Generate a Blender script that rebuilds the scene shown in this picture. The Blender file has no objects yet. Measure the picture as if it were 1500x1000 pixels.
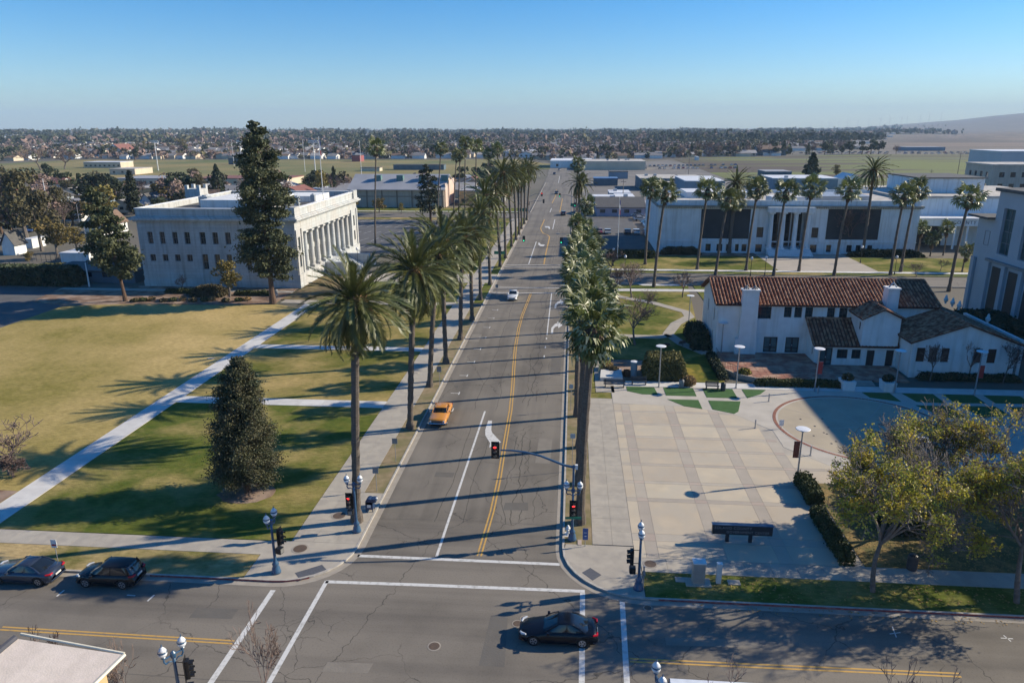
import bpy, bmesh, math, random
import numpy as np
from mathutils import Vector, Matrix
random.seed(7); RNG=np.random.default_rng(11)
scene=bpy.context.scene; COL=scene.collection
# ---------------------------------------------------------------- camera
F_PX=1050.; CAM_H=30.; ROLL=-0.004
PITCH=math.atan(312/F_PX); YAW=math.atan((842-750)/(F_PX/math.cos(PITCH)))
_cy,_sy,_cp,_sp=math.cos(YAW),math.sin(YAW),math.cos(PITCH),math.sin(PITCH)
_f=np.array([-_sy*_cp,_cy*_cp,-_sp]); _r=np.array([_cy,_sy,0.]); _u=np.cross(_r,_f)
_c,_s=math.cos(ROLL),math.sin(ROLL); _r,_u=_c*_r+_s*_u,-_s*_r+_c*_u
cd=bpy.data.cameras.new('camera'); cam=bpy.data.objects.new('camera',cd); COL.objects.link(cam)
cam.matrix_world=Matrix(((_r[0],_u[0],-_f[0],0),(_r[1],_u[1],-_f[1],0),(_r[2],_u[2],-_f[2],CAM_H),(0,0,0,1)))
cd.sensor_width=36; cd.lens=36*F_PX/1500; cd.clip_start=.5; cd.clip_end=60000
scene.camera=cam
HAZE=.00009
# ---------------------------------------------------------------- light
SUN_EL=math.radians(27.0); SD=(0.956,0.292)
SUN_ROT=math.atan2(SD[0],SD[1])
w=bpy.data.worlds.new('World'); scene.world=w; w.use_nodes=True
nt=w.node_tree; nt.nodes.clear()
sky=nt.nodes.new('ShaderNodeTexSky'); sky.sky_type='NISHITA'; sky.sun_disc=False
sky.sun_elevation=SUN_EL; sky.sun_rotation=SUN_ROT; sky.altitude=0; sky.air_density=1.0; sky.dust_density=0.2; sky.ozone_density=4.0
bg=nt.nodes.new('ShaderNodeBackground'); bg.inputs['Strength'].default_value=0.098
wo=nt.nodes.new('ShaderNodeOutputWorld'); hsv=nt.nodes.new('ShaderNodeHueSaturation'); hsv.inputs['Saturation'].default_value=1.48; nt.links.new(sky.outputs[0],hsv.inputs['Color']); tint=nt.nodes.new('ShaderNodeMixRGB'); tint.blend_type='MULTIPLY'; tint.inputs[0].default_value=1; tint.inputs[2].default_value=(.86,.96,1.10,1); nt.links.new(hsv.outputs[0],tint.inputs[1]); nt.links.new(tint.outputs[0],bg.inputs[0]); nt.links.new(bg.outputs[0],wo.inputs[0])
sl=bpy.data.lights.new('sun','SUN'); sl.energy=5.0; sl.angle=math.radians(.53); sl.color=(1,.885,.69)
so=bpy.data.objects.new('sun',sl); COL.objects.link(so)
so.rotation_euler=Vector((SD[0]*math.cos(SUN_EL),SD[1]*math.cos(SUN_EL),math.sin(SUN_EL))).to_track_quat('Z','Y').to_euler()
so.location=(200,60,120)
scene.view_settings.view_transform='Standard'; scene.view_settings.look='None'; scene.view_settings.gamma=1
scene.view_settings.exposure=0.56; scene.view_settings.use_curve_mapping=False
# ---------------------------------------------------------------- measuring helpers (pixel of the photograph -> place)
def ray(px,py): return _f+_r*(px-750)/F_PX+_u*(500-py)/F_PX
def G(px,py,z=0.):
    d=ray(px,py); t=(z-CAM_H)/d[2]; return (float(d[0]*t),float(d[1]*t))
def AY(px,py,y):
    d=ray(px,py); t=y/d[1]; return (float(d[0]*t),float(CAM_H+d[2]*t))
def AX(px,py,x):
    d=ray(px,py); t=x/d[0]; return (float(d[1]*t),float(CAM_H+d[2]*t))
def project(x,y,z):
    v=np.array([x,y,z-CAM_H]); w_=v@_f; return (750+F_PX*(v@_r)/w_,500-F_PX*(v@_u)/w_)
def px_per_m(y): return F_PX/(y*_cp+CAM_H*_sp)
# ---------------------------------------------------------------- materials
MATS={}
def mat(name,c1,c2=None,scale=2.,rough=.8,bump=0.,metal=0.,detail=5.,stretch=(1,1,1),rand=0.,lo=.35,hi=.65,emit=0.,c3=None,s3=.1,world=False,trans=0.,coat=0.,spec=None):
    if name in MATS: return MATS[name]
    m=bpy.data.materials.new(name); m.use_nodes=True; n=m.node_tree; N=n.nodes; L=n.links
    b=N['Principled BSDF']; b.inputs['Roughness'].default_value=rough; b.inputs['Metallic'].default_value=metal
    if spec is not None: b.inputs['Specular IOR Level'].default_value=spec
    if coat: b.inputs['Coat Weight'].default_value=coat
    if c2 is None: c2=tuple(x*.85 for x in c1)
    tc=N.new('ShaderNodeTexCoord'); mp=N.new('ShaderNodeMapping'); mp.inputs['Scale'].default_value=stretch
    if world:
        g=N.new('ShaderNodeNewGeometry'); L.new(g.outputs['Position'],mp.inputs[0])
    else: L.new(tc.outputs['Object'],mp.inputs[0])
    no=N.new('ShaderNodeTexNoise'); no.inputs['Scale'].default_value=scale; no.inputs['Detail'].default_value=detail; L.new(mp.outputs[0],no.inputs['Vector'])
    cr=N.new('ShaderNodeValToRGB'); cr.color_ramp.elements[0].position=lo; cr.color_ramp.elements[1].position=hi
    cr.color_ramp.elements[0].color=(*c1,1); cr.color_ramp.elements[1].color=(*c2,1); L.new(no.outputs['Fac'],cr.inputs[0])
    out=cr.outputs[0]
    if c3 is not None:
        n3=N.new('ShaderNodeTexNoise'); n3.inputs['Scale'].default_value=s3; n3.inputs['Detail'].default_value=6; L.new(mp.outputs[0],n3.inputs['Vector'])
        r3=N.new('ShaderNodeValToRGB'); r3.color_ramp.elements[0].position=.42; r3.color_ramp.elements[1].position=.62; L.new(n3.outputs['Fac'],r3.inputs[0])
        mx=N.new('ShaderNodeMixRGB'); L.new(r3.outputs[0],mx.inputs[0]); L.new(out,mx.inputs[1]); mx.inputs[2].default_value=(*c3,1); out=mx.outputs[0]
    if rand:
        oi=N.new('ShaderNodeObjectInfo'); mr=N.new('ShaderNodeMapRange'); mr.inputs['To Min'].default_value=1-rand; mr.inputs['To Max'].default_value=1+rand
        L.new(oi.outputs['Random'],mr.inputs['Value']); hs=N.new('ShaderNodeHueSaturation'); L.new(mr.outputs[0],hs.inputs['Value']); L.new(out,hs.inputs['Color']); out=hs.outputs[0]
        m2=N.new('ShaderNodeMapRange'); m2.inputs['To Min'].default_value=.5-rand*.06; m2.inputs['To Max'].default_value=.5+rand*.06; L.new(oi.outputs['Random'],m2.inputs['Value']); L.new(m2.outputs[0],hs.inputs['Hue'])
    L.new(out,b.inputs['Base Color'])
    if bump:
        bp=N.new('ShaderNodeBump'); bp.inputs['Strength'].default_value=bump; bp.inputs['Distance'].default_value=.05
        nb=N.new('ShaderNodeTexNoise'); nb.inputs['Scale'].default_value=scale*6; nb.inputs['Detail'].default_value=4; L.new(mp.outputs[0],nb.inputs['Vector'])
        L.new(nb.outputs['Fac'],bp.inputs['Height']); L.new(bp.outputs[0],b.inputs['Normal'])
    if emit: b.inputs['Emission Color'].default_value=(*c1,1); b.inputs['Emission Strength'].default_value=emit
    if trans:
        tr=N.new('ShaderNodeBsdfTranslucent'); L.new(out,tr.inputs[0]); ms=N.new('ShaderNodeMixShader'); ms.inputs[0].default_value=trans
        L.new(b.outputs[0],ms.inputs[1]); L.new(tr.outputs[0],ms.inputs[2]); L.new(ms.outputs[0],N['Material Output'].inputs[0])
    MATS[name]=m; return m
def nodes_of(m): return m.node_tree.nodes,m.node_tree.links
# ---------------------------------------------------------------- mesh builder
class MB:
    def __init__(s): s.v=[]; s.f=[]; s.m=[]
    def face(s,pts,mi=0):
        b=len(s.v); s.v+= [tuple(p) for p in pts]; s.f.append(tuple(range(b,b+len(pts)))); s.m.append(mi)
    def box(s,x0,x1,y0,y1,z0,z1,mi=0,rz=0.,top=None):
        cx,cy=(x0+x1)/2,(y0+y1)/2; b=len(s.v); c,sn=math.cos(rz),math.sin(rz)
        for z in (z0,z1):
            for (x,y) in ((x0,y0),(x1,y0),(x1,y1),(x0,y1)):
                if top and z==z1: x=cx+(x-cx)*top; y=cy+(y-cy)*top
                s.v.append((cx+(x-cx)*c-(y-cy)*sn,cy+(x-cx)*sn+(y-cy)*c,z))
        for q in ((0,3,2,1),(4,5,6,7),(0,1,5,4),(1,2,6,5),(2,3,7,6),(3,0,4,7)):
            s.f.append(tuple(b+i for i in q)); s.m.append(mi)
    def prism(s,poly,z0,z1,mi=0,mside=None):
        a=sum(poly[i][0]*poly[(i+1)%len(poly)][1]-poly[(i+1)%len(poly)][0]*poly[i][1] for i in range(len(poly)))
        if a<0: poly=poly[::-1]
        n=len(poly); b=len(s.v); s.v+=[(p[0],p[1],z0) for p in poly]+[(p[0],p[1],z1) for p in poly]
        s.f.append(tuple(range(b+n,b+2*n))); s.m.append(mi)
        s.f.append(tuple(range(b+n-1,b-1,-1))); s.m.append(mi)
        for i in range(n):
            j=(i+1)%n; s.f.append((b+i,b+j,b+n+j,b+n+i)); s.m.append(mi if mside is None else mside)
    def sheet(s,poly,z,mi=0):
        a=sum(poly[i][0]*poly[(i+1)%len(poly)][1]-poly[(i+1)%len(poly)][0]*poly[i][1] for i in range(len(poly)))
        if a<0: poly=poly[::-1]
        s.face([(p[0],p[1],z) for p in poly],mi)
    def ribbon(s,pts,w,z,mi=0,off=0.):
        P=[Vector((p[0],p[1],0)) for p in pts]; L=[];R=[]
        for i,p in enumerate(P):
            d=(P[min(i+1,len(P)-1)]-P[max(i-1,0)]).normalized(); nrm=Vector((-d.y,d.x,0))
            L.append(p+nrm*(off+w/2)); R.append(p+nrm*(off-w/2))
        for i in range(len(P)-1):
            s.face([(R[i].x,R[i].y,z),(R[i+1].x,R[i+1].y,z),(L[i+1].x,L[i+1].y,z),(L[i].x,L[i].y,z)],mi)
    def tube(s,pts,rad,n=8,mi=0,cap=True):
        pts=[Vector(p) for p in pts]
        if not hasattr(rad,'__len__'): rad=[rad]*len(pts)
        b=len(s.v); ref=None
        for i,p in enumerate(pts):
            d=(pts[min(i+1,len(pts)-1)]-pts[max(i-1,0)])
            d=d.normalized() if d.length>1e-9 else Vector((0,0,1))
            if ref is None: ref=Vector((1,0,0)) if abs(d.x)<.9 else Vector((0,1,0))
            a=(ref-d*ref.dot(d)).normalized(); bb=d.cross(a); ref=a
            for k in range(n):
                t=2*math.pi*k/n; q=p+(a*math.cos(t)+bb*math.sin(t))*rad[i]; s.v.append((q.x,q.y,q.z))
        for i in range(len(pts)-1):
            for k in range(n):
                j=(k+1)%n; s.f.append((b+i*n+k,b+i*n+j,b+(i+1)*n+j,b+(i+1)*n+k)); s.m.append(mi)
        if cap:
            s.f.append(tuple(b+n-1-k for k in range(n))); s.m.append(mi)
            s.f.append(tuple(b+(len(pts)-1)*n+k for k in range(n))); s.m.append(mi)
    def lathe(s,prof,n=12,c=(0,0,0),mi=0):
        s.tube([(c[0],c[1],c[2]+z+1e-5*i) for i,(r,z) in enumerate(prof)],[max(r,1e-4) for r,z in prof],n,mi) if all(prof[i+1][1]>prof[i][1]-1e-9 for i in range(len(prof)-1)) else s._lathe(prof,n,c,mi)
    def _lathe(s,prof,n,c,mi):
        b=len(s.v)
        for r,z in prof:
            for k in range(n):
                t=2*math.pi*k/n; s.v.append((c[0]+r*math.cos(t),c[1]+r*math.sin(t),c[2]+z))
        for i in range(len(prof)-1):
            for k in range(n):
                j=(k+1)%n; s.f.append((b+i*n+k,b+i*n+j,b+(i+1)*n+j,b+(i+1)*n+k)); s.m.append(mi)
    def disc(s,c,r,axis,n=14,mi=0,th=.02):
        a=Vector(axis).normalized()*th/2; c=Vector(c); s.tube([c-a,c+a],[r,r],n,mi)
    def build(s,name,mats,parent=None,smooth=False,origin=None):
        me=bpy.data.meshes.new(name); o=bpy.data.objects.new(name,me); COL.objects.link(o)
        if parent is not None: og=wloc(parent)
        else: og=Vector(origin) if origin is not None else Vector((0,0,0))
        me.from_pydata([(v[0]-og.x,v[1]-og.y,v[2]-og.z) for v in s.v],[],s.f)
        if not isinstance(mats,(list,tuple)): mats=[mats]
        for m in mats: me.materials.append(m)
        if len(mats)>1: me.polygons.foreach_set('material_index',s.m)
        if smooth: me.polygons.foreach_set('use_smooth',[True]*len(s.f))
        me.update()
        if parent is not None: adopt(o,parent)
        else: o.location=og
        return o
CH={}
def adopt(c,p):
    c.parent=p; CH.setdefault(p.name,[]).append(c)
def wloc(o):
    v=Vector((0,0,0))
    while o is not None: v=v+o.location; o=o.parent
    return v
def np_obj(name,V,k,mats,parent=None,midx=None,origin=(0,0,0)):
    """mesh of separate k-gons from a flat vertex array"""
    me=bpy.data.meshes.new(name); n=len(V)
    me.vertices.add(n); me.vertices.foreach_set('co',np.asarray(V,dtype=np.float32).ravel())
    me.loops.add(n); me.loops.foreach_set('vertex_index',np.arange(n,dtype=np.int32))
    me.polygons.add(n//k); me.polygons.foreach_set('loop_start',np.arange(0,n,k,dtype=np.int32)); me.polygons.foreach_set('loop_total',np.full(n//k,k,dtype=np.int32))
    if not isinstance(mats,(list,tuple)): mats=[mats]
    for m in mats: me.materials.append(m)
    if midx is not None: me.polygons.foreach_set('material_index',midx)
    me.update(calc_edges=True)
    o=bpy.data.objects.new(name,me); COL.objects.link(o)
    if parent is not None: adopt(o,parent)
    else: o.location=origin
    return o
def thing(name,label,cat,loc=(0,0,0),group=None):
    o=bpy.data.objects.new(name,None); COL.objects.link(o); o.location=loc; o.empty_display_size=.3
    o['label']=label; o['category']=cat
    if group: o['group']=group
    return o
def tag(o,label,cat,group=None):
    o['label']=label; o['category']=cat
    if group: o['group']=group
    return o
def kind(o,k='structure'): o['kind']=k; return o
def copy_tree(o,loc=None,rz=None,label=None,scale=None,parent=None,swap=None):
    c=o.copy(); COL.objects.link(c)
    if parent is not None: adopt(c,parent)
    if loc is not None: c.location=loc
    if rz is not None: c.rotation_euler=(0,0,rz)
    if label: c['label']=label
    if scale is not None: c.scale=scale
    for ch in CH.get(o.name,[]): copy_tree(ch,parent=c)
    return c
def quads(C,size,rng=RNG,aspect=1.,normal_bias=None,updown=0.):
    """random little quads round centres C (n,3)"""
    n=len(C); a=rng.normal(size=(n,3)); a/=np.linalg.norm(a,axis=1)[:,None]
    b=rng.normal(size=(n,3)); b-=a*(a*b).sum(1)[:,None]; b/=np.linalg.norm(b,axis=1)[:,None]
    s=(np.asarray(size)*np.ones(n)*rng.uniform(.6,1.3,n))[:,None]
    a=a*s*aspect; b=b*s
    return np.stack([C-a-b*.6,C+a-b,C+a*.8+b,C-a+b*.8],1).reshape(-1,3)
def ball(n,c,r,rng=RNG,shell=.55):
    d=rng.normal(size=(n,3)); d/=np.linalg.norm(d,axis=1)[:,None]; q=(shell**3+(1-shell**3)*rng.uniform(size=n))**(1/3)
    return np.asarray(c)+d*q[:,None]*np.asarray(r)
# ---- walls with openings
def P3(face,plane,u,z,d=0.):
    return {'-y':(u,plane+d,z),'+y':(u,plane-d,z),'+x':(plane-d,u,z),'-x':(plane+d,u,z)}[face]
def wall(mb,face,plane,u0,u1,z0,z1,holes=(),depth=.25,mi=0):
    us=sorted({u0,u1,*[h[0] for h in holes],*[h[1] for h in holes]}); zs=sorted({z0,z1,*[h[2] for h in holes],*[h[3] for h in holes]})
    us=[u for u in us if u0-1e-6<=u<=u1+1e-6]; zs=[z for z in zs if z0-1e-6<=z<=z1+1e-6]
    flip=face in('+y','-x')
    def q(p):
        mb.face(p[::-1] if flip else p,mi)
    for i in range(len(us)-1):
        for j in range(len(zs)-1):
            cu,cz=(us[i]+us[i+1])/2,(zs[j]+zs[j+1])/2
            if any(h[0]<cu<h[1] and h[2]<cz<h[3] for h in holes): continue
            q([P3(face,plane,us[i],zs[j]),P3(face,plane,us[i+1],zs[j]),P3(face,plane,us[i+1],zs[j+1]),P3(face,plane,us[i],zs[j+1])])
    for (a,b,c,d) in [h[:4] for h in holes]:
        for (p,r) in (((a,c),(b,c)),((b,c),(b,d)),((b,d),(a,d)),((a,d),(a,c))):
            q([P3(face,plane,p[0],p[1]),P3(face,plane,p[0],p[1],depth),P3(face,plane,r[0],r[1],depth),P3(face,plane,r[0],r[1])])
def pbox(mb,face,plane,u0,u1,z0,z1,d0,d1,mi=0):
    a=P3(face,plane,u0,z0,d0); b=P3(face,plane,u1,z1,d1)
    mb.box(min(a[0],b[0]),max(a[0],b[0]),min(a[1],b[1]),max(a[1],b[1]),z0,z1,mi)
def window(parent,face,plane,u0,u1,z0,z1,depth,fm,gm,nx=2,nz=2,fw=.08,name='window'):
    mb=MB(); e=.004
    pbox(mb,face,plane,u0+e,u0+fw,z0+e,z1-e,depth-.07,depth-.005); pbox(mb,face,plane,u1-fw,u1-e,z0+e,z1-e,depth-.07,depth-.005)
    pbox(mb,face,plane,u0+fw,u1-fw,z0+e,z0+fw,depth-.069,depth-.006); pbox(mb,face,plane,u0+fw,u1-fw,z1-fw,z1-e,depth-.069,depth-.006)
    for i in range(1,nx):
        u=u0+(u1-u0)*i/nx; pbox(mb,face,plane,u-fw*.3,u+fw*.3,z0+fw,z1-fw,depth-.06,depth-.007)
    for i in range(1,nz):
        z=z0+(z1-z0)*i/nz; pbox(mb,face,plane,u0+fw,u1-fw,z-fw*.3,z+fw*.3,depth-.055,depth-.008)
    f=mb.build(name,fm,parent)
    g=MB(); pbox(g,face,plane,u0,u1,z0,z1,depth-.004,depth+.03); g.build('pane',gm,f); return f
# ================================================================ SETTING: ground, streets, lawns
def terrain(x,y):
    d=math.hypot(x,y); az=math.degrees(math.atan2(x,y))
    if d<1500: return 0.
    h=0.
    # low wooded rise on the left, a little swell in the middle, open hills on the far right
    t=min(1,max(0,(d-1800)/1800)); t=t*t*(3-2*t)
    h+=t*(12*max(0,min(1,(-az-4)/22))+3+2.5*math.sin(az*.9)+1.5*math.sin(az*2.3+1))
    if d>5000:
        t2=min(1,(d-5000)/4500); t2=t2*t2*(3-2*t2)
        prof=np.interp(az,[0,17,20,22,24,26,28,30,33,36,60],[0,3,18,38,68,104,128,160,200,250,300])
        h+=t2*prof*(1+.06*math.sin(az*2.1)+.05*math.sin(d*.002))
    return h
C_concrete=mat('concrete_pale',(.43,.385,.315),(.38,.34,.28),scale=.6,rough=.9,bump=.15,c3=(.35,.315,.265),s3=1.1,world=True,rand=.035)
C_conc_light=mat('concrete_light',(.62,.60,.56),(.52,.50,.47),scale=.8,rough=.9,bump=.1,world=True,rand=.06)
C_tan=mat('tan_soil_grass',(.30,.225,.13),(.22,.165,.085),scale=1.5,rough=1,bump=.4,c3=(.17,.15,.06),s3=.5,world=True)
C_kerb=mat('kerb_concrete',(.46,.43,.38),(.36,.33,.29),scale=2,rough=.9,bump=.1,world=True)
C_gutter=mat('gutter_concrete',(.36,.32,.265),(.30,.265,.22),scale=1.5,rough=.9,world=True)
C_redkerb=mat('red_kerb_paint',(.22,.05,.05),(.30,.16,.14),scale=3,rough=.7,world=True,lo=.45,hi=.7)
C_white=mat('road_paint_white',(.62,.61,.58),(.40,.39,.36),scale=3,rough=.7,world=True,lo=.5,hi=.72)
C_yellow=mat('road_paint_yellow',(.56,.33,.08),(.38,.25,.11),scale=3,rough=.7,world=True,lo=.5,hi=.72)
C_mulch=mat('bark_mulch',(.22,.13,.08),(.13,.08,.05),scale=2.5,rough=1,bump=.6,c3=(.33,.24,.18),s3=.4,world=True)
# asphalt: wheel-worn bands, patches, cracks
def asphalt(name,base,along='y'):
    m=mat(name,tuple(x*1.0 for x in base),tuple(x*.80 for x in base),scale=.35,rough=.88,bump=.12,world=True,c3=tuple(x*1.12 for x in base),s3=.09)
    N,L=nodes_of(m); b=N['Principled BSDF']; src=b.inputs['Base Color'].links[0].from_socket
    g=N.new('ShaderNodeNewGeometry')
    def noise(scale,stretch=(1,1,1),detail=4):
        mp=N.new('ShaderNodeMapping'); mp.inputs['Scale'].default_value=stretch; L.new(g.outputs['Position'],mp.inputs[0])
        n=N.new('ShaderNodeTexNoise'); n.inputs['Scale'].default_value=scale; n.inputs['Detail'].default_value=detail; L.new(mp.outputs[0],n.inputs['Vector']); return n
    def math_(op,a,b_=None,c=None):
        n=N.new('ShaderNodeMath'); n.operation=op
        for i,v in enumerate((a,b_,c)):
            if v is None: continue
            if hasattr(v,'links'): L.new(v,n.inputs[i])
            else: n.inputs[i].default_value=v
        return n.outputs[0]
    def mul(col,fac,val):
        mx=N.new('ShaderNodeMixRGB'); mx.blend_type='MULTIPLY'; L.new(fac,mx.inputs[0]); L.new(col,mx.inputs[1]); mx.inputs[2].default_value=(val,val,val*1.02,1); return mx.outputs[0]
    st=(.55,.018,1) if along=='y' else (.018,.55,1)
    n1=noise(1.,st,3); r=N.new('ShaderNodeMapRange'); r.inputs['From Min'].default_value=.45; r.inputs['From Max'].default_value=.68; L.new(n1.outputs['Fac'],r.inputs['Value'])
    col=mul(src,r.outputs[0],.72)
    # fine grain
    n2=noise(9.,detail=6); r2=N.new('ShaderNodeMapRange'); r2.inputs['From Min'].default_value=.5; r2.inputs['From Max'].default_value=.8; L.new(n2.outputs['Fac'],r2.inputs['Value']); col=mul(col,r2.outputs[0],.75)
    # cracks from distorted voronoi edges, thinned by a mask
    nd=noise(.9,detail=5); vm=N.new('ShaderNodeVectorMath'); vm.operation='MULTIPLY_ADD'; L.new(nd.outputs['Color'],vm.inputs[0]); vm.inputs[1].default_value=(1.5,1.5,0); L.new(g.outputs['Position'],vm.inputs[2])
    for sc,wd,lo,hi in ((.21,.012,.52,.56),(.6,.026,.60,.64),(.085,.0055,.40,.46)):
        vo=N.new('ShaderNodeTexVoronoi'); vo.feature='DISTANCE_TO_EDGE'; vo.voronoi_dimensions='2D'; vo.inputs['Scale'].default_value=sc; L.new(vm.outputs[0],vo.inputs['Vector'])
        a=math_('LESS_THAN',vo.outputs['Distance'],wd*.55)
        mk=noise(.07+sc*.05,detail=3); k=N.new('ShaderNodeMapRange'); k.inputs['From Min'].default_value=lo; k.inputs['From Max'].default_value=hi; L.new(mk.outputs['Fac'],k.inputs['Value'])
        col=mul(col,math_('MULTIPLY',a,k.outputs[0]),.50)
    # long wandering seams that follow the lanes
    if along=='y':
        sx=N.new('ShaderNodeSeparateXYZ'); L.new(g.outputs['Position'],sx.inputs[0])
        for x0,amp,fr,wd,hi in ((-4.35,.8,.10,.055,.35),(-5.1,.9,.07,.045,.42),(-3.7,.7,.16,.05,.5),(-10.2,.7,.05,.04,.3),(-8.1,.7,.045,.035,.3),(-2.6,.5,.2,.03,.5)):
            nn=noise(1.,(0.02,fr*2.2,1),5); off=math_('MULTIPLY_ADD',nn.outputs['Fac'],amp*2.6,-amp*1.3+x0)
            dd=math_('ABSOLUTE',math_('SUBTRACT',sx.outputs[0],off))
            nw=noise(2.2,detail=3); ww=math_('MULTIPLY',nw.outputs['Fac'],wd*1.6)
            ck=noise(.12,(.3,1,1),2); km=N.new('ShaderNodeMapRange'); km.inputs['From Min'].default_value=hi; km.inputs['From Max'].default_value=hi+.06; L.new(ck.outputs['Fac'],km.inputs['Value'])
            col=mul(col,math_('MULTIPLY',math_('LESS_THAN',dd,ww),km.outputs[0]),.45)
    L.new(col,b.inputs['Base Color']); return m
C_asphalt=asphalt('asphalt_worn',(.188,.165,.134)); C_asphalt2=asphalt('asphalt_cross_street',(.194,.170,.138),'x')
C_lot=mat('parking_lot_asphalt',(.12,.115,.11),(.09,.087,.084),scale=.3,rough=.9,world=True,bump=.1)
# lawn
def lawn(name,g1,g2,tan,lo,hi,s=.045):
    m=mat(name,g1,g2,scale=.9,rough=1,bump=.5,world=True,detail=8,lo=.3,hi=.7,spec=.1)
    N,L=nodes_of(m); b=N['Principled BSDF']; src=b.inputs['Base Color'].links[0].from_socket
    g=N.new('ShaderNodeNewGeometry')
    n=N.new('ShaderNodeTexNoise'); n.inputs['Scale'].default_value=s; n.inputs['Detail'].default_value=9; n.inputs['Roughness'].default_value=.62; L.new(g.outputs['Position'],n.inputs['Vector'])
    r=N.new('ShaderNodeValToRGB'); r.color_ramp.elements[0].position=lo; r.color_ramp.elements[1].position=hi; r.color_ramp.elements[0].color=(0,0,0,1); r.color_ramp.elements[1].color=(1,1,1,1); L.new(n.outputs['Fac'],r.inputs[0])
    mx=N.new('ShaderNodeMixRGB'); L.new(r.outputs[0],mx.inputs[0]); L.new(src,mx.inputs[1]); mx.inputs[2].default_value=(*tan,1)
    mp=N.new('ShaderNodeMapping'); mp.inputs['Scale'].default_value=(1.1,3.2,1); L.new(g.outputs['Position'],mp.inputs[0])
    n2=N.new('ShaderNodeTexNoise'); n2.inputs['Scale'].default_value=1.3; n2.inputs['Detail'].default_value=9; n2.inputs['Roughness'].default_value=.7; L.new(mp.outputs[0],n2.inputs['Vector'])
    r2=N.new('ShaderNodeMapRange'); r2.inputs['From Min'].default_value=.3; r2.inputs['From Max'].default_value=.75; r2.inputs['To Min'].default_value=1.32; r2.inputs['To Max'].default_value=.62; L.new(n2.outputs['Fac'],r2.inputs['Value'])
    hs=N.new('ShaderNodeHueSaturation'); L.new(mx.outputs[0],hs.inputs['Color']); L.new(r2.outputs[0],hs.inputs['Value']); L.new(hs.outputs[0],b.inputs['Base Color']); return m
L_big=lawn('lawn_dormant',(.175,.155,.035),(.25,.205,.055),(.47,.345,.145),.36,.60,.028)
L_mid=lawn('lawn_patchy',(.10,.115,.022),(.15,.14,.032),(.38,.28,.11),.40,.62,.09)
L_green=lawn('lawn_green',(.075,.105,.018),(.125,.135,.026),(.34,.26,.10),.46,.68,.12)
L_strip=lawn('lawn_worn_strip',(.10,.105,.025),(.14,.14,.032),(.42,.31,.15),.40,.58,.16)
L_turf=mat('artificial_turf',(.035,.10,.02),(.045,.12,.028),scale=1.2,rough=1,bump=.3,world=True)
# ---- one ground sheet to the horizon
rad=[0,20]+list(np.geomspace(60,15500,56)); na=180
V=[(0,0,-.12)]; 
for r in rad[1:]:
    for k in range(na):
        a=2*math.pi*k/na; x,y=r*math.sin(a),r*math.cos(a); V.append((x,y,terrain(x,y)-.12))
Fc=[]
for k in range(na): Fc.append((0,1+(k+1)%na,1+k))
for i in range(len(rad)-2):
    for k in range(na):
        j=(k+1)%na; a=1+i*na; Fc.append((a+k,a+j,a+na+j,a+na+k))
gm=MB(); gm.v=V; gm.f=Fc; gm.m=[0]*len(Fc)
C_ground=mat('suburban_ground',(.13,.115,.085),(.09,.088,.06),scale=.02,rough=1,world=True,c3=(.16,.135,.11),s3=.006,detail=10)
N,L=nodes_of(C_ground); b=N['Principled BSDF']; src=b.inputs['Base Color'].links[0].from_socket
gN=N.new('ShaderNodeNewGeometry'); sx=N.new('ShaderNodeSeparateXYZ'); L.new(gN.outputs['Position'],sx.inputs[0])
# the open plain to the right: ochre stubble beyond about a kilometre
dv=N.new('ShaderNodeMath'); dv.operation='DIVIDE'; L.new(sx.outputs[0],dv.inputs[0]); L.new(sx.outputs[1],dv.inputs[1])
pr=N.new('ShaderNodeMapRange'); pr.inputs['From Min'].default_value=.36; pr.inputs['From Max'].default_value=.44; L.new(dv.outputs[0],pr.inputs['Value'])
py_=N.new('ShaderNodeMapRange'); py_.inputs['From Min'].default_value=900; py_.inputs['From Max'].default_value=1200; L.new(sx.outputs[1],py_.inputs['Value'])
mu=N.new('ShaderNodeMath'); mu.operation='MULTIPLY'; L.new(pr.outputs[0],mu.inputs[0]); L.new(py_.outputs[0],mu.inputs[1])
mp=N.new('ShaderNodeMapping'); mp.inputs['Scale'].default_value=(.0008,.004,1); L.new(gN.outputs['Position'],mp.inputs[0])
nn=N.new('ShaderNodeTexNoise'); nn.inputs['Scale'].default_value=2; nn.inputs['Detail'].default_value=8; L.new(mp.outputs[0],nn.inputs['Vector'])
rr=N.new('ShaderNodeValToRGB'); rr.color_ramp.elements[0].position=.4; rr.color_ramp.elements[1].position=.62; rr.color_ramp.elements[0].color=(.09,.07,.06,1); rr.color_ramp.elements[1].color=(.19,.14,.105,1); L.new(nn.outputs['Fac'],rr.inputs[0])
mx=N.new('ShaderNodeMixRGB'); L.new(mu.outputs[0],mx.inputs[0]); L.new(src,mx.inputs[1]); L.new(rr.outputs[0],mx.inputs[2]); L.new(mx.outputs[0],b.inputs['Base Color'])
kind(gm.build('ground',C_ground,smooth=True))
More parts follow.
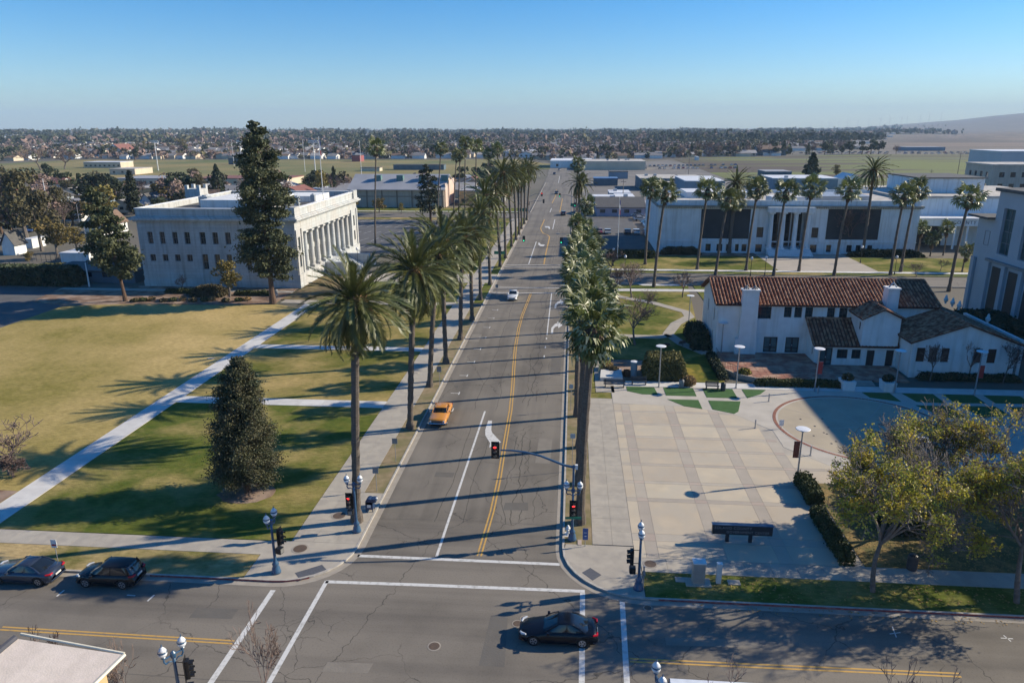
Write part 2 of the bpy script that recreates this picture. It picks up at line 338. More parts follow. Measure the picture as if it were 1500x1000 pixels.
# ---- fields in the middle distance
def field(name,poly,z,m): q=MB(); q.prism(poly,-.11,z,0); return kind(q.build(name,m))
L_field=mat('pasture_bands',(.135,.155,.03),(.075,.052,.036),scale=1.,stretch=(.005,.024,1),rough=1,world=True,lo=.45,hi=.55,detail=9)
L_sport=mat('sports_field_grass',(.27,.20,.07),(.11,.125,.03),scale=.012,rough=1,world=True,lo=.35,hi=.65)
field('pasture',[(92,410),(100,330),(180,322),(330,400),(520,640),(560,860),(330,865),(180,800),(100,765)],.02,L_field)
field('sports_field',[(-560,500),(-330,425),(-100,425),(-48,470),(-46,640),(-90,735),(-520,735)],.02,L_sport)
C_track=mat('running_track',(.30,.12,.09),(.25,.10,.08),scale=.1,rough=1,world=True)
q=MB(); ov=[]
for k in range(40):
    a=2*math.pi*k/40; ov.append((-165+ (66+0)*math.copysign(abs(math.cos(a))**.7,math.cos(a)),400+26*math.sin(a)))
q.prism(ov,-.10,.035); kind(q.build('running_track',C_track))
q=MB(); q.prism([(-165+(x+165)*.86,400+(y-400)*.72) for x,y in ov],-.09,.07); kind(q.build('track_infield',mat('infield_green',(.05,.09,.02),(.07,.11,.025),scale=.05,rough=1,world=True)))
field('vacant_grass_patch',[(-60,560),(-18,560),(-18,640),(-56,740),(-120,745)],.03,L_sport)
# ---- streets
KX0,KX1=-15.45,-.25   # kerb faces of the main street
q=MB(); q.sheet([(KX0,36),(KX1,36),(KX1,470),(-2.,560),(-10,640),(-60,760),(-85,760),(-30,640),(-18.5,560),(-16.5,470)],.0)
q.box(-9,KX1+.0,0,0,0,0) if 0 else None
kind(q.build('main_street',C_asphalt))
q=MB(); q.sheet([(-260,29.7),(260,29.7),(260,41.2),(KX1,41.2),(KX0,41.2),(-260,41.2)],.004)
q.sheet([(KX0-5,41.2),(KX1+6,41.2),(KX1+4,42.3),(KX1,48),(KX1,50),(KX0,50),(KX0,46),(KX0-3,42)],.004)
kind(q.build('cross_street',C_asphalt2))
q=MB(); q.sheet([(-1,142.5),(140,144.5),(140,154),(-1,153)],.004); q.sheet([(-1,137),(5,142.6),(-1,142.6)],.004); q.sheet([(-1,153),(5,153),(-1,158)],.004)
kind(q.build('side_street',C_asphalt2))
q=MB(); q.sheet([(-220,250.5),(-15,252),(-15,266.5),(-220,265)],.004); q.sheet([(-1.5,253),(200,256),(200,268),(-1.5,266)],.004)
kind(q.build('school_street',C_asphalt2))
q=MB(); q.sheet([(-300,600),(-150,170),(-118,128),(-108,128),(-136,172),(-285,600)],.004); kind(q.build('west_street',C_asphalt2))
q=MB(); q.sheet([(-620,742),(620,752),(620,764),(-620,754)],.06); kind(q.build('far_cross_road',C_lot))
# ---- raised blocks (pavement level)
def arc(cx,cy,r,a0,a1,n=8): return [(cx+r*math.cos(math.radians(a0+(a1-a0)*i/n)),cy+r*math.sin(math.radians(a0+(a1-a0)*i/n))) for i in range(n+1)]
ZP=.13
LB=[(-260,41.25)]+arc(KX0-4.6,45.85,4.6,-90,0)+[(KX0,250.3),(-220,250.3)]      # left block outline
RB=arc(KX1+5.6,46.85,5.6,180,270)+[(200,41.25),(200,142.3),(KX1+4,142.3),(KX1,137)]
q=MB(); q.prism([(p[0]-.0,p[1]) for p in LB],-.08,.02); kind(q.build('left_block_base',C_ground))
q=MB(); q.prism(RB,-.08,.02); kind(q.build('right_block_base',C_ground))
def strip_kerb(path,w,z0,z1,m,name,off=0):
    q=MB(); P=[Vector((p[0],p[1],0)) for p in path]
    for i in range(len(P)-1):
        def nrm(k):
            d=(P[min(k+1,len(P)-1)]-P[max(k-1,0)]).normalized(); return Vector((-d.y,d.x,0))
        a,b_=P[i]+nrm(i)*off,P[i+1]+nrm(i+1)*off; a2,b2=P[i]+nrm(i)*(off+w),P[i+1]+nrm(i+1)*(off+w)
        pts=[a,b_,b2,a2]; q.prism([(p.x,p.y) for p in pts],z0,z1)
    return kind(q.build(name,m))
lk=[(-90,41.25),(-40,41.25)]+arc(KX0-4.6,45.85,4.6,-90,0)+[(KX0,60),(KX0,120),(KX0,250)]
strip_kerb(lk,.16,-.05,.145,C_kerb,'kerb')
rk=[(60,41.25),(20,41.25)]+arc(KX1+5.6,46.85,5.6,270,180)+[(KX1,60),(KX1,137)]
strip_kerb(rk,-.16,-.05,.145,C_kerb,'kerb')
strip_kerb([(60,41.25),(6.2,41.25)],.012,0,.138,C_redkerb,'kerb_paint')
strip_kerb([(-29,41.25),(-20.2,41.25)]+arc(KX0-4.6,45.85,4.6,-90,-60,3),-.012,0,.138,C_redkerb,'kerb_paint')
strip_kerb(lk,-.5,-.02,.010,C_gutter,'gutter'); strip_kerb(rk,.5,-.02,.010,C_gutter,'gutter')
strip_kerb([(KX0,268),(KX0,420)],.16,-.05,.145,C_kerb,'kerb'); strip_kerb([(KX1,160),(KX1,250)],-.16,-.05,.145,C_kerb,'kerb'); strip_kerb([(KX1,270),(KX1,420)],-.16,-.05,.145,C_kerb,'kerb')
strip_kerb([(KX1+4,153.2),(140,154.2)],.16,-.05,.145,C_kerb,'kerb'); strip_kerb([(5,142.4),(140,144.4)],-.16,-.05,.145,C_kerb,'kerb')
# pavements as slabs you could lift: a base with each slab a piece
SLAB=[]
def pavement(name,x0,x1,y0,y1,sx,sy,m,z=ZP,gap=.014,maxn=90):
    q=MB(); q.box(x0,x1,y0,y1,-.05,z-.022); base=kind(q.build(name,C_mulch if 0 else C_gutter))
    nx=max(1,round((x1-x0)/sx)); ny=max(1,round((y1-y0)/sy)); cx,cy=(x1-x0)/nx,(y1-y0)/ny
    n=0
    src=None
    for j in range(ny):
        for i in range(nx):
            if src is None:
                s=MB(); s.box(gap/2,cx-gap/2,gap/2,cy-gap/2,z-.06,z); src=s.build('slab',m,base); src.location=(x0,y0,0); continue
            o=src.copy(); COL.objects.link(o); o.parent=base; o.location=(x0+i*cx,y0+j*cy,random.uniform(-.002,.003)); n+=1
    return base
pavement('sidewalk',-20.7,-17.3,54,122,1.7,2.0,C_concrete)
pavement('sidewalk',-20.7,-15.62,46.2,54,1.7,1.6,C_concrete)
q=MB(); q.prism([(-22.3,41.42),(-20.05,41.42)]+arc(KX0-4.6,45.85,4.44,-90,-4,8)+[(-15.61,46.19),(-22.3,46.19)],-.05,ZP); kind(q.build('corner_pavement',C_concrete))
q=MB(); q.box(-20.7,-17.3,122,250,-.05,ZP); kind(q.build('sidewalk',C_concrete))
pavement('sidewalk',-62,-22.3,44.3,46.1,1.65,1.8,C_concrete)
pavement('park_path',-47.2,-44.8,46.12,122,2.4,2.4,C_conc_light,z=.14)
pavement('park_path',-44.8,-20.7,73.2,75.2,2.4,2.,C_conc_light,z=.14)
pavement('park_path',-44.8,-20.7,94.4,96.2,2.4,1.8,C_conc_light,z=.14)
pavement('park_path',-52,-20.7,121.5,124,2.6,2.5,C_concrete,z=.14)
q=MB(); q.box(-47,-15.7,141,150,-.05,.15); kind(q.build('hall_walkway',C_concrete))
q=MB(); q.box(-100,-53,129.6,131.2,-.05,.15); kind(q.build('hall_front_path',C_concrete))
# lawns
def lawnp(name,poly,z,m): q=MB(); q.prism(poly,-.05,z); return kind(q.build(name,m))
def rect(a,b,c,d): return [(a,c),(b,c),(b,d),(a,d)]
lawnp('lawn',[(-47.25,46.12),(-47.25,118),(-52,120.3),(-62,119.2),(-75,119),(-84,118.2),(-89.7,116),(-89.7,50),(-66,46.12)],.12,L_big)
lawnp('lawn',[(-20.75,46.2),(-20.75,73.15),(-44.75,73.15),(-44.75,46.2)],.12,L_green)
lawnp('lawn',rect(-44.75,-20.75,75.25,94.35),.12,L_mid); lawnp('lawn',rect(-44.75,-20.75,96.25,121.4),.12,L_mid)
lawnp('lawn',rect(-44.,-20.75,124.1,140.9),.12,L_green); lawnp('lawn',rect(-40,-20.75,150.1,172),.12,L_green); lawnp('lawn',rect(-30,-20.75,174,249),.12,L_green)
lawnp('parkway_lawn',rect(-62,-22.35,41.42,44.28),.12,L_strip)
lawnp('parkway_lawn',rect(-110,-62.05,41.42,46.1),.12,L_strip)
lawnp('planting_strip',rect(-17.28,-15.62,54,121.4),.115,C_tan); lawnp('parkway_lawn',rect(-17.28,-15.62,124,140.9),.115,L_green); lawnp('parkway_lawn',rect(-17.28,-15.62,150.1,250),.115,L_green)
lawnp('mulch_bed',[(-47.3,46.13),(-66,46.13),(-66,50.5),(-53,52.3),(-47.3,52)],.125,C_mulch)
lawnp('mulch_bed',[(-89,117),(-75,119.3),(-62,119.5),(-53,121),(-53,129.5),(-100,129.5),(-98,120)],.13,C_mulch)
lawnp('hall_bed',rect(-88,-53.2,131.3,133.9),.14,C_mulch); lawnp('hall_bed',rect(-52.9,-44.1,124.1,146),.13,mat('dry_groundcover',(.16,.10,.05),(.09,.08,.03),scale=1.5,rough=1,bump=.6,world=True,c3=(.20,.15,.06),s3=.6))
lawnp('parking_lot_edge',[(-130,103),(-90,103),(-90,118),(-100,131),(-130,131)],.03,C_lot)
lawnp('school_lawn',rect(-120,-20,266.8,283),.1,L_green); lawnp('verge',rect(-85,-38,244,250),.1,L_strip)
lawnp('parking_lot',rect(-85,-31,176,243.5),.05,C_lot)
q=MB(); q.box(-120,-20,268.5,270.3,-.05,.13); kind(q.build('school_sidewalk',C_conc_light))
# right block
lawnp('planting_strip',rect(-.08,1.99,47.4,128),.115,C_tan)
pavement('sidewalk',2.,3.5,47.5,78,1.5,1.9,C_concrete); pavement('sidewalk',3.5,5.,47.5,78,1.5,1.9,C_concrete)
q=MB(); q.prism([(1.95,44.2),(5.3,41.42)]+arc(KX1+5.6,46.85,5.44,268,182)+[(-.08,47.38),(1.95,47.38)],-.05,ZP) if 0 else None
q.prism(arc(KX1+5.6,46.85,5.44,270,182)+[(.0,47.38),(5.35,47.38),(5.35,41.41)],-.05,ZP); kind(q.build('corner_pavement',C_concrete))
pavement('sidewalk',5.4,60,44.3,46.,1.8,1.7,C_concrete,maxn=40)
lawnp('parkway_lawn',rect(5.4,60,41.42,44.28),.12,L_green)
# plaza: exposed tan panels between grey bands, each panel a piece
PX=[5.0,10.1,14.6,19.4,24.6]; BX=[(5.9,6.8),(10.8,11.9),(15.4,16.5),(19.7,20.9)]
C_base=mat('plaza_bedding',(.42,.375,.31),(.37,.33,.275),scale=.8,rough=.9,world=True)
q=MB(); q.box(5.0,66,46.02,82.3,-.05,ZP-.012); plaza=kind(q.build('plaza',C_base))
C_panel=mat('plaza_panel_tan',(.53,.445,.325),(.45,.38,.285),scale=.35,rough=.85,bump=.1,world=True,c3=(.46,.40,.31),s3=.5,rand=.07)
C_band=mat('plaza_band_grey',(.425,.37,.30),(.38,.335,.275),scale=.7,rough=.85,bump=.1,world=True,rand=.08)
C_bandw=mat('plaza_band_warm',(.43,.35,.285),(.39,.32,.265),scale=.7,rough=.85,bump=.1,world=True,rand=.06)
XS=[(5.04,5.88,'p'),(5.9,6.78,'b'),(6.8,10.68,'p'),(10.7,11.68,'b'),(11.7,15.28,'p'),(15.3,16.28,'b'),(16.3,19.68,'p'),(19.7,20.68,'b'),(20.7,24.3,'p'),(24.32,25.3,'b'),(25.32,29.9,'p')]
YS=[46.02,48.3,49.3,54.3,54.9,57.5,58.0,61.0,61.5,64.2,64.7,67.2,67.7,70.5,71.0,74.0,74.5,76.4]
CCX,CCY,CR=30.6,71.7,9.1
for j in range(len(YS)-1):
    band=(j%2==1)
    for (a,b_,t) in XS:
        y0,y1=YS[j]+.01,YS[j+1]-.01; cx,cy=(a+b_)/2,(y0+y1)/2
        if j%2==1 and y1-y0<.1: continue
        if a>20 and y1<58.9: continue
        if math.hypot(max(a-CCX,0,CCX-b_),max(y0-CCY,0,CCY-y1))<CR+1.2: 
            if math.hypot(cx-CCX,cy-CCY)<CR+2.8: continue
        s=MB(); s.box(a,b_,y0,y1,ZP-.05,ZP+random.uniform(0,.002)); m=C_bandw if (t=='b' and band) else (C_band if (t=='b' or band) else C_panel)
        s.build('paving_panel',m,plaza)
# pale curved apron and the walks between the turf wedges
C_apron=mat('plaza_apron',(.50,.455,.385),(.43,.39,.33),scale=.5,rough=.85,world=True,bump=.08,rand=.03)
q=MB(); q.prism([(5.04,76.5),(13,76.2),(18,74.2),(21,70),(21,66),(24,62.3),(28,61),(40,62),(64,66),(64,82.2),(5.04,82.2)],ZP-.02,ZP+.006); kind(q.build('plaza_apron',C_apron))
q=MB(); q.prism([(5.04,82.35),(64,82.35),(64,84.2),(5.04,84.2)],-.05,ZP); kind(q.build('plaza_walk',C_conc_light))
for pts in ([(6.9,82.1),(10.2,82.1),(10.4,79.6),(8.6,79.6),(6.9,80.6)],[(11.3,82.1),(14.8,82.1),(14.8,79.4),(11.3,79.4)],[(15.9,82.1),(19.4,82.1),(19.4,79.1),(15.9,79.1)],[(20.5,82.1),(23.3,82.1),(22.3,80.6),(20.5,79.2)],
            [(11.3,78.2),(14.8,78.2),(14.8,75.5),(12.9,76.2)],[(15.9,78.1),(19.5,78.1),(18.6,75),(18.0,74.3),(15.9,75.4)],
            [(34.3,82.1),(37.4,82.1),(37.6,79.3),(34.6,80.4)],[(38.8,82.1),(42.3,82.1),(42.3,79.2),(39.3,79.4)],[(43.4,82.1),(46.8,82.1),(46.8,79.5),(43.4,79.3)],[(47.9,82.1),(51.9,82.1),(51.9,79.6),(47.9,79.6)],[(52.9,82.1),(57,82.1),(57,79.6),(52.9,79.6)],
            [(38.7,78.3),(42.3,78.3),(42.4,75.1),(40.3,74.8)],[(43.5,78.5),(47.3,78.5),(47.5,76),(44.3,75.2)],[(48.4,78.5),(52,78.5),(52,76.2),(48.9,76)]):
    q=MB(); q.prism(pts,ZP-.01,ZP+.03); kind(q.build('turf_wedge',L_turf))
# circle: brick ring, stone ring, disc
C_brick=mat('brick_ring',(.30,.13,.08),(.23,.10,.07),scale=6,rough=.9,world=True,rand=.18)
q=MB(); q.prism(arc(CCX,CCY,CR,0,360,64)[:-1],ZP-.01,ZP+.012); circ=kind(q.build('circle_plaza',C_apron))
ringb=None
for k in range(150):
    if ringb is None:
        s=MB(); s.box(-.17,.17,-.16,.16,ZP,ZP+.03); ringb=s.build('brick',C_brick,circ); o=ringb
    else: o=ringb.copy(); COL.objects.link(o); o.parent=circ
    a=2*math.pi*k/150; o.location=(CCX+(CR-.35)*math.cos(a),CCY+(CR-.35)*math.sin(a),0); o.rotation_euler=(0,0,a+math.pi/2)
q=MB(); q.prism(arc(CCX,CCY,CR-.75,0,360,64)[:-1],ZP,ZP+.02); dsk=q.build('disc_paving',mat('circle_tan',(.43,.36,.255),(.37,.31,.225),scale=.4,rough=.85,world=True),circ)
for k in range(4):
    s=MB(); s.box(-CR+.8,CR-.8,-.04,.04,ZP+.02,ZP+.025); o=s.build('joint_strip',C_band,circ); o.location=(CCX,CCY,0); o.rotation_euler=(0,0,k*math.pi/4+.2)
for k in range(9):
    s=MB(); s.disc((CCX-5+random.uniform(-1,7),CCY+random.uniform(-5,4),ZP+.025),.11,(0,0,1)); s.build('floor_light',mat('dark_metal',(.03,.03,.035),rough=.5),circ)
# bed under the autumn trees, grass right of the plaza
C_litter=mat('leaf_litter',(.30,.20,.07),(.14,.11,.04),scale=3,rough=1,bump=.8,world=True,c3=(.10,.10,.03),s3=.8)
lawnp('leaf_bed',rect(21.2,60,46.1,58.6),.16,C_litter)
lawnp('mulch_bed',rect(5.3,18.,85,92.5),.14,C_mulch)
lawnp('lawn',[(2.0,78.1),(5.0,78.1),(5.0,84.2),(5.2,93),(19.5,93),(19.7,108),(23,141),(2.0,141)],.1,L_green)
lawnp('turf_yard',[(14.9,84.3),(19.,84.3),(19.4,91),(18.5,96),(14.9,93)],.145,lawn('yard_lawn',(.07,.10,.02),(.14,.13,.02),(.26,.20,.04),.5,.6,.3))
def path(pts,w,name,m=C_concrete,z=.14): q=MB(); q.ribbon(pts,w,z); kind(q.build(name,m))
path([(8,131.5),(10.5,129.2),(14.5,126.2),(19.5,119.8),(19.6,116.5),(16.8,111.9),(14.8,105.8),(16.2,100.6),(19.5,95)],1.7,'garden_path')
path([(2,104.5),(13,104),(15,105)],1.8,'garden_path'); path([(2,136.2),(66,137.6)],2.2,'garden_path',C_conc_light)
path([(4.3,80),(4.3,104)],2.2,'garden_path',z=.136)
q=MB(); q.sheet([(14.2,140.5),(22.8,140.8),(22.8,142.2),(13,142.0)],.146); kind(q.build('driveway_apron',C_conc_light))
lawnp('lawn',rect(24,64,104,141.5),.09,L_green)
# north side of the side street
lawnp('parkway_lawn',rect(4,140,153.4,156.3),.12,L_green); q=MB(); q.box(4,140,156.4,158.2,-.05,.13); kind(q.build('sidewalk',C_conc_light))
lawnp('library_lawn',rect(4,45,158.3,176),.12,L_green); lawnp('library_lawn',rect(66,140,158.3,176),.12,L_green)
q=MB(); q.box(45.02,65.98,158.25,180,-.05,.14); kind(q.build('library_forecourt',mat('forecourt_stone',(.42,.37,.31),(.36,.32,.27),scale=.3,rough=.9,world=True)))
lawnp('planting_bed',rect(21,45,176.1,180.9),.14,C_mulch); lawnp('planting_bed',rect(66,84,176.1,181),.14,C_mulch)
lawnp('parking_lot',[(3,186),(20,186),(20,252),(0.5,252)],.03,C_lot)
lawnp('south_pavement',rect(-60,60,20,29.5),.13,C_concrete)
lawnp('industrial_yard',[(0.5,270),(60,270),(120,430),(90,720),(4,600)],-.02,mat('yard_gravel',(.20,.18,.16),(.14,.13,.12),scale=.05,rough=1,world=True))
# ---- patches and trench repairs in the asphalt, each laid a little proud
C_patch=mat('asphalt_patch',(.135,.122,.104),(.11,.10,.088),scale=1.2,rough=.9,bump=.3,world=True,c3=(.13,.12,.105),s3=.6)
C_patch2=mat('asphalt_patch_pale',(.225,.20,.165),(.195,.173,.143),scale=1.2,rough=.9,bump=.3,world=True)
for P_,m_ in (([(-13.9,33.2),(-11.2,33.3),(-11.1,34.1),(-13.8,34.0)],C_patch2),([(-5.2,52.2),(-3.1,52.3),(-3.2,53.6),(-5.1,53.4)],C_patch),([(-3.0,61),(-1.6,61),(-1.55,66.5),(-2.9,66.6)],C_patch2),([(6.2,37.0),(11.8,37.2),(11.8,37.9),(6.2,37.7)],C_patch2),
   ([(-24,37.2),(-21.2,37.3),(-21.2,38.3),(-24,38.2)],C_patch),([(-11.9,57.6),(-10.2,57.6),(-10.2,58.5),(-11.9,58.5)],C_patch),([(-2.4,86),(-1.1,86),(-1.1,93),(-2.4,93)],C_patch),([(-4.9,34.4),(-3.4,34.4),(-3.6,38.8),(-4.7,38.9)],C_patch),([(-14.8,100),(-13.3,100),(-13.3,104),(-14.8,104)],C_patch2)):
    q=MB(); q.sheet(P_,.0075); kind(q.build('asphalt_patch',m_))
q=MB(); q.ribbon([(-35,32.3),(-20,32.1),(-8,32.35),(4,32.2),(20,32.6)],.05,.0076); q.ribbon([(-14.9,50.1),(-8,50.4),(-.8,50.1)],.05,.0076); kind(q.build('tar_seam',C_patch))
# ---- road markings
def px(pts): return [G(*p) for p in pts]
def marking(name,items,m):
    q=MB()
    for it in items:
        if it[0]=='poly': q.sheet(px(it[1]),.012)
        elif it[0]=='px': q.ribbon(px(it[1]),it[2],.010,off=it[3] if len(it)>3 else 0)
        else: q.ribbon(it[1],it[2],.010,off=it[3] if len(it)>3 else 0)
    return kind(q.build(name,m))
CY=[(-6.3,45.5),(-6.05,52),(-6.05,58),(-6.2,64),(-6.4,74),(-6.8,82),(-7.2,88.2),(-7.7,97.2),(-8.0,108),(-8.0,116),(-7.7,126),(-7.5,132.8)]
marking('centre_line',[('w',CY,.13,.14),('w',CY,.13,-.14)],C_yellow)
marking('centre_line',[('px',[(796.8,387),(800,369),(804,352),(805,347),(802,344),(796,342),(793,338),(792,334),(794,330),(797.6,321.6)],.28),('px',[(820,311),(824,291)],.3),('px',[(808.8,297.6),(814,287),(815,278)],.3)],C_yellow)
marking('cross_centre_line',[('w',[(-35.3,35.3),(-20.1,35.2)],.12,.13),('w',[(-35.3,35.3),(-20.1,35.2)],.12,-.13),('w',[(3.9,35.55),(22.6,35.8)],.12,.13),('w',[(3.9,35.55),(22.6,35.8)],.12,-.13)],C_yellow)
marking('stop_line',[('w',[(-15.2,44.85),(-.4,44.9)],.32)],C_white)
marking('crosswalk_line',[('w',[(-16.5,41.6),(-9.7,41.75),(1.35,41.9)],.32)],C_white)
marking('crosswalk_line',[('w',[(-16.45,41.7),(-16.6,30)],.30)],C_white); marking('crosswalk_line',[('w',[(-19.75,40.4),(-19.9,30)],.36)],C_white)
marking('crosswalk_line',[('w',[(1.2,41.7),(1.0,30)],.34)],C_white); marking('crosswalk_line',[('w',[(3.8,41.),(3.5,30)],.34)],C_white)
marking('lane_line',[('w',[(-9.4,45.2),(-9.2,73.4)],.20)],C_white)
marking('lane_line',[('w',[(-3.6,132.8),(-3.45,104.5)],.18)]+[('w',[(-3.45,y),(-3.45,y+1.0)],.16) for y in (102,97.6,93.2)],C_white)
marking('crosswalk_line',[('w',[(-15.2,y),(-.4,y+.4)],.35) for y in (132.9,137.6,159.3,162.0)],C_white)
marking('lane_line',[('px',[(774.4,387),(785.6,354)],.22),('px',[(809.6,336),(812.8,321.6)],.25),('px',[(805.6,311),(808,305)],.25),('px',[(818,268),(820,258)],.3)],C_white)
z5=lambda pts:[(x/3.33333+650,y/3.33333+400) for x,y in pts]
marking('turn_arrow',[('poly',z5([(217,720),(236,720),(232,765),(240,785),(228,800),(203,792),(202,765)])),('poly',z5([(228,800),(240,782),(280,825),(222,852),(226,828),(203,792)]))],C_white)
marking('turn_arrow',[('poly',z5([(523,295),(525,268),(543,248),(556,243),(558,258),(545,262),(536,272),(534,295)])),('poly',z5([(554,236),(581,253),(560,268)]))],C_white)
marking('turn_arrow',[('poly',z5([(540,170),(543,152),(556,140),(569,135),(571,148),(560,149),(551,157),(548,172)])),('poly',z5([(567,128),(591,143),(573,153)]))],C_white)
z6=lambda pts:[(x/6.25+700,y/6.25+280) for x,y in pts]
marking('turn_arrow',[('poly',z6([(555,470),(552,490),(575,505),(600,505),(617,492),(575,487),(566,475)])),('poly',z6([(612,320),(655,322),(662,345),(650,348),(645,334),(618,334)]))],C_white)
T=[(663.5,600),(672.5,576),(684.5,550),(695,530),(704,511),(711.5,494.5),(717.5,479.5),(723.5,466),(729,454)]
marking('parking_tick',[('w',[(G(*t)[0],G(*t)[1]-.45),(G(*t)[0],G(*t)[1]+.45)],.13) for t in T]+[('w',[(G(*t)[0]-1.0,G(*t)[1]),(G(*t)[0]-.07,G(*t)[1])],.12) for t in T],C_white)
marking('parking_tick',[('px',[(83,873),(94,864)],.12),('px',[(216,880),(226,871)],.12),('px',[(186,871),(198,872)],.1)],C_white)
marking('survey_mark',[('px',[(1307,917),(1313,933)],.07),('px',[(1303,928),(1319,926)],.07),('px',[(1466,934),(1484,935)],.07),('px',[(1470,930),(1481,939)],.07)],C_white)
lots=[]
for yy in (182,196,210,224,238):
    for k in range(14): lots.append(('w',[(-80+k*3.,yy),(-79+k*3.,yy+5)],.14))
q=MB()
for it in lots: q.ribbon(it[1],it[2],.062)
kind(q.build('parking_stripes',C_white))
# tactile pads, manholes, road litter
C_pad=mat('tactile_pad',(.10,.105,.12),(.08,.085,.10),scale=8,rough=.8,bump=.3,world=True)
for pts in ([(432.4,841),(472,829),(480,838),(440,851)],[(852.5,840.5),(864.5,833.5),(881,844),(868.4,852)]):
    q=MB(); q.prism([G(*p) for p in pts],ZP-.01,ZP+.012)
    pad=kind(q.build('tactile_pad',C_pad))
C_mh=mat('manhole_iron',(.13,.085,.055),(.09,.065,.05),scale=10,rough=.7,bump=.4)
for i,(p,r,z,tx) in enumerate([((636,946),.33,0,'rusty round manhole cover in the middle of the crossing'),((769,906),.26,0,'manhole cover just above the bonnet of the black sedan'),((758,913),.28,0,'manhole cover left of the black sedan bonnet'),((949,890),.24,0,'small manhole cover by the right corner kerb'),((952.5,828),.42,ZP,'round grey manhole cover in the plaza edge pavement'),((440,805.5),.5,ZP,'round cover in the pavement left of the corner lamp post'),((497,757),.5,ZP,'round tree grate cover left of the nearest date palm')]):
    x,y=G(*p); q=MB(); q.lathe([(r*1.25,.006+z),(r*1.25,.014+z),(r*1.05,.015+z)],20,(x,y,0),0); q.lathe([(r,.012+z),(r,.022+z)],20,(x,y,0),1)
    o=q.build('manhole_cover',[C_gutter,C_mh],origin=(x,y,z)); tag(o,tx,'manhole cover')
# ================================================================ BUILDINGS
W_stone=mat('hall_stone',(.54,.565,.56),(.46,.48,.475),scale=.7,rough=.85,bump=.12,world=True,c3=(.50,.49,.465),s3=.25,stretch=(1,1,.6))
W_white=mat('stucco_white',(.78,.78,.76),(.70,.70,.68),scale=.8,rough=.9,bump=.1,world=True)
W_lib=mat('library_plaster',(.68,.74,.76),(.60,.66,.68),scale=.5,rough=.9,bump=.05,world=True)
W_beige=mat('beige_wall',(.48,.42,.34),(.42,.37,.30),scale=.3,rough=.9,world=True)
G_glass=mat('window_glass_dark',(.02,.028,.032),(.035,.045,.05),scale=.4,rough=.08,world=True,spec=.8)
G_green=mat('window_glass_green',(.03,.06,.06),(.05,.09,.085),scale=.3,rough=.06,world=True,spec=.9)
F_dark=mat('frame_dark',(.03,.03,.032),rough=.6); F_grey=mat('frame_grey',(.22,.22,.22),rough=.6); F_white=mat('frame_white',(.6,.6,.58),rough=.6)
R_flat=mat('flat_roof_pale',(.58,.53,.46),(.48,.44,.39),scale=.2,rough=.9,world=True,c3=(.38,.35,.31),s3=.5)
R_white=mat('roof_white_membrane',(.70,.71,.72),(.60,.61,.63),scale=.2,rough=.7,world=True)
R_grey=mat('roof_grey_seam',(.36,.36,.37),(.30,.30,.31),scale=.2,rough=.7,world=True)
R_dark=mat('roof_dark',(.11,.105,.10),(.08,.078,.075),scale=1,rough=.9,world=True)
R_metal=mat('equipment_metal',(.45,.47,.48),(.36,.38,.40),scale=1,rough=.5,metal=.4,world=True)
def weather(m,ashlar=0.,stain=.82):
    N,L=nodes_of(m); b=N['Principled BSDF']; col=b.inputs['Base Color'].links[0].from_socket
    g=N.new('ShaderNodeNewGeometry'); sx=N.new('ShaderNodeSeparateXYZ'); L.new(g.outputs['Position'],sx.inputs[0]); ad=N.new('ShaderNodeMath'); L.new(sx.outputs[0],ad.inputs[0]); L.new(sx.outputs[1],ad.inputs[1])
    cb=N.new('ShaderNodeCombineXYZ'); L.new(ad.outputs[0],cb.inputs[0]); L.new(sx.outputs[2],cb.inputs[1])
    if ashlar:
        br=N.new('ShaderNodeTexBrick'); br.inputs['Scale'].default_value=1.; br.inputs['Brick Width'].default_value=1.5; br.inputs['Row Height'].default_value=.62; br.inputs['Mortar Size'].default_value=.022
        br.inputs['Color1'].default_value=(1,1,1,1); br.inputs['Color2'].default_value=(.92,.92,.92,1); br.inputs['Mortar'].default_value=(ashlar,ashlar,ashlar,1); L.new(cb.outputs[0],br.inputs['Vector'])
        mx=N.new('ShaderNodeMixRGB'); mx.blend_type='MULTIPLY'; mx.inputs[0].default_value=1; L.new(col,mx.inputs[1]); L.new(br.outputs['Color'],mx.inputs[2]); col=mx.outputs[0]
    mp=N.new('ShaderNodeMapping'); mp.inputs['Scale'].default_value=(1.6,.09,1); L.new(cb.outputs[0],mp.inputs[0]); n=N.new('ShaderNodeTexNoise'); n.inputs['Scale'].default_value=1.; n.inputs['Detail'].default_value=7; L.new(mp.outputs[0],n.inputs['Vector'])
    r=N.new('ShaderNodeMapRange'); r.inputs['From Min'].default_value=.48; r.inputs['From Max'].default_value=.75; L.new(n.outputs['Fac'],r.inputs['Value'])
    m2=N.new('ShaderNodeMixRGB'); m2.blend_type='MULTIPLY'; L.new(r.outputs[0],m2.inputs[0]); L.new(col,m2.inputs[1]); m2.inputs[2].default_value=(stain,stain*.97,stain*.92,1); L.new(m2.outputs[0],b.inputs['Base Color'])
weather(W_stone,.72,.66); weather(W_lib,0,.74); weather(W_white,0,.82); weather(W_beige,0,.8)
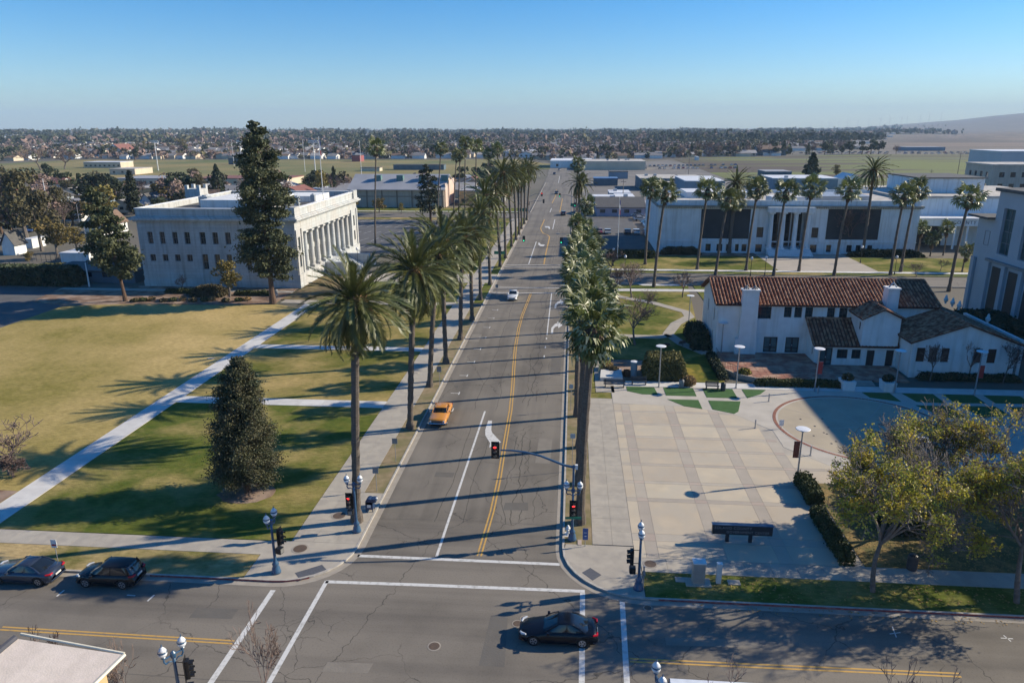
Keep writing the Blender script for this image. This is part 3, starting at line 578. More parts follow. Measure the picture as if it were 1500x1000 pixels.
def text3(txt,size,loc,rot,m,parent,name='lettering',ext=.01,align='CENTER',sp=1.):
    c=bpy.data.curves.new(name,'FONT'); c.body=txt; c.size=size; c.extrude=ext; c.align_x=align; c.align_y='CENTER'; c.space_character=sp
    o=bpy.data.objects.new(name+'_tmp',c); COL.objects.link(o); dg=bpy.context.evaluated_depsgraph_get(); dg.update()
    me=bpy.data.meshes.new_from_object(o.evaluated_get(dg)); bpy.data.objects.remove(o); me.materials.clear(); me.materials.append(m)
    o=bpy.data.objects.new(name,me); COL.objects.link(o); adopt(o,parent); o.location=Vector(loc)-wloc(parent); o.rotation_euler=rot; return o
# ---------------------------------------------------------------- classical hall on the left
def hall():
    X0,X1,Y0,Y1=-84.6,-53.,133.9,174.6
    t=thing('classical_hall','pale stone classical hall with a sunlit row of tall columns, left of the palm street','public building',(-69,134,0))
    HZ,PZ=12.9,15.3
    mb=MB()
    s2=lambda pts:[AY(180+x/3.447,160+y/3.447,133.9) for x,y in pts]
    up=[(122,158),(183,218),(247,282),(308,345),(386,424),(450,487),(515,551),(610,645),(672,706)]
    lo=[(138,170),(200,232),(262,294),(322,355),(402,440),(463,500),(525,560),(622,656),(686,720)]
    hs=[];wins=[]
    for i,(a,b_) in enumerate(up):
        y0,y1=(620+i*2.0,690+i*2.2) if i<4 else (630+ (i-4)*1.0,704+(i-4)*1.0)
        (xa,za),(xb,zb)=s2([(a,y0),(b_,y1)]); zt,zb=10.9,8.55; hs.append((xa,xb,zb,zt))
    for i,(a,b_) in enumerate(lo):
        y0,y1=(740,773) if i<4 else (755,832)
        (xa,_),(xb,_)=s2([(a,y0),(b_,y1)]); hs.append((xa,xb,5.15,6.5) if i<4 else (xa,xb,3.6,6.6))
    hs=[(a,max(b_,a+.9),c,d) for a,b_,c,d in hs]
    # keep inside the wall and merge free of overlaps
    wall(mb,'-y',Y0,X0,X1,0,HZ,hs,.35)
    # east front: loggia opening behind the columns
    cy=[139.6+3.42*i for i in range(9)]
    LO=(137.6,169.4,2.8,10.6)
    sw=[(134.9,135.9,4.2,6.2),(134.9,135.9,7.6,9.8),(171.2,172.2,4.2,6.4),(171.2,172.2,7.6,10.)]
    wall(mb,'+x',X1,Y0,Y1,0,HZ,[LO],.0)
    mb2=MB()
    # loggia recess
    for (p) in (((X1,LO[0]),(X1-1.8,LO[0])),((X1-1.8,LO[1]),(X1,LO[1]))):
        mb.face([(p[0][0],p[0][1],2.8),(p[1][0],p[1][1],2.8),(p[1][0],p[1][1],10.6),(p[0][0],p[0][1],10.6)])
    mb.face([(X1,LO[0],2.8),(X1,LO[1],2.8),(X1-1.8,LO[1],2.8),(X1-1.8,LO[0],2.8)]); mb.face([(X1,LO[0],10.6),(X1-1.8,LO[0],10.6),(X1-1.8,LO[1],10.6),(X1,LO[1],10.6)])
    rh=[]
    for i in range(8): 
        y=cy[i]+1.71; rh+= [(y-.75,y+.75,3.6,5.9),(y-.75,y+.75,7.,9.9)]
    wall(mb,'+x',X1-1.8,LO[0],LO[1],2.8,10.6,rh,.3)
    wall(mb,'+y',Y1,X0,X1,0,HZ); wall(mb,'-x',X0,Y0,Y1,0,HZ)
    mb.build('wall',W_stone,t)
    for h in hs: window(t,'-y',Y0,*h,.35,F_grey,G_glass,2,2 if h[3]-h[2]>1.6 else 1,.09)
    for h in rh: window(t,'+x',X1-1.8,*h,.3,F_grey,G_glass,2,2,.09)
    # blinds pulled part way in the lower row
    for h in hs[13:17]:
        bb=MB(); bb.box(h[0]+.1,h[1]-.1,Y0+.30,Y0+.32,h[2]+1.3,h[3]-.1); 
    # base plinth, string course, entablature
    m=MB()
    for (a,b_,c,d) in ((X0-.12,X1+.12,0,1.3),(X0-.08,X1+.08,2.3,2.55),(X0-.05,X1+.05,11.5,11.62)):
        m.box(a,b_,Y0-(b_-X1),Y0+.2,c,d)
        m.box(X0-.1,X0+.2,Y0+.21,Y1,c,d)
    m.box(X1+.0,X1+.35,Y0-.1,Y1,0,2.75)
    m.build('string_course',W_stone,t)
    for (a,b_,z0,z1,o_) in ((0,0,HZ+.0,HZ+.35,.45),(0,0,HZ+.35,HZ+.7,.95),(0,0,HZ+.7,HZ+.95,.6)):
        m=MB(); m.box(X0-o_,X1+o_,Y0-o_,Y1+o_,z0,z1); m.build('cornice',W_stone,t)
    m=MB()   # parapet as four walls round a sunken roof
    for (a,b_,c,d) in ((X0,X1,Y0,Y0+.5),(X0,X1,Y1-.5,Y1),(X0,X0+.5,Y0+.5,Y1-.5),(X1-.5,X1,Y0+.5,Y1-.5)): m.box(a,b_,c,d,HZ+.95,PZ)
    for (a,b_) in ((X1-.8,Y0-.2),(X1-.8,Y1-2.6)): m.box(a,a+1.15,b_,b_+2.8,HZ+.96,PZ+.45)
    m.build('parapet',W_stone,t)
    m=MB(); m.box(X0-.1,X1+.15,Y0-.1,Y0+.62,PZ,PZ+.18); m.box(X0-.1,X1+.15,Y1-.62,Y1+.1,PZ,PZ+.18); m.box(X0-.1,X0+.62,Y0+.63,Y1-.63,PZ,PZ+.18); m.box(X1-.62,X1+.15,Y0+.63,Y1-.63,PZ,PZ+.18)
    m.build('coping',mat('coping_white',(.78,.77,.74),(.7,.69,.66),scale=1,rough=.8,world=True),t)
    m=MB(); m.box(X0+.5,X1-.5,Y0+.5,Y1-.5,HZ+.95,HZ+1.3); m.build('roof',R_dark,t)
    m=MB(); m.box(-76,-62,143,158,HZ+1.31,PZ+.9); m.box(-66,-58,160,170,HZ+1.31,PZ+.2); m.build('roof_house',W_white,t)
    for (x,y,sx,h) in ((-60,146,1.2,1.6),(-58,147.5,1.,1.9),(-62,152,1.5,1.2),(-80,150,2,1.4),(-57.5,156,.9,1.3),(-63,141,2.2,1.1)):
        m=MB(); m.box(x,x+sx,y,y+sx,HZ+1.31,PZ+.2+h*.5); m.lathe([(sx*.3,0),(sx*.3,.25)],10,(x+sx/2,y+sx/2,PZ+.2+h*.5)); m.build('roof_unit',R_metal,t)
    # columns: base, shaft with entasis, capital
    cm=MB(); cm.box(-.66,.66,-.66,.66,2.82,3.1); cm.lathe([(.62,3.1),(.66,3.2),(.6,3.34),(.55,3.4),(.54,5.5),(.50,8.),(.45,9.9),(.5,9.95),(.45,10.),(.6,10.25)],18); cm.box(-.66,.66,-.66,.66,10.25,10.58)
    src=None
    for y in cy:
        if src is None: src=cm.build('column',W_stone,t,smooth=False) if 0 else None
        if src is None:
            cm.v=[(v[0]+X1-.35,v[1]+y,v[2]) for v in cm.v]; src=cm.build('column',W_stone,t); base=src.location.copy(); y00=y
        else:
            o=src.copy(); COL.objects.link(o); adopt(o,t); o.location=(0,y-y00,0)
    # pilasters with tall slit windows on the end bays
    for (a,b_) in ((134.,137.5),(169.5,174.5)):
        m=MB(); m.box(X1,X1+.22,a,a+.7,2.76,11.4); m.box(X1,X1+.22,b_-.7,b_,2.76,11.4); m.build('pilaster',W_stone,t)
        for (z0,z1) in ((4.,6.3),(7.4,9.9)):
            m=MB(); m.box(X1+.005,X1+.06,(a+b_)/2-.45,(a+b_)/2+.45,z0,z1); f=m.build('window',F_grey,t); g=MB(); g.box(X1+.06,X1+.07,(a+b_)/2-.36,(a+b_)/2+.36,z0+.1,z1-.1); g.build('pane',G_glass,f)
    # entrance stair with cheek walls
    for k in range(14):
        m=MB(); m.box(X1+.36,X1+6.2-k*.36,149.5,159.5,k*.19,(k+1)*.19); m.build('step',W_stone,t)
    for (c0,c1) in ((148.3,149.45),(159.55,160.7)):
        m=MB(); m.box(X1+.36,X1+6.8,c0,c1,0,2.6); m.box(X1+6.8,X1+8.,c0-.05,c1+.05,0,1.9); m.build('stair_cheek',W_stone,t)
    # tower stub behind and rooftop flagpole
    t2=thing('roof_tower','square stone tower stub rising behind the roof of the classical hall','tower',(-91,170,0))
    m=MB(); m.box(-93,-89.3,168.5,172.5,0,16.3); m.build('wall',W_stone,t2)
    for (a,b_) in ((-93,168.5),(-90,168.5),(-93,171.7),(-90,171.7)):
        m=MB(); m.box(a,a+.7,b_,b_+.8,16.31,17.2); m.build('merlon',W_stone,t2)
    m=MB(); m.box(-93.15,-89.15,168.35,172.65,14.6,14.9); m.build('string_course',W_stone,t2)
hall()
# ---------------------------------------------------------------- gym with grey metal roof behind
def gym():
    t=thing('gymnasium','long gymnasium with pale grey metal roof behind the left parking lot','building',(-70,284,0))
    X0,X1,Y0,Y1=-88.,-50.5,283.5,307.; ez,rz_=7.4,12.3; ry=(Y0+Y1)/2
    m=MB(); wall(m,'-y',Y0,X0,X1,0,ez); wall(m,'+y',Y1,X0,X1,0,ez)
    for x,fl in ((X0,0),(X1,1)):
        p=[(x,Y0,0),(x,Y1,0),(x,Y1,ez),(x,ry,rz_-.2),(x,Y0,ez)]; m.face(p if fl else p[::-1])
    m.build('wall',W_beige,t)
    for i in range(7):
        x=X0+.6+i*(X1-X0-1.2)/6; q=MB(); q.box(x-.25,x+.25,Y0-.28,Y0-.01,0,ez-.1); q.build('pier',mat('pier_brown',(.25,.20,.16),rough=.9),t)
    q=MB(); q.box(X0,X1,Y0-.14,Y0-.01,4.2,4.5); q.build('beam',mat('pier_brown',(.25,.20,.16)),t)
    for k,(a,b_) in enumerate(((Y0-1.2,ry),(ry,Y1+1.2))):
        q=MB(); z0,z1=(ez-.35,rz_) if k==0 else (rz_,ez-.35)
        q.face([(X0-1,a,z0),(X1+.6,a,z0),(X1+.6,b_,z1),(X0-1,b_,z1)]); q.face([(X0-1,a,z0-.3),(X0-1,b_,z1-.3),(X1+.6,b_,z1-.3),(X1+.6,a,z0-.3)]); q.face([(X0-1,a,z0-.3),(X1+.6,a,z0-.3),(X1+.6,a,z0),(X0-1,a,z0)]); q.face([(X1+.6,a,z0-.3),(X1+.6,b_,z1-.3),(X1+.6,b_,z1),(X1+.6,a,z0)])
        q.build('roof',R_grey,t)
    for i in range(4):
        x=X0+8.5+i*9; q=MB(); q.box(x,x+2.6,ry-6,ry-3.6,ez+1.5,rz_-.2); q.build('roof_unit',mat('unit_green',(.10,.20,.19),rough=.7),t)
    e=MB(); e.box(X1+.02,X1+.5,Y0+1,Y0+8,0,9.2); e.box(X1+.02,X1+.5,Y0+10,Y1-1,0,10); e.build('end_wall_bay',mat('pink_stucco',(.60,.45,.36),(.52,.40,.32),scale=.4,rough=.9),t)
gym()
# ---------------------------------------------------------------- white library with banner panels
def library():
    t=thing('classical_library','white classical building with four portico columns and two huge dark panels behind the fan palms','public building',(52,181,0))
    Y0,X0,X1,HZ,PZ=181.,21.2,83.2,11.6,13.0
    z4=lambda x,y:AY(940+x/5.883,240+y/5.883,Y0); z5=lambda x,y:AY(1100+x/3.7025,160+y/3.7025,Y0)
    holes=[]
    for (a,b_) in ((512,550),(600,642),(680,716),(757,783),(835,877)): holes.append((z4(a,0)[0],z4(b_,0)[0],.5,2.3))
    for (a,b_) in ((417,443),(518,548),(567,595),(625,655)): holes.append((z5(a,760)[0],z5(b_,760)[0],.5,2.3))
    holes=[(z4((a),730)[0] if 0 else a,b_,c,d) for a,b_,c,d in holes]
    xs=[(33.2,34.5),(35.9,37.3),(38.2,39.5),(40.4,41.3),(42.,43.2),(62.3,63.5),(67.1,68.4),(69.3,70.5),(72.,73.2)]
    holes=[(a,b_,.5,2.3) for a,b_ in xs]
    holes+=[(45.3,46.9,4.,6.5),(45.3,46.9,.4,2.3),(58.4,60.,4.,6.5),(58.4,60.,.4,2.3)]
    panels=[(31.6,43.5,3.6,10.9),(61.8,74.2,3.6,11.0)]
    port=(48.4,57.0,1.5,10.6)
    m=MB(); wall(m,'-y',Y0,X0,X1,0,HZ,holes+panels+[port],.35)
    wall(m,'-y',Y0+3.,port[0],port[1],1.5,10.6); wall(m,'+x',port[0]-.0,Y0+.35,Y0+3,1.5,10.6); wall(m,'-x',port[1],Y0+.35,Y0+3,1.5,10.6)
    m.face([(port[0],Y0,1.5),(port[1],Y0,1.5),(port[1],Y0+3,1.5),(port[0],Y0+3,1.5)])
    wall(m,'+y',Y0+32,X0,X1+8,0,HZ); wall(m,'-x',X0,Y0,Y0+32,0,HZ); wall(m,'+x',X1,Y0,Y0+15,0,HZ)
    m.build('wall',W_lib,t)
    for h in holes: window(t,'-y',Y0,*h,.35,F_dark,G_glass,2,2,.08)
    C_ban=mat('dark_panel_cloth',(.045,.05,.055),(.035,.04,.045),scale=.5,rough=.9,world=True)
    for h in panels: q=MB(); pbox(q,'-y',Y0,*h,.18,.33); q.build('panel',C_ban,t)
    for i in range(3):
        a=port[0]+.35+i*2.75; q=MB(); q.box(a,a+2.4,Y0+2.9,Y0+2.99,1.55,10.2); f=q.build('entrance_glazing',F_dark,t)
        g=MB(); 
        for k in range(3): g.box(a+.15,a+2.25,Y0+2.86,Y0+2.895,1.8+k*2.75,4.3+k*2.75)
        g.build('pane',G_glass,f)
    for x in (48.3,51.15,54.15,57.1):
        q=MB(); q.box(x-.75,x+.75,Y0-1.5,Y0-.05,1.2,1.7); q.lathe([(.62,1.7),(.66,1.85),(.58,2.),(.56,5),(.48,9.6),(.62,9.95)],16,(x,Y0-.78,0)); q.box(x-.75,x+.75,Y0-1.5,Y0-.05,9.95,10.3); q.build('column',W_lib,t)
    q=MB(); q.box(47.2,58.2,Y0-1.7,Y0-.02,10.31,11.5); q.build('entablature',W_lib,t)
    for k in range(7): q=MB(); q.box(47.5,58.,Y0-4.6+k*.42,Y0-1.52,k*.17+.14,(k+1)*.17+.14); q.build('step',W_lib,t)
    q=MB(); q.box(X0-.5,X1+.6,Y0-.55,Y0-.0,HZ-.25,HZ+.15); q.box(X0-.5,X0,Y0,Y0+32,HZ-.25,HZ+.15); q.box(X1,X1+.6,Y0,Y0+15,HZ-.25,HZ+.15)
    for i in range(118): q.box(X0+.1+i*.53,X0+.36+i*.53,Y0-.42,Y0-.02,HZ-.5,HZ-.26)
    q.build('cornice',mat('cornice_stained',(.34,.32,.27),(.22,.21,.17),scale=1,rough=.9,world=True),t)
    q=MB(); q.box(X0,X1,Y0-.02,Y0+.45,HZ+.15,PZ); q.box(X0,X0+.45,Y0+.45,Y0+32,HZ+.15,PZ); q.box(X1-.45,X1,Y0+.45,Y0+15,HZ+.15,PZ); q.box(X0,X1+8,Y0+31.5,Y0+32,HZ+.15,PZ); q.build('parapet',W_lib,t)
    q=MB(); q.box(X0+.46,X1-.46,Y0+.46,Y0+31.4,HZ+.1,HZ+.55); q.build('roof',R_flat,t)
    for (a,b_,c,d,h) in ((30,46,196,208,1.5),(49,57,184,190,1.4),(60,75,190,203,1.1),(34,35.5,188,189.5,1.)): q=MB(); q.box(a,b_,c,d,HZ+.56,HZ+.56+h); q.build('roof_house',R_white if h>1.2 else R_metal,t)
    for (a,b_) in ((22.6,30.4),(75.2,82.)):  # blank framed wings
        q=MB(); 
        for (u0,u1,z0,z1) in ((a,b_,4.,4.15),(a,b_,10.55,10.7),(a,a+.15,4.15,10.55),(b_-.15,b_,4.15,10.55),(a+1.7,a+1.8,4.16,10.54),(b_-1.8,b_-1.7,4.16,10.54)): q.box(u0,u1,Y0-.06,Y0+.02,z0,z1)
        q.build('wall_moulding',W_lib,t)
    q=MB(); q.box(X0-.08,X1+.08,Y0-.12,Y0-.01,2.85,3.15); q.box(X0-.1,47.1,Y0-.15,Y0-.01,0,.35); q.box(58.4,X1+.1,Y0-.15,Y0-.01,0,.35); q.build('string_course',W_lib,t)
    # side wing with the low entrance hall
    a=thing('white_annex','flat white hall annex with lettering above its recessed entrance, right of the fan palms','public building',(105,190,0))
    q=MB(); wall(q,'-y',197,84.2,128,0,12.2); wall(q,'-x',84.2,197,232,0,12.2); wall(q,'+x',128,197,232,0,12.2); wall(q,'+y',232,84.2,128,0,12.2); q.build('wall',W_lib,a)
    q=MB(); q.box(83.9,128.3,196.7,232.3,12.21,12.8); q.build('roof',R_flat,a)
    q=MB(); q.box(93,110,206,226,12.81,16.6); q.build('upper_hall',W_lib,a); q=MB(); q.box(92.6,110.4,205.6,226.4,16.61,16.9); q.build('upper_roof',R_dark,a)
    q=MB(); q.box(84.4,118,190.5,196.95,5.9,7.6); q.build('porch_fascia',W_lib,a); q=MB(); q.box(84.1,118.3,190.2,196.97,7.61,7.9); q.build('porch_cap',R_white,a)
    q=MB(); q.box(84.6,96.5,196.5,196.99,.1,5.85); q.build('entrance_glazing',F_dark,a)
    for i in range(7): q=MB(); q.box(96.6+i*3,97.+i*3,190.7,191.1,0,5.88); q.build('post',W_lib,a)
    text3('COUNTY HALL',1.15,(100.5,190.46,6.75),(math.pi/2,0,0),mat('letters_dark',(.10,.10,.12)),a,sp=1.25)
    # taller beige offices beyond
    b=thing('beige_offices','beige office block with two rows of square windows at the right edge','office building',(190,330,0))
    hs=[(181.5+i*4.6,183.7+i*4.6,z,z+2.2) for i in range(6) for z in (4.2,9.)]
    q=MB(); wall(q,'-y',330,178.5,215,0,14,hs,.3); wall(q,'-x',178.5,330,352,0,14,[(333+i*4.5,335+i*4.5,z,z+2.2) for i in range(4) for z in (4.2,9.)],.3); wall(q,'+y',352,178.5,215,0,14); q.build('wall',W_beige,b)
    for h in hs: window(b,'-y',330,*h,.3,F_grey,G_glass,1,1)
    for i in range(4):
        for z in (4.2,9.): window(b,'-x',178.5,333+i*4.5,335+i*4.5,z,z+2.2,.3,F_grey,G_glass,1,1)
    q=MB(); q.box(178.2,215.3,329.7,352.3,14.01,14.5); q.build('roof',R_flat,b)
    c=thing('pale_block','plain pale blue-grey block behind the beige offices at the right edge','office building',(225,380,0))
    q=MB(); q.box(208.5,260,380,410,0,18); q.build('wall',mat('pale_blue_wall',(.50,.52,.53),(.46,.48,.49),scale=.2,rough=.9),c); q=MB(); q.box(208.2,260.3,379.7,410.3,18.01,18.4); q.build('roof',R_white,c)
    for k in range(3):
        q=MB(); q.box(214+k*6,217+k*6,379.9,379.99,8,10.5); q.build('window',G_glass,c)
library()
# ---------------------------------------------------------------- modern tower at the right edge (casts the long plaza shadow)
def modern():
    t=thing('county_office_tower','tall pale modern office building with narrow green windows at the right edge','office building',(80,90,0))
    X=66.; m=MB(); Wm=mat('precast_pale',(.42,.43,.45),(.38,.39,.41),scale=.3,rough=.85,world=True)
    hs=[(57+i*5.2,59.4+i*5.2,z0,z1) for i in range(11) for z0,z1 in ((11.,18.1),)]
    hs=[h for h in hs if h[1]<112.5]+[(113.9,116.9,11.,18.0)]
    cols=[(56+i*4.8,59.6+i*4.8,0,8.6) for i in range(13) if 59.6+i*4.8<118]
    wall(m,'-x',X,53.5,118.8,0,20.4,hs,.45); wall(m,'-y',53.5,X,104,0,20.4,[(69+i*4.6,71.4+i*4.6,z,z+5.8) for i in range(7) for z in (3,11.5)],.4); wall(m,'+y',118.8,X,104,0,20.4); wall(m,'+x',104,53.5,118.8,0,20.4)
    m.build('wall',Wm,t)
    for h in hs: window(t,'-x',X,*h,.45,F_grey,G_green,2,4,.08)
    for i in range(7):
        for z in (3,11.5): window(t,'-y',53.5,69+i*4.6,71.4+i*4.6,z,z+5.8,.4,F_grey,G_green,2,3,.08)
    q=MB(); q.box(X-.5,104.5,53,119.3,20.41,20.9); q.build('roof',R_dark,t)
    q=MB(); q.box(80,95,70,100,20.91,25.5); q.build('penthouse',Wm,t)
    q=MB(); q.box(X+.02,80,118.82,123.4,0,16.0,) ; q.build('north_wing',Wm,t); q=MB(); q.box(X-1.2,80.5,118.84,124.6,16.01,16.35); q.build('wing_roof',R_dark,t)
    window(t,'-x',X+.02,118.9+.6,120.9,11.8,14.1,.02,F_grey,G_green,1,1); 
    q=MB(); q.box(X-.5,X-.02,54,118.8,9.6,10.0); q.build('arcade_beam',F_grey,t)
    for i in range(16):
        y=56+i*4.4
        q=MB(); q.box(X-.45,X-.05,y,y+.9,0,9.59); q.build('column',Wm,t)
    for i in range(14):
        q=MB(); q.box(X-.04,X-.01,57.0+i*4.4,59.95+i*4.4,.3,9.0); q.build('arcade_glazing',F_dark,t)
modern()
# ---------------------------------------------------------------- spanish building
R_tile=mat('clay_tile',(.29,.115,.065),(.135,.056,.036),scale=2.6,rough=.85,bump=.1,lo=.3,hi=.7,detail=8,world=True,c3=(.40,.23,.145),s3=1.7,spec=.15)
R_under=mat('roof_felt',(.13,.045,.028),(.09,.035,.022),scale=2,rough=1)
def tiled(parent,e0,e1,r0,r1,sp=.46,row=.42,rad=.17):
    """clay barrel tiles from eave e0-e1 up to ridge r0-r1; felt sheet below"""
    e0,e1,r0,r1=map(Vector,(e0,e1,r0,r1)); L=max((e1-e0).length,(r1-r0).length); S=((r0-e0).length+(r1-e1).length)/2
    n=max(2,int(L/sp)); k=max(2,int(S/row)); nrm=((e1-e0 if (e1-e0).length>.1 else r1-r0).cross(r0-e0)).normalized()
    if nrm.z<0: nrm=-nrm
    q=MB(); q.face([e0,e1,r1,r0]); 
    d=nrm*-.16; q.face([e0+d,r0+d,r1+d,e1+d]); q.face([e0+d,e1+d,e1,e0]); q.face([e1+d,r1+d,r1,e1]); q.face([r0+d,e0+d,e0,r0]); q.build('roof_deck',R_under,parent)
    V=[]; 
    for i in range(n+1):
        u=i/n; a=e0.lerp(e1,u); b=r0.lerp(r1,u); ax=(b-a); 
        if ax.length<.3: continue
        k=max(1,int(ax.length/row)); side=ax.normalized().cross(nrm)
        for j in range(k):
            p0=a+ax*(j/k)+nrm*(.02+random.uniform(0,.03)); p1=a+ax*((j+1.12)/k if j<k-1 else 1)+nrm*.005
            pr0=[];pr1=[]
            for s_ in range(5):
                an=math.pi*s_/4; o=side*math.cos(an)*rad+nrm*math.sin(an)*rad*.85
                pr0.append(p0+o); pr1.append(p1+o*.88)
            for s_ in range(4): V+= [pr0[s_],pr0[s_+1],pr1[s_+1],pr1[s_]]
    o=np_obj('tile_field',np.array([(v.x,v.y,v.z) for v in V])-np.array(wloc(parent)),4,R_tile,parent); o['kind']='stuff'
    q=MB(); L2=(r1-r0).length
    m=max(1,int(L2/.5))
    if L2>.6:
        for i in range(m): q.tube([r0.lerp(r1,i/m)+nrm*.06,r0.lerp(r1,(i+1.08)/m)+nrm*.03],[.16,.13],8)
        q.build('ridge_tiles',R_tile,parent)
def spanish():
    t=thing('spanish_building','white stucco mission-style building with red clay tile roofs and two chimneys beside the plaza','building',(30,97,0))
    X0,X1,Y0,Y1=19.9,48.,96.,106.8; ez,rz_,ry=7.35,9.75,101.4
    A=lambda x0,x1,y0,y1:(AY(x0,y0,Y0)[0],AY(x1,y0,Y0)[0],AY(x1,y1,Y0)[1],AY(x1,y0,Y0)[1])
    hs=[(25.0,26.95,5.25,6.95),(28.6,29.6,5.5,6.95),(29.95,30.95,5.5,6.95),(31.35,32.35,5.5,6.95),(34.2,35.2,5.5,6.95),(35.75,36.85,5.5,6.95)]
    dr=[(26.3,28.15,.55,2.75),(29.2,31.,.55,2.75)]
    m=MB(); wall(m,'-y',Y0,X0,X1,0,ez-.05,hs+dr,.3); wall(m,'+y',Y1,X0,X1,0,ez-.05); 
    gw=[(98.,98.6,4.4,6.2),(102.6,103.2,4.6,6.4),(98.2,98.8,1.2,2.9)]
    wall(m,'-x',X0,Y0,Y1,0,ez-.05,gw,.25); m.face([(X0,Y1,ez-.05),(X0,ry,rz_-.1),(X0,Y0,ez-.05)]); 
    wall(m,'+x',X1,Y0,Y1,0,ez-.05); m.face([(X1,Y0,ez-.05),(X1,ry,rz_-.1),(X1,Y1,ez-.05)])
    m.build('wall',W_white,t)
    for h in hs: window(t,'-y',Y0,*h,.3,F_dark,G_glass,3 if h[1]-h[0]>1.5 else 2,3,.07)
    for h in gw: window(t,'-x',X0,*h,.25,F_dark,G_glass,1,2,.06)
    def frenchdoor(a,b_,z0,z1,pl,glass=True,name='door'):
        q=MB(); pbox(q,'-y',pl,a+.01,b_-.01,z0,z1,.2,.26); f=q.build(name,F_dark,t)
        if glass:
            g=MB(); mid=(a+b_)/2
            for (u0,u1) in ((a+.16,mid-.12),(mid+.12,b_-.16)):
                g.box(u0,u1,pl+.17,pl+.198,z0+.75,z1-.2); g.box(u0,u1,pl+.17,pl+.197,z0+.2,z0+.6)
            g.build('pane',mat('door_glass',(.10,.16,.17),(.07,.11,.12),scale=1,rough=.1),f)
            h=MB(); h.box(mid-.05,mid+.05,pl+.14,pl+.165,z0+.95,z0+1.15); h.build('handle',R_metal,f)
    for d in dr: frenchdoor(*d,Y0)
    tiled(t,(X0-.45,Y0-.55,ez-.1),(X1+.45,Y0-.55,ez-.1),(X0-.45,ry,rz_),(X1+.45,ry,rz_)); tiled(t,(X1+.45,Y1+.5,ez-.1),(X0-.45,Y1+.5,ez-.1),(X1+.45,ry,rz_-.02),(X0-.45,ry,rz_-.02),row=.8)
    # chimney on the front wall, second beside the dormer box
    m=MB(); m.prism([(22.3,95.1),(25.1,95.1),(25.0,95.98),(22.4,95.98)],0,2.6); m.box(22.75,25.0,95.1,95.98,2.6,9.2,top=.93); m.box(22.7,25.05,95.0,96.3,9.2,9.4)
    ch=m.build('chimney',W_white,t)
    for x in (23.3,24.4): q=MB(); q.tube([(x-.35,95.6,9.4),(x,95.6,9.85),(x+.35,95.6,9.4)],[.1,.12,.1],6); q.tube([(x,95.3,9.41),(x,95.6,9.8),(x,95.95,9.41)],[.08,.1,.08],6); q.build('chimney_pot',F_grey,ch)
    m=MB(); m.box(41.2,42.75,95.,96.6,4,9.7,top=.93); m.box(41.15,42.8,94.9,96.6,9.7,9.9); ch=m.build('chimney',W_white,t); q=MB(); q.tube([(41.5,95.7,9.9),(42,95.7,10.5),(42.5,95.7,9.9)],[.1,.15,.1],6); q.build('chimney_pot',mat('pot_blue_grey',(.35,.40,.45)),ch)
    # lean-to wing
    wy=92.3; a,b_=31.95,42.4; wz,wt=3.0,5.5
    wh=[(34.75,36.1,1.05,2.3),(36.6,37.75,1.05,2.3)]; wd=[(32.6,34.2,.12,2.5),(38.5,39.5,.12,2.25),(40.9,41.9,.12,2.3)]
    m=MB(); wall(m,'-y',wy,a,b_,0,wz,wh+wd,.25)
    wall(m,'-x',a,wy,Y0,0,wz,[(93.2,93.7,1.2,2.4)],.2); m.face([(a,Y0,wz),(a,Y0,wt-.1),(a,wy,wz)]); wall(m,'+x',b_,wy,Y0,0,wz); m.build('wing_wall',W_white,t)
    for h in wh: window(t,'-y',wy,*h,.25,F_dark,G_glass,2,2,.07)
    window(t,'-x',a,93.2,93.7,1.2,2.4,.2,F_dark,G_glass,1,1,.05)
    for d in wd: frenchdoor(*d,wy,glass=(d[1]-d[0]>1.2))
    tiled(t,(a-.4,wy-.6,wz-.15),(42.2,wy-.6,wz-.15),(a-.4,Y0-.02,wt),(42.2,Y0-.02,wt))
    # gabled box above the wing
    ga,gb,gy,ge,gr=37.35,41.9,91.7,6.7,7.95
    m=MB(); wall(m,'-y',gy,ga,gb,3.,ge); m.face([(ga,gy,ge),(gb,gy,ge),((ga+gb)/2,gy,gr-.1)]); wall(m,'-x',ga,gy,Y0-.03,3,ge,[(92.6,93.1,4.9,5.9)],.15); wall(m,'+x',gb,gy,Y0-.03,3,ge); m.face([(ga,gy,3),(ga,Y0-.03,3),(gb,Y0-.03,3),(gb,gy,3)]); m.build('upper_box_wall',W_white,t)
    window(t,'-x',ga,92.6,93.1,4.9,5.9,.15,F_dark,G_glass,1,1,.05)
    mid=(ga+gb)/2
    tiled(t,(ga-.45,gy-.35,ge-.1),(ga-.45,Y0-.05,ge-.1),(mid,gy-.35,gr),(mid,Y0-.05,gr),row=.5); tiled(t,(gb+.45,Y0-.05,ge-.1),(gb+.45,gy-.35,ge-.1),(mid,Y0-.05,gr-.01),(mid,gy-.35,gr-.01),row=.5)
    # right hall with the broad gable to the plaza
    ra,rb,rY0,rY1,re,rr=42.2,54.4,88.3,103.,4.7,7.0; rm=(ra+rb)/2
    rh=[(42.75,43.75,2.1,3.9),(44.2,45.2,2.1,3.9),(45.65,46.6,2.1,3.9),(49.5,50.5,2.1,3.9),(51.1,52.1,2.1,3.9)]
    m=MB(); wall(m,'-y',rY0,ra,rb,0,re,rh,.2); m.face([(ra,rY0,re),(rb,rY0,re),(rm,rY0,rr-.1)]); wall(m,'-x',ra,rY0,Y0,0,re); wall(m,'+x',rb,rY0,rY1,0,re); wall(m,'+y',rY1,ra,rb,0,re); m.face([(rb,rY1,re),(ra,rY1,re),(rm,rY1,rr-.1)]); m.build('gable_hall_wall',W_white,t)
    C_sh=mat('shutter_brown',(.07,.035,.025),rough=.7)
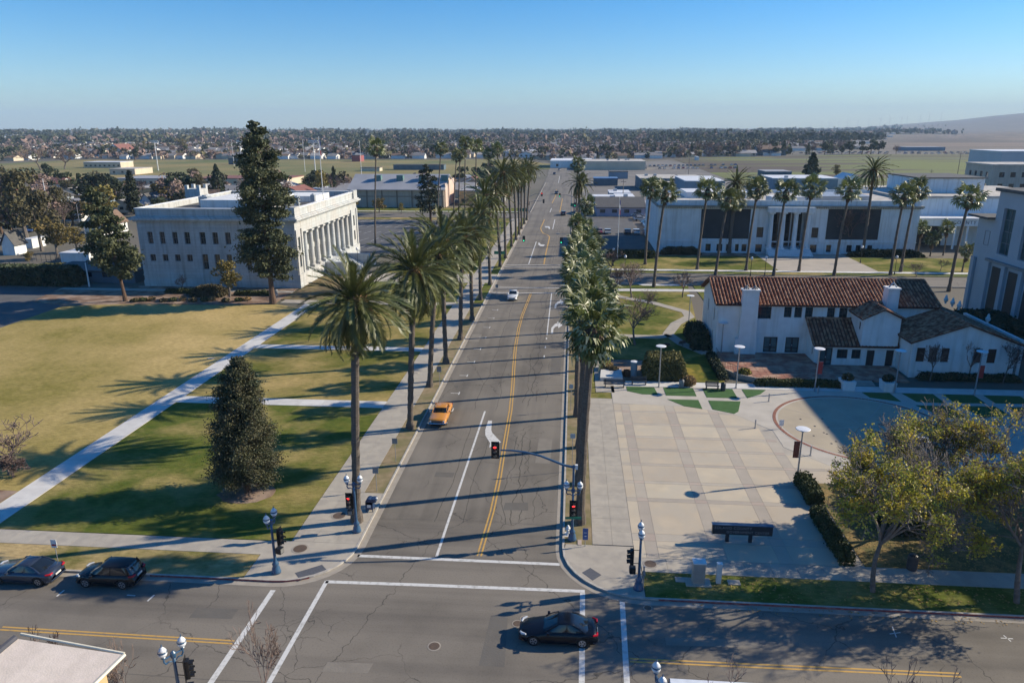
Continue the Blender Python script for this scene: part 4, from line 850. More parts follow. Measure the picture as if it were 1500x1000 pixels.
    for h in rh:
        q=MB(); pbox(q,'-y',rY0,h[0]+.01,h[1]-.01,h[2]+.01,h[3]-.01,.1,.18)
        for k in range(7): pbox(q,'-y',rY0,h[0]+.08,h[1]-.08,h[2]+.1+k*.24,h[2]+.2+k*.24,.06,.1)
        q.build('shutter',C_sh,t)
    tiled(t,(ra-.5,rY0-.35,re-.1),(ra-.5,rY1,re-.1),(rm,rY0-.35,rr),(rm,rY1,rr),row=.5); tiled(t,(rb+.6,rY1,re-.2),(rb+.6,rY0-.35,re-.2),(rm,rY1,rr-.01),(rm,rY0-.35,rr-.01),row=.5)
    # brick patio, curb wall, steps, rails
    pt=thing('brick_patio','raised red brick patio with a low curved front wall before the mission-style building','patio',(27,90,0))
    C_pb=mat('patio_brick',(.34,.15,.10),(.24,.10,.07),scale=1.5,rough=.9,world=True,bump=.3,c3=(.42,.26,.18),s3=.9)
    poly=[(20.2,95.95),(19.6,92),(19.7,88.5),(20.8,86.6),(22.9,85.2),(27.7,84.8),(33.1,85.2),(33.1,90),(31.9,92.2),(31.9,95.95)]
    q=MB(); q.prism(poly,.05,.5); base=q.build('floor',C_pb,pt)
    src=None; 
    def inside(x,y,P):
        c=False
        for i in range(len(P)):
            (x1,y1),(x2,y2)=P[i],P[(i+1)%len(P)]
            if (y1>y)!=(y2>y) and x<(x2-x1)*(y-y1)/(y2-y1)+x1: c=not c
        return c
    for i in range(14):
        for j in range(12):
            x,y=19.9+i*.95,84.9+j*.95
            if all(inside(x+dx,y+dy,poly) for dx in (0,.95) for dy in (0,.95)):
                if src is None:
                    s=MB(); s.box(x+.02,x+.93,y+.02,y+.93,.49,.515); src=s.build('paver',C_pb,base); x0,y0=x,y
                else: o=src.copy(); COL.objects.link(o); o.parent=base; o.location=(x-x0,y-y0,random.uniform(0,.006))
    wl=MB(); P=poly[2:7]
    for i in range(len(P)-1):
        a_,b2=Vector((*P[i],0)),Vector((*P[i+1],0)); n_=(b2-a_).normalized(); n_=Vector((-n_.y,n_.x,0))*-.15; wl.prism([(a_.x,a_.y),(b2.x,b2.y),(b2.x+n_.x,b2.y+n_.y),(a_.x+n_.x,a_.y+n_.y)],.0,.62)
    wl.build('curb_wall',C_concrete,pt)
    q=MB(); q.box(33.2,41.5,86.2,92.2,.0,.2); q.build('entry_floor',C_pb,pt)
    for k in range(3): q=MB(); q.box(34.6,36.9,84.7+k*.4,86.1,.02+k*.07,.08+k*.07); q.build('step',C_concrete,pt)
    for P in ([(19.75,94.5),(19.7,90),(19.8,88.4),(20.9,86.8),(22.2,85.9)],):
        rl=MB(); rl.tube([(p[0],p[1],1.5) for p in P],.03,5)
        for i in range(len(P)-1):
            for k in range(7):
                x=P[i][0]+(P[i+1][0]-P[i][0])*k/7; y=P[i][1]+(P[i+1][1]-P[i][1])*k/7; rl.tube([(x,y,.5),(x,y,1.5)],.015,4)
        rl.build('railing',F_dark,pt)
    rl=MB(); rl.tube([(42.9,87.9,1.1),(44.5,86.6,1.0)],.03,5); rl.tube([(44.5,86.6,.1),(44.5,86.6,1.0)],.03,5); rl.build('railing',F_dark,pt)
    # urns along the garden wall
    w_=thing('garden_wall','low white garden wall with white urn finials behind the dark gable roof','garden wall',(55.9,92,0))
    q=MB(); q.box(55.8,56.2,90,104,0,4.6); q.build('wall',W_white,w_)
    for (x,y) in ((1384,449),(1393.7,453),(1403.5,457),(1445,479)):
        yy=AX(x,y,56.)[0]; zz=4.6
        q=MB(); q.lathe([(.16,0),(.1,.15),(.3,.45),(.32,.7),(.15,.95),(.2,1.02),(.04,1.35)],10,(56.,yy,zz)); q.build('urn_finial',W_white,w_)
spanish()
# ================================================================ VEGETATION
V_palm=mat('palm_frond_green',(.135,.140,.038),(.070,.085,.025),scale=1.2,rough=.45,rand=.2,trans=.2,lo=.3,hi=.7)
V_palmold=mat('palm_frond_old',(.30,.15,.05),(.20,.13,.05),scale=2,rough=.7,trans=.1)
V_fan=mat('fan_leaf_green',(.165,.185,.055),(.085,.105,.03),scale=1.5,rough=.42,rand=.15,trans=.22,lo=.3,hi=.7)
V_fantip=mat('fan_leaf_lit_tip',(.46,.45,.28),(.28,.29,.13),scale=2,rough=.5,trans=.2)  # whitish colour paints the sunlit look onto some leaf tips
V_skirt=mat('dead_leaf_skirt',(.12,.075,.045),(.06,.04,.028),scale=3,rough=.9)
V_bark=mat('palm_bark',(.095,.075,.06),(.15,.125,.10),scale=4,rough=.95,bump=.8,stretch=(1,1,2.2),detail=8)
V_barkd=mat('pine_bark',(.14,.085,.055),(.08,.05,.035),scale=3,rough=.95,bump=.8,stretch=(1,1,.4))
V_branch=mat('grey_branch',(.17,.145,.125),(.11,.09,.075),scale=4,rough=.9)
V_twig=mat('purple_brown_twig',(.20,.14,.12),(.14,.10,.085),scale=3,rough=.9,rand=.15)
V_twig2=mat('tan_twig',(.24,.18,.12),(.17,.125,.085),scale=3,rough=.9,rand=.15)
V_pine=mat('pine_needles',(.060,.080,.032),(.11,.115,.05),scale=.8,rough=.7,trans=.12,rand=.12)
V_red=mat('redwood_needles',(.055,.068,.028),(.105,.095,.048),scale=1.2,rough=.7,trans=.12)
V_oak=mat('evergreen_leaves',(.032,.045,.020),(.055,.068,.028),scale=.6,rough=.7,trans=.1,rand=.2)
V_olive=mat('olive_brown_leaves',(.115,.095,.045),(.075,.068,.032),scale=.8,rough=.8,trans=.15,rand=.15)
V_aut=mat('autumn_leaves',(.46,.42,.055),(.56,.36,.05),scale=2.2,rough=.6,trans=.35,lo=.42,hi=.6,c3=(.30,.32,.05),s3=1.1)
V_gold=mat('golden_leaves',(.22,.16,.035),(.13,.115,.035),scale=1.,rough=.7,trans=.2,rand=.15)
V_hedge=mat('clipped_hedge',(.07,.085,.022),(.045,.055,.018),scale=2,rough=.8,trans=.1)
V_hedgeg=mat('golden_hedge',(.19,.165,.05),(.11,.11,.035),scale=1.2,rough=.8,trans=.1)
V_cyp=mat('cypress_green',(.025,.035,.016),(.04,.048,.02),scale=1,rough=.8)
rng=np.random.default_rng(5)
def frond_arr(L=3.9,droop=1.2,n=26,seed=0):
    """one feather frond along +x from the origin; quads (m,4,3)"""
    r=np.random.default_rng(seed); Q=[]
    def pt(s): # arc
        th=s*droop; x=L*(math.sin(th)/droop if droop>.01 else s); z=-L*((1-math.cos(th))/droop if droop>.01 else 0); return np.array([x,0,z]),np.array([math.cos(th),0,-math.sin(th)])
    for i in range(7):
        a,_=pt(i/7); b,_=pt((i+1)/7); w0=.055*(1-i/8); w1=.055*(1-(i+1)/8); y=np.array([0,1,0]); Q.append([a-y*w0,a+y*w0,b+y*w1,b-y*w1])
    for i in range(n):
        s=.10+.90*i/(n-1); p,tg=pt(s); ll=(.56*math.sin(math.pi*min(1,.16+s*.80))**.7+.10)
        for sd in (-1,1):
            up=np.array([math.sin(s*droop),0,math.cos(s*droop)])
            d=tg*.85+np.array([0,sd,0])*.50+up*(.30+r.uniform(-.20,.10)); d/=np.linalg.norm(d); e=p+d*ll*r.uniform(.85,1.1)-np.array([0,0,.10*ll]); w=tg*.080
            Q.append([p-w,p+w,e+w*.25,e-w*.25])
    return np.array(Q)
FR=[frond_arr(3.9,.75,28,1),frond_arr(4.3,1.15,28,2),frond_arr(4.3,1.6,28,3)]
def rotm(az,el,roll=0.):
    ca,sa=math.cos(az),math.sin(az); ce,se=math.cos(el),math.sin(el); cr,sr=math.cos(roll),math.sin(roll)
    Rz=np.array([[ca,-sa,0],[sa,ca,0],[0,0,1]]); Ry=np.array([[ce,0,-se],[0,1,0],[se,0,ce]]); Rx=np.array([[1,0,0],[0,cr,-sr],[0,sr,cr]]); return Rz@Ry@Rx
def mesh_from_quads(name,Q,m):
    o=np_obj(name,Q.reshape(-1,3),4,m); me=o.data; bpy.data.objects.remove(o); return me
ME_FR=[mesh_from_quads('frond',q,V_palm) for q in FR]
def crown_dirs(n,r,lo=-55,hi=85):
    out=[]
    for i in range(n):
        k=(i+.5)/n; el=math.radians(hi-(hi-lo)*k**.85+r.uniform(-7,7)); az=i*2.399963+r.uniform(-.25,.25); v=0 if k<.25 else (1 if k<.65 else 2); out.append((az,el,r.uniform(-.5,.5),v,r.uniform(.86,1.08)))
    return out
def crown_mesh(name,n,seed,skip=1,lo=-55,scale=1.):
    r=np.random.default_rng(seed); Q=[];mi=[]
    for az,el,ro,v,s in crown_dirs(n,r,lo):
        q=FR[v]; q=np.concatenate([q[:7:2] if 0 else q[:7],q[7::skip]]); w=q.copy()
        if skip>1: 
            c=w[7:].mean(1,keepdims=True); 
            w[7:,0]+= (w[7:,0]-w[7:,1])*.5*(skip-1); w[7:,1]+=(w[7:,1]-w[7:,0])*.3*(skip-1)
        Q.append((w@(rotm(az,el,ro).T))*s*scale); mi+= [1 if (el<-.75 and r.random()<.45) else 0]*len(w)
    Q=np.concatenate(Q); o=np_obj(name,Q.reshape(-1,3),4,[V_palm,V_palmold],midx=np.array(mi,dtype=np.int32)); me=o.data; bpy.data.objects.remove(o); return me
ME_CR=[crown_mesh('crown',70,20+i,2) for i in range(3)]
def obj_mesh(name,me,parent,loc=(0,0,0),rot=(0,0,0),sc=1.):
    o=bpy.data.objects.new(name,me); COL.objects.link(o); 
    if parent is not None: adopt(o,parent)
    o.location=loc; o.rotation_euler=rot; o.scale=(sc,sc,sc) if not hasattr(sc,'__len__') else sc; return o
ORD=['first','second','third','fourth','fifth','sixth','seventh','eighth','ninth','tenth','eleventh','twelfth','thirteenth','fourteenth','fifteenth','sixteenth','seventeenth','eighteenth','nineteenth','twentieth','twenty-first','twenty-second','twenty-third','twenty-fourth']
def trunk_curve(base,top,r0,r1,n=26,flare=1.5,bend=.3,seg=10):
    b,t=Vector(base),Vector(top); pts=[];rr=[]
    for i in range(n+1):
        s=i/n; p=b.lerp(t,s); off=math.sin(s*math.pi)*bend; p=p+Vector((off*(1 if (t-b).x<=0 else -1)*.6,off*.2,0)); pts.append(p)
        r=r0+(r1-r0)*s; 
        if s<.08: r*=1+(flare-1)*(1-s/.08)**1.5
        rr.append(r*(1+.07*((i%2)*2-1)+random.uniform(-.035,.035)))
    return pts,rr
def date_palm(bx,by,top,label,near,seed,group='date palms along the street',rad=.30,cs=1.,nf=66):
    t=thing('date_palm',label,'palm tree',(bx,by,.1),group)
    m=MB(); p,r=trunk_curve((bx,by,.1),top,rad*1.02,rad*.92,34,1.75,.15); m.tube(p,r,11); m.build('trunk',V_bark,t,smooth=False)
    T=Vector(top); m=MB(); m.lathe([(rad*.95,-1.6),(rad*1.5,-1.0),(rad*2.0,-.3),(rad*1.9,.25),(rad*1.0,.7)],12,tuple(T))
    r_=random.Random(seed)
    for k in range(80):
        a=r_.uniform(0,6.28); z=r_.uniform(-1.3,.3); R=rad*(1.55+.4*min(1,(z+1.3)/1.)); c=(T.x+R*math.cos(a),T.y+R*math.sin(a),T.z+z); m.tube([c,(c[0]+.22*math.cos(a),c[1]+.22*math.sin(a),c[2]+.30)],[.09,.03],4)
    m.build('frond_stubs',mat('frond_stub_brown',(.20,.11,.05),(.10,.065,.04),scale=4,rough=.9,bump=.5),t)
    if near:
        r=np.random.default_rng(seed)
        for i,(az,el,ro,v,s) in enumerate(crown_dirs(nf,r)):
            R=rotm(az,el,ro); o=obj_mesh('frond',ME_FR[v],t,sc=s*cs); o.rotation_euler=Matrix(R.tolist()).to_euler()
            o.location=(T.x-bx+.2*math.cos(az),T.y-by+.2*math.sin(az),T.z-.1+.15*math.sin(el))
        # hanging fruit stalks and a few dead fronds
        q=MB()
        for k in range(9):
            a=k*.7; q.tube([(T.x,T.y,T.z),(T.x+.5*math.cos(a),T.y+.5*math.sin(a),T.z+.25),(T.x+.95*math.cos(a),T.y+.95*math.sin(a),T.z-.15),(T.x+1.1*math.cos(a),T.y+1.1*math.sin(a),T.z-.7)],[.05,.05,.09,.16],5)
        q.build('fruit_stalks',V_palmold,t)
    else:
        obj_mesh('crown',ME_CR[seed%3],t,(T.x-bx,T.y-by,T.z-.1),(0,0,seed*1.7),cs)
    return t
# left row along the main street: (base px, crown centre px)
LP=[((523,765),(521,442),1.0),((601,629),(607,398),1.22),((629.5,567),(640,378),1.12),((653.5,533),(648,352),1.18),((674.5,498.5),(678,350),1.2),((691.6,470),(690,338),1.1),((704,440),(703,312),1.05),((718,418),(711,288),1.38),((733,391),(724,272),1.15),((740.5,379),(736,254),1.4),((749.5,362),(744,262),1.15),((756,352),(752,250),1.2),((760.5,344),(758,262),1.1),((764,336),(764,252),1.15),((768,328.6),(770,246),1.2),((771.6,323),(777,247),1.2)]
for i,(b_,c,s) in enumerate(LP):
    x,y=G(*b_); cx,cz=AY(c[0],c[1],y)
    extra={0:', foot burl',1:', orange car'}.get(i,'')
    date_palm(x,y,(cx,y,cz),f'{ORD[i]} date palm from the corner in the row left of the street{extra}',i<7,100+i,rad=.30 if i else .32,cs=s,nf=[112,104,96,88,80,74,68][i] if i<7 else 60)
# burl and old bark at the foot of the nearest palm
# right row: fan palms
def fan_arr(seed,pet=1.25,R=1.05,segs=15):
    r=np.random.default_rng(seed); Q=[];mi=[]
    y=np.array([0,1.,0]); 
    for i in range(3):
        a=np.array([pet*i/3,0,-.04*i*i]); b=np.array([pet*(i+1)/3,0,-.04*(i+1)**2]); Q.append([a-y*.03,a+y*.03,b+y*.03,b-y*.03]); mi.append(0)
    c=np.array([pet,0,-.36]); 
    for i in range(segs):
        an=math.radians(-118+236*i/(segs-1)); d=np.array([math.cos(an),math.sin(an),-.10]); l=R*(1-.18*abs(math.sin(an)))*r.uniform(.9,1.08)
        side=np.array([-math.sin(an),math.cos(an),0]); w=.105
        p1=c+d*l*.62+np.array([0,0,.10-.12*abs(math.sin(an))]); p2=p1+np.array([d[0]*.28*l,d[1]*.28*l,-.30*l*r.uniform(.6,1.3)])
        ridge=np.array([0,0,.045*(1 if i%2 else -1)])
        Q.append([c,p1-side*w+ridge,p1+ridge*.2,c]); mi.append(0); Q.append([c,p1+ridge*.2,p1+side*w+ridge,c]); mi.append(0)
        Q.append([p1-side*w+ridge,p2-side*.02,p2+side*.02,p1+side*w+ridge]); mi.append(1 if r.random()<.38 else 0)
    return np.array(Q),np.array(mi,dtype=np.int32)
FAN=[fan_arr(3),fan_arr(4,1.4,1.15),fan_arr(5,1.1,1.)]
def mk(q,mi,name): o=np_obj(name,q.reshape(-1,3),4,[V_fan,V_fantip],midx=mi); me=o.data; bpy.data.objects.remove(o); return me
ME_FAN=[mk(q,mi,'fan_leaf') for q,mi in FAN]
def fan_crown(name,n,seed,lo=-60,sc=1.):
    r=np.random.default_rng(seed); Q=[];M=[]
    for i,(az,el,ro,v,s) in enumerate(crown_dirs(n,r,lo,80)):
        q,mi=FAN[i%3]; Q.append((q@rotm(az,el,ro*1.2).T)*s*sc); M.append(mi)
    return mk(np.concatenate(Q),np.concatenate(M),name)
ME_FC=[fan_crown('crown',44,60+i,sc=1.05) for i in range(3)]; ME_FCS=[fan_crown('crown',30,80+i,-38,1.28) for i in range(3)]
def fan_palm(bx,by,top,label,near,seed,group,rad=.24,cs=1.,skirt=True,lite=False,nf=52):
    t=thing('fan_palm',label,'palm tree',(bx,by,.1),group); T=Vector(top)
    m=MB(); p,r=trunk_curve((bx,by,.1),top,rad,rad*.72,24,1.5,.25); m.tube(p,r,10); m.build('trunk',V_bark,t)
    if skirt:
        d=(T-Vector((bx,by,.1))).normalized(); m=MB(); 
        m.tube([T-d*2.6,T-d*1.9,T-d*.9,T-d*.2,T+d*.3],[rad*.8,rad*1.7,rad*2.1,rad*1.8,rad*.8],10)
        rr=random.Random(seed)
        for k in range(46):
            a=rr.uniform(0,6.28); h=rr.uniform(.1,2.2); R=rad*(1.6+.3*math.sin(h)); c=T-d*h+Vector((R*math.cos(a),R*math.sin(a),0)); m.tube([c,c+Vector((.18*math.cos(a),.18*math.sin(a),-.42))],[.09,.03],4)
        m.build('leaf_skirt',V_skirt,t)
    if near:
        r=np.random.default_rng(seed)
        for i,(az,el,ro,v,s) in enumerate(crown_dirs(nf,r,-60,80)):
            o=obj_mesh('fan_leaf',ME_FAN[i%3],t,sc=s*cs); o.rotation_euler=Matrix(rotm(az,el,ro*1.2).tolist()).to_euler(); o.location=(T.x-bx+.12*math.cos(az),T.y-by+.12*math.sin(az),T.z-.1+.2*math.sin(el))
    else: obj_mesh('crown',(ME_FCS if lite else ME_FC)[seed%3],t,(T.x-bx,T.y-by,T.z-.1),(0,0,seed*1.3),cs)
    return t
RP=[(50.5,(869,480)),(57,(862,452)),(64.5,(868,428)),(72.4,(853,412)),(80.4,(862,396)),(87.6,(848,385)),(94.5,(858,373)),(101.2,(853,362)),(106.5,(862,355)),(116.,(850,360))]
for i,(y,c) in enumerate(RP):
    cx,cz=AY(c[0],c[1],y); x={0:1.1,3:.9}.get(i,1.1)
    fan_palm(x,y,(cx,y,cz),f'{ORD[i]} shaggy fan palm from the corner in the row right of the street',i<8,200+i,'fan palms right of the street',rad=.36 if i<2 else .28,cs=1.14,nf=[58,44,42,42,40,40,40,40,40,40][i])
for i,(y,c,s) in enumerate([(128,(858,345),.9),(140,(846,326),.9),(152,(858,331),.85),(164,(860,300),1.0),(176,(846,345),.8),(214,(847,240),1.1),(232,(853,262),.9)]):
    cx,cz=AY(c[0],c[1],y); fan_palm(1.2,y,(cx,y,cz),f'{ORD[i+10]} fan palm from the corner in the row right of the street, far down',False,300+i,'fan palms right of the street',cs=s)
cx,cz=AY(849,268,191); date_palm(1.8,190.8,(cx,190.8,cz),'lone dark date palm standing among the fan palms right of the street',False,7,'date palms by the civic buildings',cs=1.05)
# slender fan palms before the library
WP=[((945,388),(954,275)),((957.5,421),(975,281)),((1021,395.5),(1037,277)),((1048,403),(1067,291)),((1069,371),(1078,295)),((1092.6,397),(1110,277)),((1133,404),(1152,279)),((1170,398),(1190,275)),((1221.5,404),(1245,278)),((1304,404),(1325,286)),((1319,399),(1343,278)),((1389.5,427),(1421,288))]
for i,(b_,c) in enumerate(WP):
    x,y=G(*b_); cx,cz=AY(c[0],c[1],y)
    fan_palm(x,y,(cx,y,cz),f'{ORD[i]} tall slender fan palm from the left in the rows before the white library',False,400+i,'slender fan palms before the library',rad=.30,cs=1.08,lite=True)
for i,(b_,c) in enumerate([((1344,373),(1350,333)),((1362,376),(1366,349)),((1381,375),(1387.6,333)),((1409,399),(1419,367))]):
    x,y=G(*b_); cx,cz=AY(c[0],c[1],y)
    fan_palm(x,y,(cx,y,cz),['small fan palm beside the right corner of the white library','lowest fan palm between two others before the annex entrance','small fan palm with a tan skirt before the annex lettering','small leaning fan palm at the right end of the library lawn'][i],False,420+i,'small fan palms by the annex',rad=.17,cs=.75,lite=True)
for i,(b_,c,lab) in enumerate([((1067,371),(1079,268),'tall date palm with rusty fronds before the left dark panel of the library'),((1263,376),(1280,250),'tallest date palm, rising high above the library roof')]):
    x,y=G(*b_); cx,cz=AY(c[0],c[1],y); date_palm(x,y,(cx,y,cz),lab,False,[33,35][i],'date palms by the civic buildings',cs=1.15,rad=.33)
# very tall palms behind the left row
for i,(b_,c) in enumerate([((549.7,359),(551,216)),((640.6,329),(646,217)),((664.5,313),(669,228)),((672,325),(674,226)),((681,315),(682,210)),((697,310),(698,213)),((716,300),(716,226)),((730,300),(729,218))]):
    x,y=G(*b_); cx,cz=AY(c[0],c[1],y)
    fan_palm(x,y,(cx,y,cz),['very tall thin palm by the parking lot corner beside the classical hall','very tall thin palm just left of the twin thin palms, by the dark cedar','left one of the twin thin palms behind the street row','right one of the twin thin palms behind the street row','very tall thin palm right of the twin thin palms','tallest bushy-topped thin palm behind the street row','thin palm right of the tallest bushy-topped one','rightmost of the very tall thin palms behind the street row'][i],False,500+i,'very tall thin palms',rad=.24,cs=[1.05,.95,.95,.95,1.05,1.2,1.1,1.1][i],lite=True,skirt=True)
# ---- branching skeletons
def skeleton(h,spread,levels,seed,trunk_frac=.3,r0=.2,nb=4,taper=.62,up=.35,minr=.006,splay=.75,first=None):
    r=random.Random(seed); segs=[];tips=[]
    def grow(p,d,l,rad,lv):
        n=3 if lv<2 else 2; q=p
        for k in range(n):
            d2=(d+Vector((r.gauss(0,.12),r.gauss(0,.12),r.gauss(0,.08)))).normalized(); e=q+d2*(l/n); ra=rad*(1-.35*k/n); rb=rad*(1-.35*(k+1)/n); segs.append((q,e,max(ra,minr),max(rb,minr),lv)); q=e; d=d2
            if lv>0 and lv<levels and k<n-1 and r.random()<.55: side(q,d,l*.62,rb*.6,lv+1)
        if lv>=levels: tips.append((q,d)); return
        for k in range(nb if lv==0 else r.choice((2,3,3) if lv<3 else (2,2,3))): side(q,d,l*r.uniform(.60,.82)*(spread if lv==0 else 1),rad*.65*r.uniform(.75,1.),lv+1,k)
    def side(q,d,l,rad,lv,k=0):
        a=r.uniform(0,6.28); s=Vector((math.cos(a),math.sin(a),0)); s=(s-d*s.dot(d)); s=s.normalized() if s.length>.01 else Vector((1,0,0))
        d2=(d+s*splay*r.uniform(.6,1.3)+Vector((0,0,up*r.uniform(.2,1)))).normalized(); grow(q,d2,l,rad,lv)
    grow(Vector((0,0,0)),Vector((0,0,1)),h*trunk_frac,r0,0); return segs,tips
def skel_mesh(segs,n_big=6,minlv=0,maxlv=99):
    m=MB()
    for (a,b_,ra,rb,lv) in segs:
        if minlv<=lv<=maxlv: m.tube([a,b_],[ra,rb],n_big if lv<2 else (4 if lv<4 else 3),cap=False)
    return m
def to_me(mb,name,m): o=mb.build(name,m); me=o.data; bpy.data.objects.remove(o); return me
# two (three) autumn trees by the plaza
def autumn_tree(bx,by,h,w,label,seed,leaves,group='yellowing street trees by the plaza'):
    t=thing('autumn_tree',label,'tree',(bx,by,.12),group)
    segs,tips=skeleton(h,1.0,7,seed,.17,.19,7,up=.18,minr=.017,splay=1.05)
    P=np.array([list(s[1]) for s in segs]); sx=w/2/np.percentile(np.hypot(P[:,0],P[:,1]),97); sz=h/P[:,2].max()
    lx=-.075
    S=[(Vector((a.x*sx+a.z*sz*lx,a.y*sx,a.z*sz)),Vector((b_.x*sx+b_.z*sz*lx,b_.y*sx,b_.z*sz)),ra,rb,lv) for a,b_,ra,rb,lv in segs]
    me=to_me(skel_mesh(S,8,0,0),'trunk',V_branch); obj_mesh('trunk',me,t)
    me=to_me(skel_mesh(S,5,1),'branches',mat('ash_branch',(.19,.16,.14),(.13,.105,.09),scale=4,rough=.9)); obj_mesh('branches',me,t)
    r=np.random.default_rng(seed); E=np.array([list(s[1]) for s in S if s[4]>=4]); k=r.integers(0,len(E),leaves)
    cl=r.normal(size=(90,3))*[w*.36,w*.36,h*.28]+[-.4,0,h*.55]; dd=np.min(np.linalg.norm(E[k][:,None]-cl[None],axis=2),1); keep=dd<1.35
    C=E[k][keep]+r.normal(size=(keep.sum(),3))*.16; me=mesh_from_quads('leaves',quads(C,.058,r),V_aut); o=obj_mesh('leaves',me,t); o['kind']='stuff'
    return t
autumn_tree(20.6,43.2,11.6,11.6,'yellow-green autumn tree on the grass strip, left one by the plaza hedge',3,30000)
autumn_tree(29.5,42.7,11.6,11.0,'yellow-green autumn tree at the right edge of the picture on the grass strip',8,30000)
autumn_tree(29.3,51.2,10.8,10.2,'dense yellow-green autumn tree behind the one at the right edge',14,24000)
autumn_tree(39,50.5,10.5,9,'yellow-green autumn tree in the tower shade beyond the right edge trees',19,20000)
q=MB(); 
lit=np.stack([RNG.uniform(5,40,9000),RNG.normal(46.,3.4,9000),np.full(9000,.175)],1); lit=lit[((lit[:,1]>46.15)&(lit[:,1]<58)&(lit[:,0]>21))|((lit[:,1]>41.5)&(lit[:,1]<44.2)&(RNG.uniform(size=9000)<.5))|((lit[:,1]>40.3)&(lit[:,1]<41.1)&(lit[:,0]>8)&(RNG.uniform(size=9000)<.8))]
lit[:,2]=np.where(lit[:,1]<41.2,.03,np.where(lit[:,1]<44.3,.15,.19)); Q=quads(lit,.055); Q[:,2]=np.repeat(lit[:,2],4)+(Q[:,2]-np.repeat(lit[:,2],4))*.2
o=np_obj('fallen_leaves',Q,4,mat('fallen_leaf_tan',(.40,.26,.08),(.24,.14,.05),scale=3,rough=.8)); tag(o,'scattered fallen yellow and brown leaves under the autumn trees','fallen leaves'); o['kind']='stuff'
# ---- conifers: trunk, limbs, needle tufts
def conifer(name,label,bx,by,h,prof,ntuft,size,seed,m,limb=.05,lean=0.,cat='tree',clear=.12,bark=None,blobs=None,group=None,rt=.3,flat=.35,whorl=0,tight=.13):
    t=thing(name,label,cat,(bx,by,.1),group); r=np.random.default_rng(seed); rr=random.Random(seed)
    mb=MB(); pts=[(lean*(i/10)**1.5,0,h*i/10) for i in range(11)]; mb.tube(pts,[rt*(1-.92*i/10)*(1.35 if i==0 else 1) for i in range(11)],9)
    L=[];C=[]
    nl=blobs or 90
    for k in range(nl):
        s=clear+(1-clear)*(k+.5)/nl
        if whorl: s=clear+(1-clear)*(math.floor((s-clear)/(1-clear)*whorl)+.35+rr.uniform(-.18,.18))/whorl
        R=np.interp(s,[p[0] for p in prof],[p[1] for p in prof])*rr.uniform(.62,1.12); a=k*2.4+rr.uniform(-.5,.5); z=s*h; x0=lean*s**1.5
        e=(x0+R*math.cos(a),R*math.sin(a),z+R*rr.uniform(-.12,.3)); mb.tube([(x0,0,z),((x0+e[0])/2,e[1]/2,(z+e[2])/2+.1*R),e],[max(.03,rt*.28*(1-s)),.04,.02],4,cap=False)
        n=int(ntuft/nl*(.4+1.2*R/max(p[1] for p in prof)))
        u=.25+.75*r.uniform(size=n)**.6; c=np.stack([x0+(e[0]-x0)*u,e[1]*u,z+(e[2]-z)*u+.15*R*u*(1-u)],1)+r.normal(size=(n,3))*[R*tight+.10,R*tight+.10,(R*tight+.10)*flat*1.5]; C.append(c)
    mb.v=[(v[0]+bx,v[1]+by,v[2]+.1) for v in mb.v]; mb.build('trunk',bark or V_barkd,t)
    C=np.concatenate(C); me=mesh_from_quads('foliage',quads(C,size,r,aspect=1.2),m); obj_mesh('foliage',me,t); return t
x,y=G(400,445); conifer('pine_tree','towering dark pine in front of the corner of the classical hall',x,y,31,[(.0,1.),(.16,2.6),(.25,4.6),(.36,4.2),(.44,3.3),(.52,4.3),(.58,4.9),(.68,4.2),(.8,3.3),(.9,2.3),(1,.6)],36000,.13,2,V_pine,blobs=110,clear=.15,rt=.48)
x,y=G(184,442); conifer('pine_tree','leaning dark pine left of the classical hall',x,y,20.5,[(0,1.6),(.2,3.0),(.35,4.2),(.6,3.4),(.8,2.2),(1,.4)],20000,.15,4,V_pine,blobs=46,clear=.22,lean=-3.4,rt=.32)
x,y=G(363,722); conifer('redwood_tree','bushy young redwood on the lawn in a round mulch bed',x,y,12.3,[(0,1.5),(.08,2.4),(.2,2.7),(.45,2.45),(.7,1.9),(.88,1.1),(1,.1)],70000,.046,6,V_red,blobs=260,clear=.09,rt=.28,flat=.42,lean=.5,whorl=17,tight=.10)
q=MB(); q.prism([(x+2.4*math.cos(a*.3142)*(1+.08*math.sin(a*3)),y-.1+1.9*math.sin(a*.3142)) for a in range(20)],.1,.135); kind(q.build('tree_mulch_ring',C_mulch))
x,y=G(631,325); conifer('cedar_tree','sparse dark cedar with drooping limbs beside the gymnasium',x,y,18.5,[(0,2),(.2,4.4),(.5,3.8),(.8,2.6),(1,.6)],2600,.22,9,V_oak,blobs=40,clear=.15,rt=.4,lean=-1)
x,y=G(198,314); conifer('cypress_tree','narrow dark cypress column behind the left roof corner of the hall',x,y,15.5,[(0,1.9),(.2,2.4),(.6,1.9),(.9,.8),(1,.2)],7000,.28,12,V_cyp,blobs=110,clear=.02)
x,y=G(1188,262); conifer('conifer_tree','single cone-shaped dark conifer standing at the edge of the pasture',x,y,15,[(0,4),(.2,4.4),(.6,2.8),(1,.2)],3500,.6,13,V_oak,blobs=60,clear=.05)
